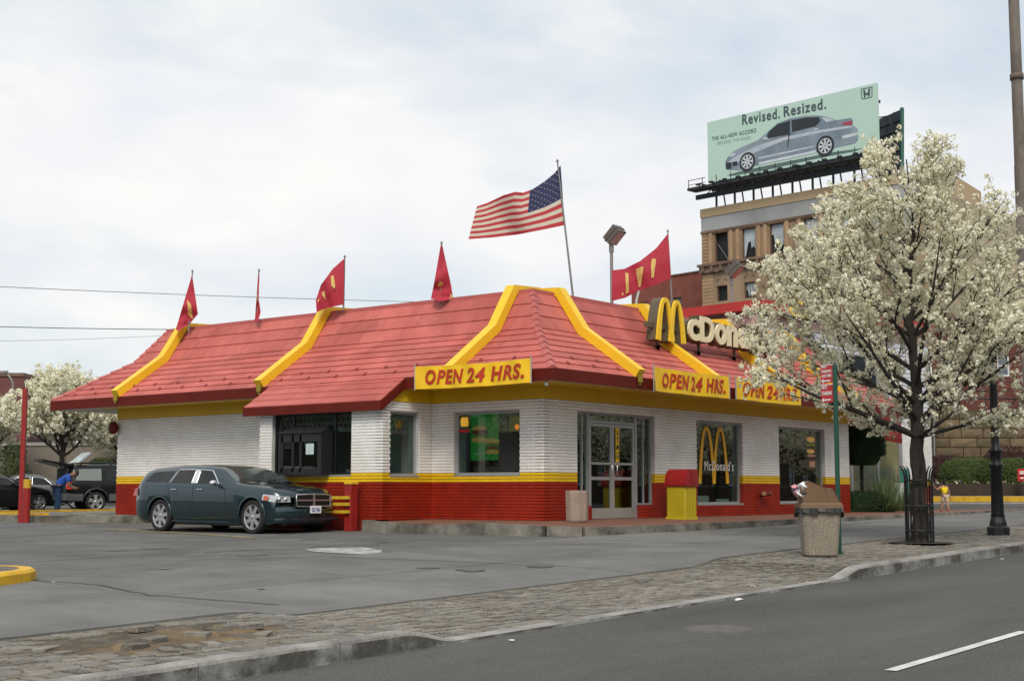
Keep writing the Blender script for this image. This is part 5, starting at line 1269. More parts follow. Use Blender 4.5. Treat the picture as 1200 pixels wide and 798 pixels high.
def hglass(b):   # flip-up glass standing above the hatch
    b.prism([(4.42, -.6, 1.78), (4.75, -.6, 1.84), (4.55, -.6, 2.20), (4.12, -.6, 2.17)], (0, 1.2, 0))
mk(lambda b: b.hexa([(4.45, -.62, 1.78), (4.95, -.62, 1.84), (4.95, .62, 1.84), (4.45, .62, 1.78), (4.02, -.62, 2.16), (4.85, -.62, 2.20), (4.85, .62, 2.20), (4.02, .62, 2.16)]) if False else b.hexa([(4.28, -.66, 1.80), (4.36, -.66, 1.80), (4.36, .66, 1.80), (4.28, .66, 1.80), (3.84, -.60, 2.16), (3.90, -.60, 2.19), (3.90, .60, 2.19), (3.84, .60, 2.16)]), 'flip_glass', mat('sky_reflecting_glass', (.30, .40, .45), .06, .1, 2, spec=1), suv, rel=False)
mk(lambda b: [b.tube([(4.55, sd*.70, 1.5), (5.0, sd*.70, 1.78)], .015, 5) for sd in (-1, 1)], 'gas_strut', 'blackplastic', suv, rel=False)
# ---- dark saloon at the left edge
def saloon(px, py, d, dirv, col, lab, nm, rimm='rim', m2=None):
    q = P(px, py, d); q.z = G(q.x, q.y)
    K = Car(L=4.7, W=.88, zl=.22, Ra=.38, rw=.33, xf=.92, xr=3.62, tum=.19, paint=carpaint(nm, col, .0, .15),
      top=[(0, .62), (.05, .72), (.25, .80), (1.0, .93), (1.35, .98), (1.55, 1.05), (2.05, 1.30), (2.4, 1.40), (2.9, 1.42), (3.3, 1.37), (3.7, 1.22), (4.05, 1.08), (4.2, 1.05), (4.6, 1.02), (4.67, .95), (4.7, .75)],
      belt=[(0, .56), (.2, .74), (1, .88), (1.4, .93), (3.5, .98), (4.2, .99), (4.65, .93), (4.7, .72)])
    dirv = dirv.normalized()      # towards the tail
    c_ = q+Vector((-dirv.y, dirv.x, 0))*(.88 if Vector((-dirv.y, dirv.x, 0)).dot(FW) > 0 else -.88)-dirv*K.xf
    t = thing('parked_car', tuple(c_), lab, 'car', math.atan2(dirv.y, dirv.x)); bd = K.build(t)
    K.win(t, 1.78, 2.62, 2.12, 2.62, .08, .84, trim=(.014, 'full', 'c')); K.win(t, 2.70, 3.45, 2.70, 3.22, .08, .84, trim=(.014, 'full', 'c')); K.tops(t, 1.45, 2.15); K.tops(t, 3.35, 3.95, .9, 'carglass', 'rear_window')
    for xc in (.92, 3.62):
        for sd in (-1, 1): K.wheel(t, xc, sd, 5)
    K.arches(bd, K.paint, .014); K.seam(bd, 1.6, slope=.1); K.seam(bd, 2.66)
    for sd in (-1, 1):
        mk(lambda b: K.blob(b, (1.85, sd*.96, .98), (.08, .09, .06)), 'wing_mirror', K.paint, t, rel=False)
        mk(lambda b: K.blob(b, (.10, sd*.66, .66), (.12, .16, .06)), 'headlight', mat('headlight_lens', (.5, .5, .5)), t, rel=False)
        mk(lambda b: K.blob(b, (4.6, sd*.70, .86), (.1, .16, .06)), 'tail_light', mat('tail_lens', (.35, .02, .015)), t, rel=False)
    mk(lambda b: (b.box((-.03, -.7, .3), (.1, .7, .48)), b.box((4.62, -.7, .32), (4.76, .7, .55))), 'bumper', K.paint, t, rel=False)
    return t
saloon(46, 600, 52.5, -RT*.62-FW*.78, (.007, .008, .009), 'black saloon car with bright window trim behind the tall red post', 'black_saloon_paint')
saloon(88, 594, 58, -RT*.95-FW*.3, (.10, .105, .11), 'dark grey car seen only above the black saloon, left of the open SUV', 'grey_saloon_paint')
# ============================================================ PEOPLE
def skin(name, nodes, edges, m, parent, sub=1, root=0, extra=None):
    me = bpy.data.meshes.new(name); me.from_pydata([tuple(n[0]) for n in nodes], edges, []); o = bpy.data.objects.new(name, me); COL.objects.link(o)
    md = o.modifiers.new('s', 'SKIN'); md.use_smooth_shade = True
    for i, n in enumerate(nodes):
        sv_ = me.skin_vertices[0].data[i]; r_ = n[1]; sv_.radius = (r_, r_) if not isinstance(r_, tuple) else r_; sv_.use_root = (i == root)
    s2 = o.modifiers.new('d', 'SUBSURF'); s2.levels = sub; s2.render_levels = sub
    dg = bpy.context.evaluated_depsgraph_get(); m2 = bpy.data.meshes.new_from_object(o.evaluated_get(dg)); bpy.data.objects.remove(o); bpy.data.meshes.remove(me)
    m2.name = name; m2.materials.clear(); m2.materials.append(m if not isinstance(m, str) else M[m])
    for p_ in m2.polygons: p_.use_smooth = True
    o = bpy.data.objects.new(name, m2); COL.objects.link(o); o.parent = parent; return o
def person(loc, rz, lab, H, sk, torso_, legs_, armL, armR, head, shirt, pants, skinm, hairm, shoem, sleeves, longp=True, hairlen=.1, bulk=1.):
    """local frame: x forward, y left, z up.  joints given in metres."""
    t = thing('person', loc, lab, 'person', rz)
    V = Vector; k = H/1.75*bulk
    pel, chest, neck, hd_ = [V(q) for q in torso_]+[V(head)]
    nodes = [(pel, .10*k), (pel.lerp(chest, .5), .10*k), (chest, .115*k), (neck, .05*k), (neck.lerp(hd_, .45), .055*k)]
    edges = [(0, 1), (1, 2), (2, 3), (3, 4)]
    hdv = (hd_-neck).normalized()
    def limb(start, pts, rr):
        pr = start
        for p_, r_ in zip(pts, rr): nodes.append((V(p_), r_*k)); edges.append((pr, len(nodes)-1)); pr = len(nodes)-1
        return pr
    for leg in legs_: limb(0, leg, [.085, .06, .058, .036, .034])
    for arm in (armL, armR):
        e = limb(2, arm, [.055, .04, .036, .024, .028])
    # head as part of the same surface
    n0 = 4; nodes.append((hd_, .095*k)); edges.append((4, len(nodes)-1)); nodes.append((hd_+hdv*.07*k, .075*k)); edges.append((len(nodes)-2, len(nodes)-1))
    skin('body', nodes, edges, skinm, t, 2)
    # fingers
    for arm in (armL, armR):
        w_, h = V(arm[-2]), V(arm[-1]); d_ = (h-w_).normalized(); s_ = d_.cross(V((0, 0, 1))); s_ = s_.normalized() if s_.length > .1 else V((0, 1, 0))
        for i in range(4):
            o_ = s_*(i-1.5)*.019*k; skin('finger', [(h+o_, .009*k), (h+o_+d_*.035*k, .009*k), (h+o_+d_*(.065-.006*abs(i-1.3))*k+V((0, 0, -.012*k)), .007*k)], [(0, 1), (1, 2)], skinm, t, 1)
        skin('thumb', [(h-d_*.03*k+s_*.02*k, .010*k), (h+s_*.045*k+d_*.02*k, .009*k)], [(0, 1)], skinm, t, 1)
    # shirt
    f = .016*k
    ns = [(pel+ (chest-pel)*.05, .12*k+f), (pel.lerp(chest, .5), .12*k+f), (chest, .132*k+f), (chest.lerp(neck, .6), .07*k+f)]; es = [(0, 1), (1, 2), (2, 3)]
    for arm in (armL, armR):
        ns.append((V(arm[0]), .062*k+f)); es.append((2, len(ns)-1)); 
        if sleeves: ns.append((V(arm[1]).lerp(V(arm[0]), .25), .05*k+f)); es.append((len(ns)-2, len(ns)-1))
    skin('shirt', ns, es, shirt, t, 2)
    ns = [(pel, .115*k+f)]; es = []
    for leg in legs_:
        pr = 0; seq = leg if longp else leg[:2]
        for i, p_ in enumerate(seq[:4]):
            rr = [.095, .075, .068, .055][i]; ns.append((V(p_), rr*k+f*.7)); es.append((pr, len(ns)-1)); pr = len(ns)-1
    skin('trousers' if longp else 'shorts', ns, es, pants, t, 2)
    for leg in legs_:
        a = V(leg[-2]); skin('shoe', [(a+V((-.03, 0, -.0))*k, .045*k), (a+V((.07, 0, -.02))*k, .042*k), (a+V((.16, 0, -.025))*k, .032*k)], [(0, 1), (1, 2)], shoem, t, 1)
    hn = hdv.cross(V((0, 1, 0))).normalized()
    fwd = V((hn.x, hn.y, hn.z)); fwd = fwd if fwd.x > 0 else -fwd
    skin('hair', [(hd_-fwd*.03*k-hdv*.02*k, .09*k), (hd_-fwd*.02*k+hdv*.05*k, .098*k), (hd_+hdv*.10*k, .075*k)]+([(hd_-fwd*.06*k-hdv*hairlen, .06*k)] if hairlen > .05 else []), [(0, 1), (1, 2)]+([(0, 3)] if hairlen > .05 else []), hairm, t, 2)
    def facem(b):
        for sd in (-1, 1):
            c_ = hd_+fwd*.088*k+V((0, sd*.032*k, 0))+hdv*.02*k; n=8
            b.face([c_+V((0, math.cos(2*math.pi*i/n)*.012*k, 0))+hdv*math.sin(2*math.pi*i/n)*.007*k for i in range(n)], 0)
        b.obox(hd_+fwd*.095*k-hdv*.012*k, V((0, 1, 0)), hdv, fwd, .018*k, .035*k, .03*k, 1); b.obox(hd_+fwd*.088*k-hdv*.045*k, V((0, 1, 0)), hdv, fwd, .04*k, .008*k, .01*k, 2)
        for sd in (-1, 1): b.obox(hd_+V((0, sd*.092*k, 0)), fwd, hdv, V((0, 1, 0)), .03*k, .05*k, .015*k, 1)
    mk(facem, 'face', ['black_p', skinm, mat('lip', (.3, .1, .08))], t, rel=False)
    return t
skA = mat('skin_brown', (.20, .10, .065), .6, .06, 8); hairA = mat('hair_black', (.012, .010, .009), .7)
q = P(68, 600, 50.5); q.z = G(q.x, q.y)
fa = math.atan2((RT*.95+FW*.25).y, (RT*.95+FW*.25).x)
person(tuple(q), fa, 'person in blue shirt and trousers bending into the open hatch of the black SUV', 1.75, None,
   [(-.06, 0, .92), (.24, 0, 1.26), (.42, 0, 1.36)], [[(-.04, .10, .86), (-.02, .11, .48), (-.04, .11, .30), (-.08, .11, .09), (.06, .11, .03)], [(-.04, -.10, .86), (.02, -.11, .48), (.0, -.11, .30), (-.02, -.11, .09), (.12, -.11, .03)]],
   [(.30, .19, 1.28), (.36, .24, 1.02), (.42, .22, .95), (.54, .18, .90), (.60, .17, .90)], [(.30, -.19, 1.28), (.34, -.24, 1.02), (.40, -.22, .95), (.52, -.18, .86), (.58, -.17, .86)],
   (.55, 0, 1.38), mat('shirt_blue', (.015, .07, .33), .8, .12, 6), mat('trousers_blue', (.008, .03, .075), .85, .15, 6), skA, hairA, 'black_p', True, True, .0, 1.28)
q = P(1107.5, 600.5, 42.5); q.z = walkz(q.x, q.y)-.0 if -2.2 < q.y else G(q.x, q.y)
fc = math.atan2((-RT*.35+FW*.9).y, (-RT*.35+FW*.9).x)
person(tuple(q), fc, 'small child in a yellow top and pale shorts walking with one arm reached out', 1.02, None,
   [(0, 0, .50), (.01, 0, .70), (.01, 0, .80)], [[(.0, .05, .46), (.05, .055, .27), (.05, .055, .2), (.06, .055, .05), (.12, .055, .015)], [(.0, -.05, .46), (-.03, -.055, .27), (-.06, -.055, .2), (-.11, -.055, .07), (-.05, -.055, .02)]],
   [(.01, .115, .74), (.02, .22, .66), (.03, .26, .67), (.05, .36, .78), (.06, .39, .82)], [(.01, -.115, .74), (.0, -.17, .58), (.0, -.18, .53), (.01, -.22, .40), (.01, -.23, .36)],
   (.02, 0, .91), mat('top_yellow', (.80, .60, .01), .7, .1, 8), mat('shorts_cream', (.52, .42, .34), .8, .1, 8), mat('skin_tan', (.38, .20, .12), .6, .06, 8), hairA, mat('shoe_pink', (.6, .12, .12), .6), False, False, .13, 1.12)
# ============================================================ FLOWERING TREES
def envr(z, prof):
    if z <= prof[0][0] or z >= prof[-1][0]: return 0
    return cv(prof, z)
def grow(base, prof, trunk_h, rt, nprim, RR, seglen=.28, lean=(0, 0), ncl=6000, cs=.065, npet=15, psz=.022, levels=3, el0=28, irr=.16, inner=.35):
    """returns (wood MB, blossom positions)"""
    wood = MB(); tips = []; base = Vector(base)
    H = prof[-1][0]
    def inside(p, k=1.0):
        q = p-base; z = q.z; r_ = envr(z, prof); a = math.atan2(q.y, q.x)
        r_ *= 1+irr*math.sin(a*3+1)+.10*math.sin(a*5+z*1.3)
        return math.hypot(q.x-lean[0]*z, q.y-lean[1]*z) < r_*k
    tp = [base+Vector((.03*math.sin(i*1.3), .03*math.cos(i*1.9), trunk_h*i/8)) for i in range(9)]
    wood.tube([base-Z*.1]+tp, [rt*1.25]+[rt*(1.08-.04*i+.05*math.sin(i*2.1)) for i in range(9)], 12)
    # central leader
    lead = [tp[-1]]; z = trunk_h
    while z < H*.93: z += seglen; lead.append(lead[-1]+Vector((RR.uniform(-.07, .07), RR.uniform(-.07, .07), seglen)))
    wood.tube(lead, [max(.012, rt*.8*(1-i/len(lead))**1.1) for i in range(len(lead))], 8)
    def branch(p, d, L_, r_, lev):
        pts = [p]; rr = [r_]; n = max(2, int(L_/(seglen*.8))); d = d.normalized()
        for i in range(n):
            d = (d+Vector((RR.uniform(-.16, .16), RR.uniform(-.16, .16), RR.uniform(-.10, .18)))).normalized()
            q = pts[-1]+d*seglen*.8
            if not inside(q, 1.03) and i > 0: break
            pts.append(q); rr.append(max(.004, r_*(1-(i+1)/(n+1))**.8))
        wood.tube(pts, rr, 6 if lev < 2 else 4)
        for i, q in enumerate(pts[1:]):
            if lev >= 2 or i > len(pts)*inner: tips.append((q, lev, d))
        if lev < levels:
            for i in range(1, len(pts)):
                if i/len(pts) < .18 and lev == 1: continue
                m = 2 if lev == 1 else (1 if RR.random() < .75 else 2)
                for _ in range(m):
                    side = d.cross(Vector((RR.uniform(-1, 1), RR.uniform(-1, 1), RR.uniform(-1, 1)))).normalized()
                    dd = (d*.75+side*.8+Vector((0, 0, .18))).normalized()
                    branch(pts[i], dd, L_*(1-i/len(pts)*.6)*RR.uniform(.35, .62)*(.9 if lev == 1 else .7), rr[i]*.55, lev+1)
        return pts
    for k in range(nprim):
        t = (k+.5)/nprim; a = k*2.399+.7; li = int(t**1.1*(len(lead)-2)); p = lead[li]
        el = math.radians(el0+(66-el0)*t**.8+RR.uniform(-6, 8)); d = Vector((math.cos(a)*math.cos(el), math.sin(a)*math.cos(el), math.sin(el)))
        zmid = p.z-base.z+.8; L_ = 0; q = Vector(p)
        while inside(q, 1.0) or L_ < .6:
            q += d*.2; L_ += .2
            if L_ > 6: break
        branch(p, d, L_*1.02, rt*.42*(1-.55*t)*max(.35, min(1, L_/3)), 1)
    return wood, tips
def grow_spreading(base, prof, trunk_h, rt, nprim, RR):
    """long limbs that fork into straight shoots lined with short blossoming spurs"""
    wood = MB(); tips = []; base = Vector(base); H = prof[-1][0]
    def reach(p, d, k):
        q = Vector(p); L_ = 0
        while L_ < 7:
            q = q+d*.12; L_ += .12; a = math.atan2(q.y-base.y, q.x-base.x); z = q.z-base.z
            left = max(0, -(q-base).normalized().dot(RT))
            r_ = envr(z, prof)*k*(1+.05*math.sin(a*4+1)+.10*left)
            if math.hypot(q.x-base.x, q.y-base.y) > r_: break
        return L_
    tp = [base+Vector((.03*math.sin(i*1.3), .03*math.cos(i*1.9), trunk_h*i/8)) for i in range(9)]
    wood.tube([base-Z*.1]+tp, [rt*1.25]+[rt*(1.08-.035*i+.06*math.sin(i*2.3)) for i in range(9)], 14)
    lead = [tp[-1]]
    while lead[-1].z-base.z < H*.9: lead.append(lead[-1]+Vector((RR.uniform(-.06, .06), RR.uniform(-.06, .06), .3)))
    wood.tube(lead, [max(.012, rt*.85*(1-i/len(lead))**1.15) for i in range(len(lead))], 8)
    def shoot(p, d, L_, r_, lev):
        n = max(3, int(L_/.2)); pts = [Vector(p)]; rr = [r_]; d = d.normalized()
        for i in range(n):
            d = (d+Vector((RR.uniform(-.07, .07), RR.uniform(-.07, .07), RR.uniform(-.045, .075)))).normalized(); pts.append(pts[-1]+d*(L_/n)); rr.append(max(.0045, r_*(1-(i+1)/(n+1))**.75))
        wood.tube(pts, rr, 7 if lev == 1 else 5)
        for i in range(1, len(pts)):
            f = i/len(pts)
            if f < (.16 if lev == 1 else .08): continue
            tips.append((pts[i], lev, d)); 
            for _ in range(2 if lev > 1 else 1):      # short spurs
                sd = d.cross(Vector((RR.uniform(-1, 1), RR.uniform(-1, 1), RR.uniform(-1, 1)))).normalized(); dd = (d*.6+sd+Z*.35).normalized(); l = RR.uniform(.10, .34)*(1.1-.5*f)
                e_ = pts[i]+dd*l; wood.tube([pts[i], pts[i]+dd*l*.5, e_], [.006, .005, .003], 3); tips.append((e_, 3, dd)); tips.append((pts[i]+dd*l*.5, 3, dd))
        return pts, rr, d
    for k in range(nprim):
        t = (k+.5)/nprim; li = int(t**1.45*(len(lead)-2)); p = lead[li]; a = k*2.399+.4+RR.uniform(-.3, .3)
        el = math.radians(9+49*t**.9+RR.uniform(-8, 10)); d = Vector((math.cos(a)*math.cos(el), math.sin(a)*math.cos(el), math.sin(el)))
        L_ = max(.5, reach(p, d, RR.uniform(.80, 1.06))); r0 = rt*.40*(1-.6*t)*max(.4, min(1, L_/3))
        pts, rr, _ = shoot(p, d, L_, r0, 1)
        for j in range(1, len(pts)-1):
            f = j/len(pts)
            if f < .22 or RR.random() > .52: continue
            dd0 = (pts[j+1]-pts[j-1]).normalized(); sd = dd0.cross(Vector((RR.uniform(-1, 1), RR.uniform(-1, 1), RR.uniform(-1, 1)))).normalized(); d2 = (dd0+sd*RR.uniform(.45, .8)+Z*.22).normalized()
            L2 = min(reach(pts[j], d2, RR.uniform(.80, 1.08)), RR.uniform(.9, 2.0))
            if L2 > .3:
                p2, r2, _ = shoot(pts[j], d2, L2, rr[j]*.6, 2)
                for q in range(1, len(p2)-1):
                    if RR.random() < .33:
                        e0 = (p2[q+1]-p2[q-1]).normalized(); sd = e0.cross(Vector((RR.uniform(-1, 1), RR.uniform(-1, 1), RR.uniform(-1, 1)))).normalized(); shoot(p2[q], (e0+sd*.7+Z*.2), min(.7, reach(p2[q], (e0+sd*.7).normalized(), 1.04)), r2[q]*.55, 3)
    return wood, tips
def blossoms(tips, ncl, cs, npet, psz, RR, leafshare=.17, jit=.05):
    b = MB(); V_ = b.v; F_ = b.f
    cen = []
    for _ in range(ncl):
        p, lev, d = tips[RR.randrange(len(tips))]
        c = p+d*RR.uniform(-.14, .14)+Vector((RR.gauss(0, jit), RR.gauss(0, jit), RR.gauss(0, jit)))
        cen.append(c)
        ct = RR.uniform(-.07, .05); s_ = cs*RR.uniform(.6, 1.25); isl = RR.random() < leafshare
        for k in range(npet):
            z = RR.uniform(-1, 1); a = RR.uniform(0, 6.2832); q = math.sqrt(1-z*z); n = Vector((q*math.cos(a), q*math.sin(a), z))
            o = c+n*s_*RR.uniform(.55, 1.0)
            t1 = n.orthogonal().normalized(); t2 = n.cross(t1); a = RR.uniform(0, 3.14); u = (t1*math.cos(a)+t2*math.sin(a)); v = n.cross(u)
            tl = RR.uniform(-.5, .5); u = (u+n*tl).normalized()
            lf = isl and k % 2 == 0 or RR.random() < leafshare*.4; h = psz*(1.1 if lf else RR.uniform(.55, 1.35)); hw = h*(.45 if lf else 1)
            i0 = len(V_)
            V_.extend([tuple(o-u*h), tuple(o+v*hw), tuple(o+u*h), tuple(o-v*hw)]); F_.append((i0, i0+1, i0+2, i0+3)); b.m.append(1 if lf else 0); b.t.append(ct+RR.uniform(-.05, .05)+1e-5); b.sm.append(False)
    return b
def tree(loc, prof, trunk_h, rt, nprim, seed, lab, ncl, cs, npet, psz, name='blossom_tree', **k):
    RR = random.Random(seed); t = thing(name, tuple(loc), lab, 'tree')
    wd, tips = grow_spreading(loc, prof, trunk_h, rt, nprim, RR) if k.pop('spreading', False) else grow(loc, prof, trunk_h, rt, nprim, RR, **k)
    print('TIPS', len(tips))
    wd.build('trunk', 'bark', t)
    blossoms(tips, ncl, cs, npet, psz, RR, jit=cs*.45).build('crown', ['blossom', 'newleaf'], t)
    return t
STREET_TREE = tree(tuple(tc_), [(1.75, .7), (2.0, 1.4), (2.3, 2.2), (2.8, 2.95), (3.6, 3.35), (4.4, 3.0), (5.3, 2.25), (6.1, 1.45), (6.8, .85), (7.6, .2)], 1.9, .150, 46, 11,
     'large white blossoming street tree on the cobbles inside a black iron guard', 8200, .072, 16, .0235, spreading=True)
for i, (px, d, z0, hgt, wdt, lab) in enumerate([(72, 67, -.1, 6.3, 3.5, 'white blossoming tree with its trunk just above the open car hatch'), (-22, 70, -.1, 5.3, 3.2, 'white blossoming tree cut off by the left edge of the picture'),
       (150, 71, -.1, 5.7, 3.3, 'white blossoming tree half hidden behind the left roof corner')]):
    q = P(px, 560, d); q.z = G(q.x, q.y)
    tree(tuple(q), [(2.1, .8), (2.6, wdt*.8), (3.4, wdt), (hgt*.6, wdt*.92), (hgt*.8, wdt*.72), (hgt*.93, wdt*.42), (hgt, .2)], 2.3, .16, 24, 30+i, lab, 4200, .13, 9, .052, seglen=.42, levels=3)
# ============================================================ SHRUBS AND HEDGES
def leafmass(b, n, fn, psz, RR, asp=.5):
    for _ in range(n):
        o, nn = fn(RR); nn = nn.normalized(); t1 = nn.orthogonal().normalized(); t2 = nn.cross(t1); a = RR.uniform(0, 6.28); u = t1*math.cos(a)+t2*math.sin(a); u = (u+nn*RR.uniform(-.2, .9)).normalized(); v = u.cross(nn)
        v = v.normalized() if v.length > .01 else t2; h = psz*RR.uniform(.7, 1.3); i0 = len(b.v)
        b.v.extend([tuple(o-u*h), tuple(o+v*h*asp), tuple(o+u*h), tuple(o-v*h*asp)]); b.f.append((i0, i0+1, i0+2, i0+3)); b.m.append(0); b.t.append(RR.uniform(-.15, .15)+1e-5); b.sm.append(False)
def ell(c, u, v, rx, ry, rz, pw=2.6):
    def f(RR):
        z = RR.uniform(-.35, 1); a = RR.uniform(0, 6.2832); q = math.sqrt(max(0, 1-abs(z)**pw))**(2/pw*1.0) if False else (1-abs(z)**pw)**(1/pw)
        n_ = u*math.cos(a)*q/rx+v*math.sin(a)*q/ry+Z*z/rz; r_ = RR.uniform(.86, 1.01)+.04*mnoise.noise(Vector((a*3, z*4, c[0])))
        sup = 1/max(abs(math.cos(a))**pw+abs(math.sin(a))**pw, 1e-3)**(1/pw)
        return Vector(c)+(u*math.cos(a)*q*rx*sup+v*math.sin(a)*q*ry*sup)*r_+Z*z*rz*r_, n_
    return f
def shrub(name, px, py, d, w_, h, dep, n, psz, m, lab, cat='bush', trunk=False, zc=None, z0=None, inner='hedged'):
    q = P(px, py, d); q.z = (G(q.x, q.y) if z0 is None else z0)
    t = thing(name, tuple(q), lab, cat); c = Vector((q.x, q.y, q.z+(zc if zc is not None else h*.26)))
    rz_ = h*.75 if zc is None else h/2
    b = MB(); leafmass(b, n, ell(c, RT, FW, w_/2, dep/2, rz_), psz, random.Random(int(px*7+py)))
    b.build('foliage', m, t)
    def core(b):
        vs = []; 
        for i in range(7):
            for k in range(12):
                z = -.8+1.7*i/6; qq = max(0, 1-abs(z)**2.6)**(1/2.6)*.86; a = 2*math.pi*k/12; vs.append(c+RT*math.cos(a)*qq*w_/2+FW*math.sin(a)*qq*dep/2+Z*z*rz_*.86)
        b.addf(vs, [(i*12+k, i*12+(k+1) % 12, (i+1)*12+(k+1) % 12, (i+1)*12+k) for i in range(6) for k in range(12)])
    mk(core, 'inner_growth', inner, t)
    if trunk: mk(lambda b: b.tube([q-Z*.05, q+Z*(zc or .5)], .06, 8), 'trunk', 'bark', t)
    return t
# beside the restaurant, right end
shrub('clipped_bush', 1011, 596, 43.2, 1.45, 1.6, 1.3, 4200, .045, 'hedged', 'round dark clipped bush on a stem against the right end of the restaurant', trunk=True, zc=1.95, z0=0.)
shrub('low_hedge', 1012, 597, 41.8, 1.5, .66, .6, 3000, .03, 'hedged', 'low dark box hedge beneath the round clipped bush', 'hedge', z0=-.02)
def spiky(px, py, d, h, n, seed, lab):
    q = P(px, py, d); q.z = -.02; RR = random.Random(seed); t = thing('grass_plant', tuple(q), lab, 'plant')
    def f(b):
        for _ in range(n):
            a = RR.uniform(0, 6.28); L_ = h*RR.uniform(.6, 1.25); el = RR.uniform(.5, 1.45); dx = Vector((math.cos(a), math.sin(a), 0)); p_ = q+dx*RR.uniform(0, .35); sd = dx.cross(Z)*.022; t_ = RR.uniform(-.3, .4)
            pts = []; 
            for i in range(5):
                s = i/4; pts.append(p_+dx*math.cos(el)*L_*s+Z*(math.sin(el)*L_*s-.45*L_*s*s*math.cos(el)))
            for i in range(4):
                w0, w1 = 1-i/4.3, 1-(i+1)/4.3; b.face([pts[i]-sd*w0, pts[i]+sd*w0, pts[i+1]+sd*w1, pts[i+1]-sd*w1], 0, t_)
    mk(f, 'blades', leafmat('blade_green', (.13, .18, .08), .3, .25), t); return t
spiky(1036, 599, 42.0, 1.35, 320, 5, 'spiky strap-leaved plant on the planting bed behind the tree guard')
spiky(1058, 598, 44, .85, 170, 6, 'smaller strap-leaved plant at the foot of the white brick pier')
bedp = MB(); bedp.face([(14.9, .3, .02), (29, .3, .02), (29, 7, .02), (14.9, 7, .02)]); bedp.face([(14.9, .3, .02), (14.9, .3, -.2), (29, .3, -.2), (29, .3, .02)])
tag(bedp.build('planting_bed', mat('bed_mulch', (.075, .055, .035), .95, .3, 4, bump=1)), kind='structure')
# left: shrubs in front of the retaining wall
def conif(px, d, h, w_, seed, lab):
    q = P(px, 560, d); q.z = G(q.x, q.y); t = thing('evergreen_shrub', tuple(q), lab, 'shrub'); RR = random.Random(seed)
    def f(b):
        def g(RR):
            z = RR.random()**.8; a = RR.uniform(0, 6.28); r_ = w_/2*(1-.55*z)*(1+.25*math.sin(a*3+z*9))*RR.uniform(.6, 1.0); return q+Vector((r_*math.cos(a), r_*math.sin(a), .2+z*h)), Vector((math.cos(a), math.sin(a), .5))
        leafmass(b, 3000, g, .07, RR)
    mk(f, 'foliage', leafmat('evergreen_leaf', (.06, .075, .03), .35, .2), t); mk(lambda b: b.tube([q, q+Z*h*.9], [.08, .02], 6), 'trunk', 'bark', t); return t
conif(16, 64, 2.6, 1.9, 1, 'upright dark green shrub with brown patches left of the red post, against the retaining wall')
conif(122, 66, 2.0, 2.4, 2, 'dark bushy evergreen beside the left corner of the restaurant')
# ============================================================ LEFT BACKGROUND: retaining wall, fence, far roofs
A0, A1 = P(-330, 560, 78), P(330, 560, 72); ad_ = (A1-A0); ad_.z = 0; AL = ad_.length; ad_.normalize(); an = Vector((-ad_.y, ad_.x, 0)); an = an if an.dot(FW) > 0 else -an
rw_ = thing('retaining_wall', (A0.x, A0.y, -.5), 'long beige concrete retaining wall behind the parked cars at the left', 'wall')
a0 = Vector((A0.x, A0.y, 0))
mk(lambda b: b.prism([a0-Z*1, a0+ad_*AL-Z*1, a0+ad_*AL+Z*2.98, a0+Z*2.98], an*.5), 'wall_face', mat('beige_concrete_wall', (.235, .205, .165), .9, .10, .25, col2=(.19, .165, .135), fine=.05), rw_)
mk(lambda b: b.prism([a0-an*.06+Z*2.99, a0-an*.06+ad_*AL+Z*2.99, a0-an*.06+ad_*AL+Z*3.16, a0-an*.06+Z*3.16], an*.7), 'coping', mat('wall_coping', (.33, .32, .29), .85), rw_)
for k in range(9):
    mk(lambda b: b.prism([a0+ad_*(k*3.4+.3)+Z*2.6-an*.01, a0+ad_*(k*3.4+.34)+Z*2.6-an*.01, a0+ad_*(k*3.4+.34)-Z*.5-an*.01, a0+ad_*(k*3.4+.3)-Z*.5-an*.01], -an*.01), 'wall_joint', mat('joint_dark', (.09, .08, .07), .9), rw_)
fe = thing('railing_fence', (A0.x+an.x*.3, A0.y+an.y*.3, 3.16), 'dark railing fence along the top of the beige retaining wall', 'fence')
f0 = a0+an*.3
mk(lambda b: [b.prism([f0+Z*z, f0+ad_*AL+Z*z, f0+ad_*AL+Z*(z+.09), f0+Z*(z+.09)], an*.05) for z in (3.25, 4.05)], 'rail', 'blackmetal', fe)
for k in range(14): mk(lambda b: b.obox(f0+ad_*(k*2.2+.4)+Z*3.7, ad_, an, Z, .10, .09, 1.15), 'fence_post', 'blackmetal', fe)
tag(mk(lambda b: [b.obox(f0+ad_*(k*.22)+Z*3.66, ad_, an, Z, .03, .03, .85) for k in range(int(AL/.22))], 'balusters', mat('baluster_grey', (.06, .06, .06), .6), fe), kind='stuff')
bank = MB(); bb = a0+an*.5; bank.face([bb+Z*3.0, bb+ad_*AL+Z*3.0, bb+ad_*AL+an*60+Z*3.4, bb+an*60+Z*3.4]); tag(bank.build('upper_terrace', 'asphalt'), kind='structure')
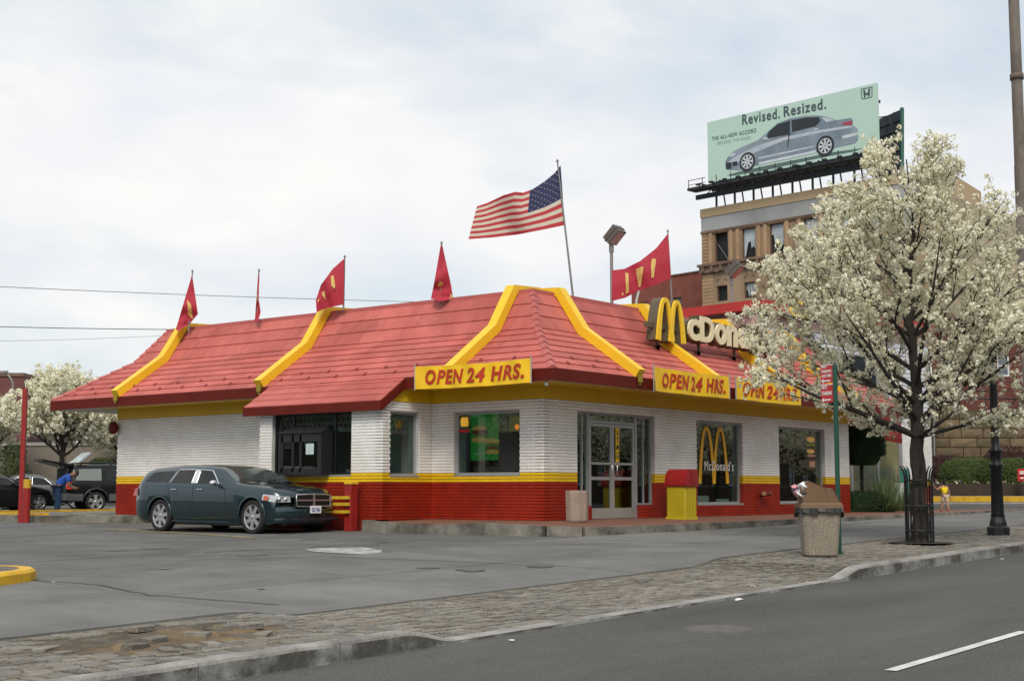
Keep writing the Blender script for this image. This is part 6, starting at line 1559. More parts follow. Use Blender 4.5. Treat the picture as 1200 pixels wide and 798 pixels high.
def facade_building(name, lab, org, u, Lf, dep, z0, z1, wallm, parap=None, wins=(), cat='building', frame='white_p', pane=None):
    """box building: front face from org along u, body extends along n; wins: (u0, z0, w, h)"""
    u = Vector(u).normalized(); n = Vector((-u.y, u.x, 0)); o = Vector((org[0], org[1], 0))
    if n.dot(Vector((o.x, o.y, 0))-Vector((CAM.x, CAM.y, 0))) < 0: n = -n
    t = thing(name, (o.x, o.y, z0), lab, cat)
    def wl(b):
        us = sorted({0, Lf, *[q for w_ in wins for q in (w_[0], w_[0]+w_[2])]}); zs = sorted({z0, z1, *[q for w_ in wins for q in (w_[1], w_[1]+w_[3])]})
        for i in range(len(us)-1):
            for j in range(len(zs)-1):
                um, zm = (us[i]+us[i+1])/2, (zs[j]+zs[j+1])/2
                if any(w_[0] < um < w_[0]+w_[2] and w_[1] < zm < w_[1]+w_[3] for w_ in wins): continue
                b.prism([o+u*us[i]+Z*zs[j], o+u*us[i+1]+Z*zs[j], o+u*us[i+1]+Z*zs[j+1], o+u*us[i]+Z*zs[j+1]], n*.4)
        b.prism([o+n*.4+Z*z0, o+u*Lf+n*.4+Z*z0, o+u*Lf+n*.4+Z*(z1-.02), o+n*.4+Z*(z1-.02)], n*(dep-.4))
    mk(wl, 'wall', wallm, t)
    if parap: mk(lambda b: b.prism([o-n*.12+Z*(z1+.005), o+u*Lf-n*.12+Z*(z1+.005), o+u*Lf-n*.12+Z*(z1+parap[0]), o-n*.12+Z*(z1+parap[0])], n*(dep+.2)), 'parapet', parap[1], t)
    for (wu, wz, ww, wh) in wins:
        fo = mk(lambda b: ring_frame(b, o+u*wu+Z*wz+n*.12, u, Z, -n, ww, wh, .09, .1), 'window', frame, t)
        mk(lambda b: (b.prism([o+u*(wu+.08)+Z*(wz+.08)+n*.17, o+u*(wu+ww-.08)+Z*(wz+.08)+n*.17, o+u*(wu+ww-.08)+Z*(wz+wh-.08)+n*.17, o+u*(wu+.08)+Z*(wz+wh-.08)+n*.17], n*.03), b.prism([o+u*(wu+.08)+Z*(wz+wh/2-.03)+n*.13, o+u*(wu+ww-.08)+Z*(wz+wh/2-.03)+n*.13, o+u*(wu+ww-.08)+Z*(wz+wh/2+.03)+n*.13, o+u*(wu+.08)+Z*(wz+wh/2+.03)+n*.13], n*.03, 1)), 'pane', [pane or mat('far_pane', (.10, .13, .16), .1, .2, .5, spec=.9), frame], fo)
    return t, o, u, n
lb0 = P(-70, 560, 120)
facade_building('brick_building', 'dark red brick building far behind the blossom at the left edge', lb0, RT, 6.8, 8, 0, P(0, 441, 120).z, mat('left_far_brick', (.15, .06, .055), .9, .15, .8), (.3, 'darkbrown'), [(1.2, 6.2, .8, 1.3), (3.2, 6.2, .8, 1.3)])
# ============================================================ PLAY WING beyond the restaurant
wc = P(890, 590, 45.5); wc.z = 0
dl = FW*math.cos(math.radians(42))-RT*math.sin(math.radians(42)); dr_ = FW*math.cos(math.radians(48))+RT*math.sin(math.radians(48))
wing = thing('play_wing', tuple(wc), 'tall white sided annex with a red and yellow roof edge rising behind the restaurant roof', 'building')
WH = P(890, 347, 45.5).z
def wl(b):
    for (d_, L_) in ((dl, 9), (dr_, 10.2)):
        n_ = d_.cross(Z); n_ = n_ if n_.dot(CAM-wc) > 0 else -n_
        b.prism([wc-Z*.3, wc+d_*L_-Z*.3, wc+d_*L_+Z*(WH-.6), wc+Z*(WH-.6)], -n_*.2)
mk(wl, 'wall', mat('white_siding_backing', (.40, .41, .43), .7), wing)
def clap(b):
    nb = int((WH-.95-2.95)/.15)
    for (d_, L_) in ((dl, 9), (dr_, 10.2)):
        n_ = d_.cross(Z); n_ = n_ if n_.dot(CAM-wc) > 0 else -n_
        for k in range(nb):
            z = 2.95+k*.15; a, c_ = wc+n_*.0, wc+d_*L_
            b.addf([a+n_*.03+Z*z, c_+n_*.03+Z*z, c_+n_*.008+Z*(z+.145), a+n_*.008+Z*(z+.145), a+Z*z, c_+Z*z], [(0, 1, 2, 3), (0, 4, 5, 1)], 0, R.uniform(-.04, .04)+1e-4)
tag(mk(clap, 'siding_boards', mat('white_siding', (.60, .62, .66), .55, .06, .5), wing), kind='stuff')
def pinkb(b):
    for (d_, L_) in ((dl, 9), (dr_, 10.2)):
        n_ = d_.cross(Z); n_ = n_ if n_.dot(CAM-wc) > 0 else -n_
        b.prism([wc+n_*.0+Z*(WH-.95), wc+d_*L_+Z*(WH-.95), wc+d_*L_+Z*(WH-.62), wc+Z*(WH-.62)], n_*.02)
mk(pinkb, 'pale_frieze', mat('pale_pink_paint', (.55, .40, .36), .6), wing)
def redb_(b):
    c2 = wc
    nl = dl.cross(Z); nl = nl if nl.dot(CAM-wc) > 0 else -nl; nr_ = dr_.cross(Z); nr_ = nr_ if nr_.dot(CAM-wc) > 0 else -nr_
    e = .35; cc = wc+(nl+nr_)*e
    b.prism([wc+nl*e+Z*(WH-.48), wc+nl*e+dl*9+Z*(WH-.48), wc+nl*e+dl*9+Z*(WH-.17), wc+nl*e+Z*(WH-.17)], -nl*.5)
    b.prism([wc+nr_*e+Z*(WH-.48)-nl*0, wc+nr_*e+dr_*10.2+Z*(WH-.48), wc+nr_*e+dr_*10.2+Z*(WH-.15), wc+nr_*e+Z*(WH-.15)], -nr_*.5)
    b.prism([wc+nl*e*.2+Z*(WH-.30), wc+dl*9+Z*(WH-.30), wc+dl*9+dr_*8+Z*(WH-.30), wc+dr_*10.2+Z*(WH-.30)], Z*.10)
mk(redb_, 'roof_edge', mat('annex_red', (.42, .03, .025), .45, .1, 1), wing)
def ylb(b):
    nr_ = dr_.cross(Z); nr_ = nr_ if nr_.dot(CAM-wc) > 0 else -nr_
    for s in (YS,): b.prism([wc+nr_*.45+dr_*s+Z*(WH-.62), wc+nr_*.45+dr_*(s+.9)+Z*(WH-.62), wc+nr_*.1+dr_*(s+.9)+Z*(WH+.08), wc+nr_*.1+dr_*s+Z*(WH+.08)], nr_*.08)
YS = 1.3
mk(ylb, 'roof_trim', 'beam', wing)
YS = 4.6
mk(ylb, 'roof_trim', 'beam', wing)
nr_ = dr_.cross(Z); nr_ = nr_ if nr_.dot(CAM-wc) > 0 else -nr_
def uw(s, z, w_, h):
    fo = mk(lambda b: ring_frame(b, wc+nr_*.04+dr_*s+Z*z, dr_, Z, nr_, w_, h, .07, .06), 'window', 'alu', wing)
    mk(lambda b: b.prism([wc+nr_*.03+dr_*(s+.05)+Z*(z+.05), wc+nr_*.03+dr_*(s+w_-.05)+Z*(z+.05), wc+nr_*.03+dr_*(s+w_-.05)+Z*(z+h-.05), wc+nr_*.03+dr_*(s+.05)+Z*(z+h-.05)], nr_*.01), 'pane', mat('annex_pane', (.03, .04, .045), .06, .2, 1, spec=.9), fo)
uw(4.6, 4.1, 2.2, 1.3)
# brick pier and ground floor of the annex
pier_x = []
def pierb(b):
    for k in range(44):
        z = k*CH; m = 0 if k >= 15 else (1 if k >= 12 else 2); s = 8.2-(.105*(k % 2))
        while s < 10.2:
            a, c_ = max(8.2, s), min(10.2, s+.2)
            if c_-a > .03: b.prism([wc+nr_*.05+dr_*(a+.004)+Z*(z+.005), wc+nr_*.05+dr_*(c_-.004)+Z*(z+.005), wc+nr_*.05+dr_*(c_-.004)+Z*(z+CH-.006), wc+nr_*.05+dr_*(a+.004)+Z*(z+CH-.006)], nr_*.015, m, R.uniform(-.06, .06))
            s += .21
tag(mk(pierb, 'brick_courses', ['white', 'yellowb', 'redb'], wing), kind='stuff')
mk(lambda b: b.prism([wc+dr_*8.2-Z*.2, wc+dr_*10.2-Z*.2, wc+dr_*10.2+Z*2.95, wc+dr_*8.2+Z*2.95], nr_*.05), 'pier_backing', 'whitemort', wing)
def gfw(b):
    for s in (3.2, 5.0, 6.6): b.prism([wc+nr_*.04+dr_*s, wc+nr_*.04+dr_*(s+.1), wc+nr_*.04+dr_*(s+.1)+Z*2.6, wc+nr_*.04+dr_*s+Z*2.6], nr_*.06)
    b.prism([wc+nr_*.04+dr_*8.0, wc+nr_*.04+dr_*8.18, wc+nr_*.04+dr_*8.18+Z*2.8, wc+nr_*.04+dr_*8.0+Z*2.8], nr_*.06)
gg = mk(gfw, 'shop_window', 'alu', wing)
mk(lambda b: b.prism([wc+nr_*.02+dr_*2.2+Z*.4, wc+nr_*.02+dr_*8.1+Z*.4, wc+nr_*.02+dr_*8.1+Z*2.7, wc+nr_*.02+dr_*2.2+Z*2.7], nr_*.01), 'pane', mat('annex_big_pane', (.10, .12, .10), .08, .5, 1.2, col2=(.22, .20, .10), spec=.9), gg)
def clut(b):
    o_ = wc+nr_*.6
    for s, w_, h, m in ((2.5, .12, 1.25, 1), (2.62, .5, 1.1, 0), (3.12, .12, 1.25, 1), (3.3, .08, 1.25, 0), (7.2, .25, .9, 2), (7.5, .3, 1.4, 3)): b.prism([o_+dr_*s+Z*.1, o_+dr_*(s+w_)+Z*.1, o_+dr_*(s+w_)+Z*h, o_+dr_*s+Z*h], -nr_*.2, m)
mk(clut, 'play_equipment', [mat('slide_yellow', (.65, .42, .01), .4), mat('play_navy', (.03, .04, .12), .5), mat('pale_box', (.5, .52, .5), .6), mat('play_teal', (.05, .25, .2), .5)], loc=tuple(wc+nr_*.6+dr_*2.5), label='yellow and navy play equipment standing under the red awning', cat='play equipment')
aw = thing('awning', tuple(P(1020, 500, 44)), 'dark red fabric awning between the restaurant and the white annex pier', 'awning')
a_ = [P(985, 482, 44.5), P(1054.5, 484, 49.3), P(1057, 514.5, 48.2), P(985, 499.5, 42.5)]
def awn_(b):
    for k in range(5):
        p_ = a_[0].lerp(a_[1], k/5); q_ = a_[0].lerp(a_[1], (k+1)/5-.003); r_ = a_[3].lerp(a_[2], (k+1)/5-.003); s_ = a_[3].lerp(a_[2], k/5)
        b.prism([s_, r_, q_, p_], -Z*.02, 0, R.uniform(-.05, .05))
    b.prism([a_[3], a_[2], a_[2]-Z*.16, a_[3]-Z*.16], (a_[0]-a_[3])*.02); b.prism([a_[1], a_[2], a_[2]-Z*.1+(a_[1]-a_[2])*.0, a_[1]-Z*.1], dr_*.02)
mk(awn_, 'awning_cover', mat('awning_red', (.20, .018, .016), .8, spec=.1, var=.1) if True else mat('x', (.32, .025, .028), .7, .1, 1.5), aw)
# ============================================================ FAR RIGHT: stone wall, hedges, street
def ridge(b, pts, z0, z1, th, m=0, t=0.):
    for (xa, xb) in zip(pts, pts[1:]): 
        u_ = (xb-xa).normalized(); n_ = Vector((-u_.y, u_.x, 0)); b.prism([xa+Z*(z0-xa.z), xb+Z*(z0-xb.z), xb+Z*(z1-xb.z), xa+Z*(z1-xa.z)], n_*th, m, t)
# rising ground towards the stone wall
k1, k2 = P(1040, 584, 58.5), P(1330, 583, 58.5)
kd = (k2-k1); kd.z = 0; KL = kd.length; kd.normalize(); kn = FW
YKZ = .33
def farst(b):
    f0_ = P(1000, 595, 46); f1_ = P(1330, 595, 46)
    g = lambda p_, z: Vector((p_.x, p_.y, z))
    b.face([g(f0_, G(f0_.x, f0_.y)+.015), g(f1_, .02), g(k2, .165), g(k1, .165)])
mk(farst, 'side_street', 'road', kind='structure')
fyk = bpy.data.objects.new('far_kerb', None); COL.objects.link(fyk); tag(fyk, kind='structure')
for k in range(int(KL/1.6)):
    p_ = Vector((k1.x, k1.y, 0))+kd*(k*1.6); mk(lambda b: b.prism([p_+Z*.05, p_+kd*1.59+Z*.05, p_+kd*1.59+Z*.40, p_+Z*.40], kn*.25, 0, R.uniform(-.05, .05)), 'kerb_stone', 'kerby', fyk)
mk(lambda b: b.prism([P(1000, 590, 50.5)*1, P(1000, 590, 50.5)+kn*.25, P(1330, 589.5, 50.5)+kn*.25, P(1330, 589.5, 50.5)], Z*.012), 'far_white_line', 'paintw', kind='structure')
p0 = Vector((k1.x, k1.y, 0))+kn*.25
mk(lambda b: (b.face([p0-kd*2+Z*.38, p0+kd*(KL+3)+Z*.38, p0+kd*(KL+3)+kn*3+Z*.42, p0-kd*2+kn*3+Z*.42]),), 'far_pavement', 'conc', kind='structure')
mk(lambda b: (b.prism([p0+kn*2+kd*2.2+Z*.3, p0+kn*2+kd*(KL+3)+Z*.3, p0+kn*2+kd*(KL+3)+Z*.92, p0+kn*2+kd*2.2+Z*.92], kn*.3), b.face([p0+kn*2.3-kd*6+Z*.85, p0+kn*2.3+kd*(KL+3)+Z*.85, p0+kn*18+kd*(KL+3)+Z*1.3, p0+kn*18-kd*6+Z*1.3])), 'raised_planting_bed', mat('dark_wood_edge', (.045, .032, .024), .9, .2, 3), kind='structure')
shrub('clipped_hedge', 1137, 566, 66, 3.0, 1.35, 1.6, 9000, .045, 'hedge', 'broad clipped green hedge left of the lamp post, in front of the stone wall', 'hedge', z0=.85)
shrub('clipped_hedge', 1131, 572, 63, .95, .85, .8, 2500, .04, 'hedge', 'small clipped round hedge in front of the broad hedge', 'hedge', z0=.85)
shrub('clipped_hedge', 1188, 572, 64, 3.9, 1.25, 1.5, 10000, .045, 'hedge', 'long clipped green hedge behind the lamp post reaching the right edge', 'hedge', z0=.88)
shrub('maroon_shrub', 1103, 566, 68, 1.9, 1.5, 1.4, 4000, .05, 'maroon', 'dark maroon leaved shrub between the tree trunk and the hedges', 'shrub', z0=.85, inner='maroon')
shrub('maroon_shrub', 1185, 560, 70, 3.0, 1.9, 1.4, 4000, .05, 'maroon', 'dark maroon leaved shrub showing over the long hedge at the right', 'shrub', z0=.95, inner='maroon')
def flw(b):
    RR = random.Random(3)
    for k in range(200):
        s = RR.uniform(1.5, KL); p_ = p0+kd*s+kn*RR.uniform(2.5, 4.0)+Z*(.87+RR.uniform(0, .22)); h = RR.uniform(.03, .07); a = RR.uniform(0, 3); u_ = Vector((math.cos(a), math.sin(a), .3)); m = RR.choice([0, 0, 0, 3, 2, 3, 1])
        b.face([p_-u_*h, p_+Z*h, p_+u_*h, p_-Z*h], m)
tag(mk(flw, 'bed_flowers', ['newleaf', 'blossom', mat('flower_purple', (.15, .06, .2), .7), mat('dry_stem', (.28, .24, .14), .8)]), kind='stuff')
q = P(1195.5, 566, 60); q.z = .4
es = thing('estate_sign', tuple(q), 'small red and white sign on short legs in the bed at the right edge', 'sign')
def esb(b):
    c_ = P(1197.5, 556.5, 60); b.obox(c_, RT, Z, FW, .36, .52, .04, 0)
mk(esb, 'sign_board', 'red_p', es)
mk(lambda b: (b.obox(P(1198.5, 554.8, 59.9), RT, Z, FW, .28, .05, .02), b.obox(P(1198.5, 552.6, 59.9), RT, Z, FW, .26, .05, .02), b.obox(P(1197.5, 560, 59.9), RT, Z, FW, .14, .06, .02)), 'sign_print', 'white_p', es)
mk(lambda b: [b.tube([Vector((P(x, 560, 60).x, P(x, 560, 60).y, .4)), P(x, 560, 60)], .02, 5) for x in (1193.5, 1201)], 'sign_leg', 'blackmetal', es)
# stone wall of rock-faced blocks
w0, w1_ = P(1030, 560, 76), P(1330, 560, 76); wd_ = (w1_-w0); wd_.z = 0; SL = wd_.length; wd_.normalize(); w0 = Vector((w0.x, w0.y, 0))
sw = thing('stone_wall', (w0.x, w0.y, .3), 'high retaining wall of coursed brown sandstone blocks behind the hedges', 'wall')
mk(lambda b: b.prism([w0+FW*.12, w0+wd_*SL+FW*.12, w0+wd_*SL+FW*.12+Z*4.9, w0+FW*.12+Z*4.9], FW*.8), 'wall_core', mat('stone_mortar', (.045, .032, .022), .95), sw)
z = .4; RR = random.Random(5); row = 0
while z < 4.85:
    s = -RR.uniform(0, .6)
    while s < SL:
        ln = RR.uniform(.75, 1.5); a, c_ = max(0, s)+.02, min(SL, s+ln)-.02
        if c_-a > .1:
            b = MB(); o_ = w0+wd_*a+Z*(z+.02); w_ = c_-a; h = .47; pr = RR.uniform(.02, .045); tt = RR.uniform(-.22, .22)+1e-4
            vs = []; nx, nz = 4, 3
            for i in range(nx+1):
                for j in range(nz+1):
                    ed = i in (0, nx) or j in (0, nz); vs.append(o_+wd_*(w_*i/nx)+Z*(h*j/nz)-FW*((0 if ed else pr+RR.uniform(-.02, .02))))
            fs = [(i*(nz+1)+j, (i+1)*(nz+1)+j, (i+1)*(nz+1)+j+1, i*(nz+1)+j+1) for i in range(nx) for j in range(nz)]
            b.addf(vs, fs, 0, tt); q_ = [vs[0], vs[nx*(nz+1)], vs[-1], vs[nz]]
            for k in range(4): b.face([q_[k], q_[k]+FW*.13, q_[(k+1) % 4]+FW*.13, q_[(k+1) % 4]], 0, tt)
            b.build('stone', 'stone', sw)
        s += ln
    z += .51; row += 1
mk(lambda b: b.tube([w0+wd_*3.0-FW*.12+Z*.5, w0+wd_*3.0-FW*.12+Z*5], .06, 8), 'drain_pipe', 'steelgrey', sw)
tr_ = MB(); tr_.face([w0+Z*4.85+FW*.1, w0+wd_*SL+Z*4.85+FW*.1, w0+wd_*SL+Z*5.2+FW*45, w0+Z*5.2+FW*45]); tag(tr_.build('raised_terrace', 'asphalt'), kind='structure')
mk(lambda b: (b.tube([w0-Z*-5.6+FW*.3, w0+wd_*SL+Z*5.6+FW*.3], .035, 6), *[b.tube([w0+wd_*(k*2.0)+Z*4.9+FW*.3, w0+wd_*(k*2.)+Z*5.6+FW*.3], .03, 5) for k in range(8)]), 'handrail', 'blackmetal', loc=tuple(w0+Z*4.9), label='dark pipe handrail along the top of the stone wall', cat='railing')
# red brick houses behind the blossom tree
o_ = P(1030, 560, 95)
ww = [(3.0+i*1.75, z_, .82, 1.45) for i in range(7) for z_ in (P(1100, 441, 95).z,) if i not in (2,)]
facade_building('brick_building', 'red brick apartment house with white sash windows seen through the blossom tree', o_, RT, 12.2, 9, 4.5, P(1100, 374, 95).z, mat('maroon_brick', (.115, .038, .030), .85, .15, 1.4), (.4, 'darkbrown'), ww)
o_ = P(1262, 560, 97)
facade_building('apartment_building', 'grey rendered building at the far right behind the blossom', P(1160, 560, 99), RT, 9, 9, 4.5, P(1180, 385, 99).z, mat('grey_render', (.25, .25, .25), .9, .12, .6), (.3, 'cement'), [(1.0+i*2.1, 9., .9, 1.4) for i in range(3)])
# ============================================================ DERELICT BUILDING, BRICK WING AND BILLBOARD
O = Vector((P(822, 246, 120).x, P(822, 246, 120).y, 0)); u = Vector((-.13, -.9915, 0)).normalized(); n = Vector((-u.y, u.x, 0)); n = n if n.dot(FW) > 0 else -n   # n points away from the viewer
der = thing('derelict_building', (O.x, O.y, 0), 'derelict tan building with broken windows carrying the rooftop billboard', 'building')
LF, ZR = 22.6, 24.85
def fp(s, z, o=0): return O+u*s+Z*z-n*o
cols = [(1.35, 1.42), (4.24, 1.38), (7.05, 1.40), (10.4, 1.35), (13.3, 1.35), (16.1, 1.35), (19.0, 1.35)]
def wins_(): 
    r_ = [(s, 20.05, w_, 2.55) for s, w_ in cols]+[(s+.15, 16.65, w_-.28, 1.35) for s, w_ in cols]
    for z in (12.6, 8.8, 5.0): r_ += [(s+.1, z, w_-.2, 2.3) for s, w_ in cols]
    return r_
WL_ = wins_()
def dwall(b):
    us = sorted({0, LF, *[q for w_ in WL_ for q in (w_[0], w_[0]+w_[2])]}); zs = sorted({0, 22.88, *[q for w_ in WL_ for q in (w_[1], w_[1]+w_[3])]})
    for i in range(len(us)-1):
        for j in range(len(zs)-1):
            um, zm = (us[i]+us[i+1])/2, (zs[j]+zs[j+1])/2
            if any(w_[0] < um < w_[0]+w_[2] and w_[1] < zm < w_[1]+w_[3] for w_ in WL_): continue
            b.prism([fp(us[i], zs[j]), fp(us[i+1], zs[j]), fp(us[i+1], zs[j+1]), fp(us[i], zs[j+1])], n*.5)
    # arch spandrels over the round-headed windows
    for s, w_ in cols:
        x0, x1 = s+.15, s+w_-.13; r_ = (x1-x0)/2; xm = (x0+x1)/2; zz = 18.0
        for sd in (-1, 1):
            pts = [fp(xm+sd*r_, zz), fp(xm+sd*r_, zz+r_+.02)]+[fp(xm+sd*r_*math.sin(a*math.pi/16), zz+r_*math.cos(a*math.pi/16)) for a in range(0, 9)]
            b.prism(pts, n*.45)
        b.prism([fp(x0, zz+r_), fp(x1, zz+r_), fp(x1, zz+r_+.01), fp(x0, zz+r_+.01)], n*.3)
    b.prism([fp(.02, 0)+n*.5, fp(LF-.02, 0)+n*.5, fp(LF-.02, 22.86)+n*.5, fp(.02, 22.86)+n*.5], n*.02)
    # right return wall, turned away
mk(dwall, 'wall', 'brown', der)
rd = (RT*.69+FW*.72).normalized(); c2 = O+u*LF
mk(lambda b: b.prism([c2, c2+rd*6.2, c2+rd*6.2+n*12, O+n*14, O+n*.55, c2+n*.55], Z*22.87), 'rear_block', mat('side_render_tan', (.36, .30, .20), .9, .15, .4), der)
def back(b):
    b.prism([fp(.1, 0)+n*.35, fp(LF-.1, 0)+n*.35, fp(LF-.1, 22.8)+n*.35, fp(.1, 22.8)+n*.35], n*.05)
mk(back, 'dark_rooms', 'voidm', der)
mk(lambda b: (b.prism([fp(-.03, 22.88, .04), fp(LF, 22.88, .04), fp(LF, 24.1, .04), fp(-.03, 24.1, .04)], n*.6)), 'cement_band', 'cement', der)
mk(lambda b: (b.prism([fp(-.08, 24.105, .1), fp(LF, 24.105, .1), fp(LF, ZR, .1), fp(-.08, ZR, .1)], n*.7), b.prism([c2+rd*.0+Z*22.88-n*.05, c2+rd*6.2+Z*22.88, c2+rd*6.2+Z*24.0, c2+Z*ZR-n*.05], n*.6)), 'parapet', 'tan', der)
def corn(b):
    b.prism([fp(-.15, 19.2, .28), fp(LF, 19.2, .28), fp(LF, 19.75, .28), fp(-.15, 19.75, .28)], n*.3); b.prism([fp(-.25, 19.76, .45), fp(LF, 19.76, .45), fp(LF, 19.98, .45), fp(-.25, 19.98, .45)], n*.5)
    b.prism([fp(-.05, 22.66, .15), fp(LF, 22.66, .15), fp(LF, 22.87, .15), fp(-.05, 22.87, .15)], n*.2)
    for k in range(24): b.prism([fp(.2+k*.95, 19.3, .42), fp(.45+k*.95, 19.3, .42), fp(.45+k*.95, 19.75, .42), fp(.2+k*.95, 19.75, .42)], n*.2)
mk(corn, 'cornice', 'darkbrown', der)
def pil(b):
    for s, w_ in cols:
        for e in (s-.55, s+w_+.20): b.prism([fp(e, 19.99, .12), fp(e+.35, 19.99, .12), fp(e+.35, 22.65, .12), fp(e, 22.65, .12)], n*.14)
        b.prism([fp(s-.12, 22.60-.02, .07), fp(s+w_+.12, 22.58, .07), fp(s+w_+.12, 22.655, .07), fp(s-.12, 22.655, .07)], n*.1)
    for k in range(9): b.prism([fp(0, 20.05+k*.3, .05), fp(.6, 20.05+k*.3, .05), fp(.6, 20.27+k*.3, .05), fp(0, 20.27+k*.3, .05)], n*.05)
    for k in range(9): b.prism([fp(0, 16.4+k*.3, .05), fp(1.2, 16.4+k*.3, .05), fp(1.2, 16.66+k*.3, .05), fp(0, 16.66+k*.3, .05)], n*.05)
mk(pil, 'pilasters', mat('terracotta_trim', (.36, .24, .14), .85, .2, .8), der)
for i, (s, z, w_, h) in enumerate(WL_):
    fo = mk(lambda b: ring_frame(b, fp(s, z)+n*.16, u, Z, -n, w_, h, .08, .1), 'window', mat('rotten_frame', (.14, .075, .05), .8), der)
    RRR = random.Random(i*13+1)
    if i == 0: mk(lambda b: b.tube([fp(s+.15, z+1.6)+n*.3, fp(s+w_-.1, z+.1)+n*.2], .03, 5), 'broken_bar', 'steelgrey', fo)
    elif i in (1, 2, 3, 4, 5, 8, 9, 10, 11) or i % 3 == 0:
        x0, x1 = s+.09, s+w_-.09; zt = z+h-.09; frac = {1: .5, 2: .62, 8: .8, 9: .7}.get(i, .85)
        pts = [(x0, zt), (x1, zt)]; nn_ = 7
        low_ = [(x1-(x1-x0)*k/nn_, zt-h*frac*(1+RRR.uniform(-.35, .3) if k < nn_-1 else .5)) for k in range(nn_+1)]
        if i == 1: low_ = [(x1, z+.6), (x1-.25, z+1.0), (x1-.45, z+.8), (x1-.55, z+1.45), (x1-.8, z+1.3), (x0+.15, z+.25), (x0, z+.1)]
        low_ = [(a, max(z+.1, c_)) for a, c_ in low_]
        mk(lambda b: b.prism([fp(a, c_)+n*.22 for a, c_ in pts+low_], n*.01), 'torn_sheet', 'plastic', fo)
    if z < 18.1 and z > 16: mk(lambda b: [b.tube([fp(s+w_*k/4, z+.05)+n*.1, fp(s+w_*k/4, z+h-.15)+n*.1], .02, 4) for k in (1, 2, 3)], 'window_bar', 'blackmetal', fo)
# red brick wing left of it
bo_ = P(742, 560, 135); br_e = P(826, 560, 128)
ub_ = (br_e-bo_); ub_.z = 0
zt = P(785, 324, 131).z
facade_building('brick_building', 'long red brick building with small windows behind the yellow arches', Vector((bo_.x, bo_.y, 0)), ub_, ub_.length, 10, 0, zt, 'redbrick', (.12, 'darkbrown'), [(1.0+k*2.25, zt-3.9, 1.05, 1.85) for k in range(3)], frame='darkbrown', pane=mat('slate_pane', (.07, .09, .10), .3, .3, .6))
# billboard
bl = thing('billboard', tuple(fp(9, 27)), 'pale green car advertisement billboard on a steel frame above the derelict building', 'billboard')
bs0, bs1, bz0, bz1 = .85, 17.5, 27.05, 32.4; bo = .1
def bp_(s, z, o=0): return fp(bs0+s, bz0+z, bo+o)
BW, BH_ = bs1-bs0, bz1-bz0
def prn(x, y):     # artwork position -> board coordinates
    k = (x-50)/985; top = 268-223*k; bot = 622-190*k
    kk = k/(k+(1-k)*1.0); return kk*BW, (bot-y)/(bot-top)*BH_
mk(lambda b: b.prism([bp_(0, 0), bp_(BW, 0), bp_(BW, BH_), bp_(0, BH_)], n*.25), 'board', mat('mint_print', (.45, .62, .54), .6, .02, .3), bl)
def art(b):
    def poly(pts, m, o): 
        q = [prn(*p_) for p_ in pts]; b.prism([bp_(a, c_, o) for a, c_ in q], n*.008, m)
    car_ = [(165, 540), (161, 500), (178, 468), (215, 435), (270, 408), (345, 378), (380, 358), (425, 318), (480, 272), (560, 242), (650, 227), (722, 228), (775, 240), (820, 257), (895, 245), (907, 262), (903, 288), (929, 308), (931, 372), (915, 392), (825, 412), (700, 442), (370, 512), (240, 545), (215, 542), (195, 545)]
    poly([(170, 575), (250, 552), (400, 520), (600, 480), (800, 440), (960, 420), (900, 440), (700, 478), (400, 545), (200, 578)], 4, .010)
    poly(car_, 0, .02)
    poly([(178, 500), (215, 470), (350, 405), (520, 352), (720, 312), (900, 290), (903, 300), (720, 330), (520, 372), (350, 440), (240, 500)], 1, .032)
    poly([(365, 500), (700, 430), (700, 443), (370, 513)], 2, .034)
    poly([(400, 380), (430, 322), (485, 276), (550, 258), (545, 330), (420, 358)], 3, .036); poly([(565, 254), (650, 238), (722, 238), (728, 262), (700, 290), (568, 322)], 3, .036)
    poly([(735, 238), (775, 244), (815, 258), (760, 268)], 1, .036)
    poly([(862, 268), (900, 262), (903, 288), (840, 283)], 5, .036); poly([(180, 468), (215, 445), (232, 448), (205, 466)], 6, .036)
    poly([(845, 350), (928, 330), (930, 345), (850, 366)], 6, .036); poly([(165, 505), (200, 500), (200, 535), (168, 540)], 3, .036)
    for cx_, cy_, r_ in ((298, 496, 56), (752, 405, 58)):
        c0 = prn(cx_, cy_); rr = r_/354*BH_*.96
        for r2, m, o in ((rr*1.0, 3, .040), (rr*.74, 6, .05), (rr*.66, 3, .055)):
            b.prism([bp_(c0[0]+r2*math.cos(2*math.pi*k/28), c0[1]+r2*math.sin(2*math.pi*k/28), o) for k in range(28)], n*.008, m)
        for k in range(8):
            a = 2*math.pi*k/8; d_ = (math.cos(a), math.sin(a)); e_ = (-d_[1], d_[0]); w_ = rr*.09
            b.prism([bp_(c0[0]+e_[0]*w_*.6, c0[1]+e_[1]*w_*.6, .062), bp_(c0[0]+d_[0]*rr*.68+e_[0]*w_*1.3, c0[1]+d_[1]*rr*.68+e_[1]*w_*1.3, .062), bp_(c0[0]+d_[0]*rr*.68-e_[0]*w_*1.3, c0[1]+d_[1]*rr*.68-e_[1]*w_*1.3, .062), bp_(c0[0]-e_[0]*w_*.6, c0[1]-e_[1]*w_*.6, .062)], n*.006, 6)
    poly([(205, 500), (235, 492), (240, 515), (210, 522)], 3, .04); poly([(430, 352), (560, 330), (558, 334), (430, 357)], 3, .04); poly([(690, 306), (715, 302), (715, 308), (690, 312)], 2, .04)
    poly([(365, 470), (690, 402), (690, 412), (366, 482)], 1, .033)
    poly([(392, 366), (400, 350), (425, 352), (420, 370)], 1, .045)
    for q_ in ([(546, 258), (556, 256), (552, 345), (540, 410), (536, 410), (546, 340)],): poly(q_, 3, .038)
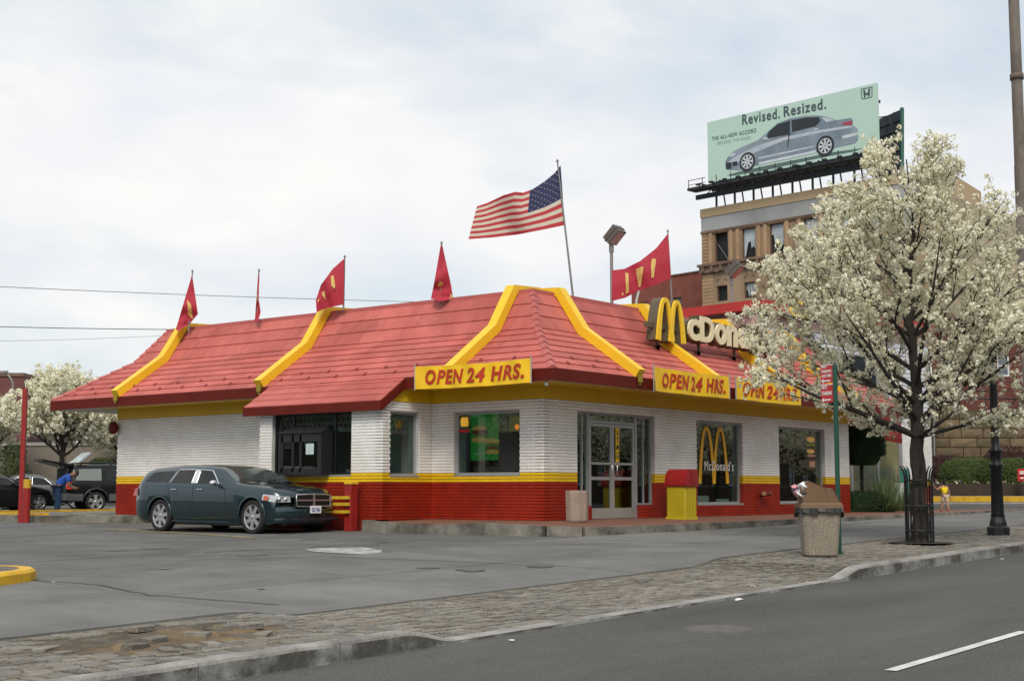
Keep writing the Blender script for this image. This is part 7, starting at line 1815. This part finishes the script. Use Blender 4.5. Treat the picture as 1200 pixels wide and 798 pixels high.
mk(art, 'advert_car', [mat('print_slate', (.17, .22, .27), .6, .15, .8, col2=(.25, .30, .36)), mat('print_silver', (.46, .51, .57), .6, .12, .8, col2=(.36, .42, .49)), mat('print_light', (.58, .64, .70), .6), mat('print_black', (.025, .03, .035), .6), mat('print_shadow', (.09, .14, .14), .6), mat('print_tail_red', (.35, .06, .09), .6), mat('print_white', (.55, .60, .63), .6)], bl)
def btext(b, s, x0, x1, ybase, h, bold):
    a0_, z0_ = prn(x0, ybase[0]); a1_, z1_ = prn(x1, ybase[1]); H_ = h/354*BH_
    vs, fs = textmesh(s, 1, .01, bold); xx0 = min(v.x for v in vs); xx1 = max(v.x for v in vs); y1_ = max(v.y for v in vs)
    b.addf([bp_(lerp(a0_, a1_, (v.x-xx0)/(xx1-xx0)), lerp(z0_, z1_, (v.x-xx0)/(xx1-xx0))+v.y/y1_*H_, .02+v.z*.5) for v in vs], fs)
for TXA, tm in ((('Revised.', 270, 498, (280, 240), 57, .022), 'ink'), (('Resized.', 520, 762, (233, 187), 57, .022), 'ink'), (('THE ALL-NEW', 78, 240, (375, 344), 22, .01), 'ink'), (('ACCORD', 250, 355, (342, 322), 22, .01), 'ink'), (('BEYOND THE ROAD', 115, 318, (398, 362), 17, .0), 'pale')):
    mk(lambda b: btext(b, *TXA), 'advert_lettering', mat('print_ink', (.055, .085, .10), .6) if tm == 'ink' else mat('print_ink_pale', (.20, .36, .33), .6), bl)
def logo(b):
    def pl(pts): b.prism([bp_(*prn(*p_), .02) for p_ in pts], n*.01)
    x0, y0, w_, h = 952, 70, 62, 62
    def f(a, c_): return (x0+a*w_, y0+8-a*12+c_*h)
    for q_ in ([(.0, .0), (.06, .0), (.1, 1), (.04, .95)], [(1, 0), (.94, 0), (.9, 1), (.96, .95)], [(0, 0), (1, 0), (1, .06), (0, .06)], [(.08, .94), (.92, .94), (.9, 1), (.1, 1)],
               [(.2, .14), (.36, .14), (.40, .86), (.26, .86)], [(.8, .14), (.64, .14), (.60, .86), (.74, .86)], [(.34, .48), (.66, .48), (.64, .66), (.36, .66)]): pl([f(*p_) for p_ in q_])
mk(logo, 'advert_emblem', MATS['print_ink'], bl)
def frame_(b):
    for s in [0.6+k*1.95 for k in range(9)]:
        b.obox(fp(bs0+s, 25.9, bo-.35), u, n, Z, .14, .14, 2.3+.0); b.obox(fp(bs0+s, 29.4, bo-.5), u, n, Z, .16, .2, 5.6)
        b.tube([fp(bs0+s, 24.9, -1.6), fp(bs0+s, 29.5, bo-.6)], .07, 5); b.obox(fp(bs0+s, 26.6, .6), u, n, Z, .10, 2.6, .10)
        b.tube([fp(bs0+s, 25.9, 1.0), fp(bs0+s, 26.9, bo-.3)], .05, 5)
    for z in (26.7, 28.3, 31.): b.obox(fp((bs0+bs1)/2, z, bo-.45), u, n, Z, BW, .16, .22)
    b.obox(fp((bs0+bs1)/2-.5, 26.45, .9), u, n, Z, BW+1.4, 1.2, .22); b.obox(fp((bs0+bs1)/2+.3, 26.75, -.5), u, n, Z, BW-.6, .3, .9); b.obox(fp((bs0+bs1)/2-.4, 25.85, .5), u, n, Z, BW+1.2, .2, .4); b.obox(fp((bs0+bs1)/2, 26.8, bo-.5), u, n, Z, BW, .1, .9)
    for s in [-1.2+k*1.5 for k in range(13)]: b.obox(fp(bs0+s, 26.85, 1.3), u, n, Z, .05, .05, .9)
    b.obox(fp(bs0-.3, 27.25, 1.3), u, n, Z, 1.8, .05, .05); b.obox(fp(bs0-.3, 26.85, 1.3), u, n, Z, 1.8, .04, .04)
    for s in [k*1.4 for k in range(12)]: b.tube([fp(bs0+s+.3, 26.4, 1.4), fp(bs0+s+.3, 26.6, 1.9)], .04, 4); b.obox(fp(bs0+s+.3, 26.6, 1.9), u, n, Z, .35, .25, .15)
mk(frame_, 'steel_frame', mat('frame_dark', (.022, .027, .03), .6, .2, 1), bl)
# second billboard seen from behind
b2 = thing('billboard', tuple(fp(19, 27)), 'dark back of a second billboard standing behind the right end of the green one', 'billboard')
e1, e2 = P(1030, 140, 112), P(1057, 128, 109)
e1b, e2b = P(1030, 212, 112), P(1057, 212, 109)
def b2b(b):
    n2 = (e2-e1).cross(Z).normalized(); b.prism([e1b, e2b, e2, e1], -n2*.2 if n2.dot(CAM-e1) > 0 else n2*.2, 0)
    for k in range(1, 7): a = e1b.lerp(e1, k/7); c_ = e2b.lerp(e2, k/7); b.tube([a, c_], .09, 4, 1)
    for k in range(4): a = e1b.lerp(e2b, k/3); c_ = e1.lerp(e2, k/3); b.tube([Vector((a.x, a.y, 24)), c_], .10, 4, 1)
    b.tube([e2b, e2+Z*.1], .16, 4, 2)
mk(b2b, 'board_back', [mat('board_back_dark', (.02, .035, .045), .6), MATS['frame_dark'], mat('edge_green', (.03, .12, .09), .6)], b2)
mk(lambda b: b.tube([P(1030, 138, 110), P(1044, 136, 110), P(1044, 150, 110)], .06, 4), 'top_rail', MATS['frame_dark'], b2)
# ============================================================ OVERHEAD WIRES
def wire(pa, pb, sagp, r_, lab):
    pts = []
    for k in range(25):
        t_ = k/24; p_ = P(lerp(pa[0], pb[0], t_), lerp(pa[1], pb[1], t_)+sagp*4*t_*(1-t_), lerp(pa[2], pb[2], t_)); pts.append(p_)
    mk(lambda b: b.tube(pts, r_, 4), 'overhead_wire', mat('wire_grey', (.10, .11, .12), .7), loc=tuple(pts[0]), label=lab, cat='wire')
wire((-60, 333, 60), (640, 357, 80), 3, .018, 'highest thin overhead cable crossing the sky behind the left roof')
wire((-60, 381, 60), (330, 386, 70), 2, .024, 'thicker middle overhead cable running behind the left roof end')
wire((-60, 400, 60), (330, 384, 70), 4, .010, 'faint lowest overhead cable at the left')
# ============================================================ ACROSS THE STREETS (unseen houses added to darken the window reflections, mirrored trees)
def opp(o_, u_, w_, h, col, lab):
    ww = [(1.2+k*2.6, 1.0+j*3.2, 1.1, 1.7) for k in range(int(w_/2.6)) for j in range(int((h-2)/3.2))]
    facade_building('reflection_house', lab, o_, u_, w_, 9, -1, h, mat('opposite_brick_%d' % int(h*10+w_), col, .9, .2, .6), (.4, 'darkbrown'), ww)
opp((-17.5, -38), X, 20, 11, (.09, .07, .055), 'unseen taller brown house, added across the street to darken window reflections')
opp((3, -38), X, 18, 8.5, (.10, .05, .04), 'unseen low red house, added across the street to darken window reflections')
opp((21.5, -38), X, 26, 12, (.08, .07, .06), 'unseen large brown house, added opposite the restaurant windows to darken their reflections')
opp((48, -38), X, 55, 13, (.09, .06, .045), 'unseen long dark brick house, added far down the street for window reflections')
opp((-62, -2), Y, 34, 13, (.08, .065, .055), 'unseen long brown house, added beyond the parking lot to darken window reflections')
opp((-62, 33), Y, 40, 12, (.09, .055, .045), 'unseen far red-brown house, added beyond the parking lot to darken window reflections')
opp((104, -38), X, 60, 14, (.08, .06, .05), 'unseen tall dark house, added at the far street end for window reflections')
for (x, y, rz, lab) in ((44, -27, 1.0, 'blossoming street tree across the road in front of the first dark terrace'), (56, -28, 2.6, 'blossoming street tree across the road, middle one of its row'), (69, -27, 4.2, 'blossoming street tree across the road, farthest one of its row'), (-46, 37, 3.1, 'blossoming tree at the far side of the parking lot, left of the viewpoint')):
    copy_tree(STREET_TREE, (x, y, -.3), rz, None, lab)
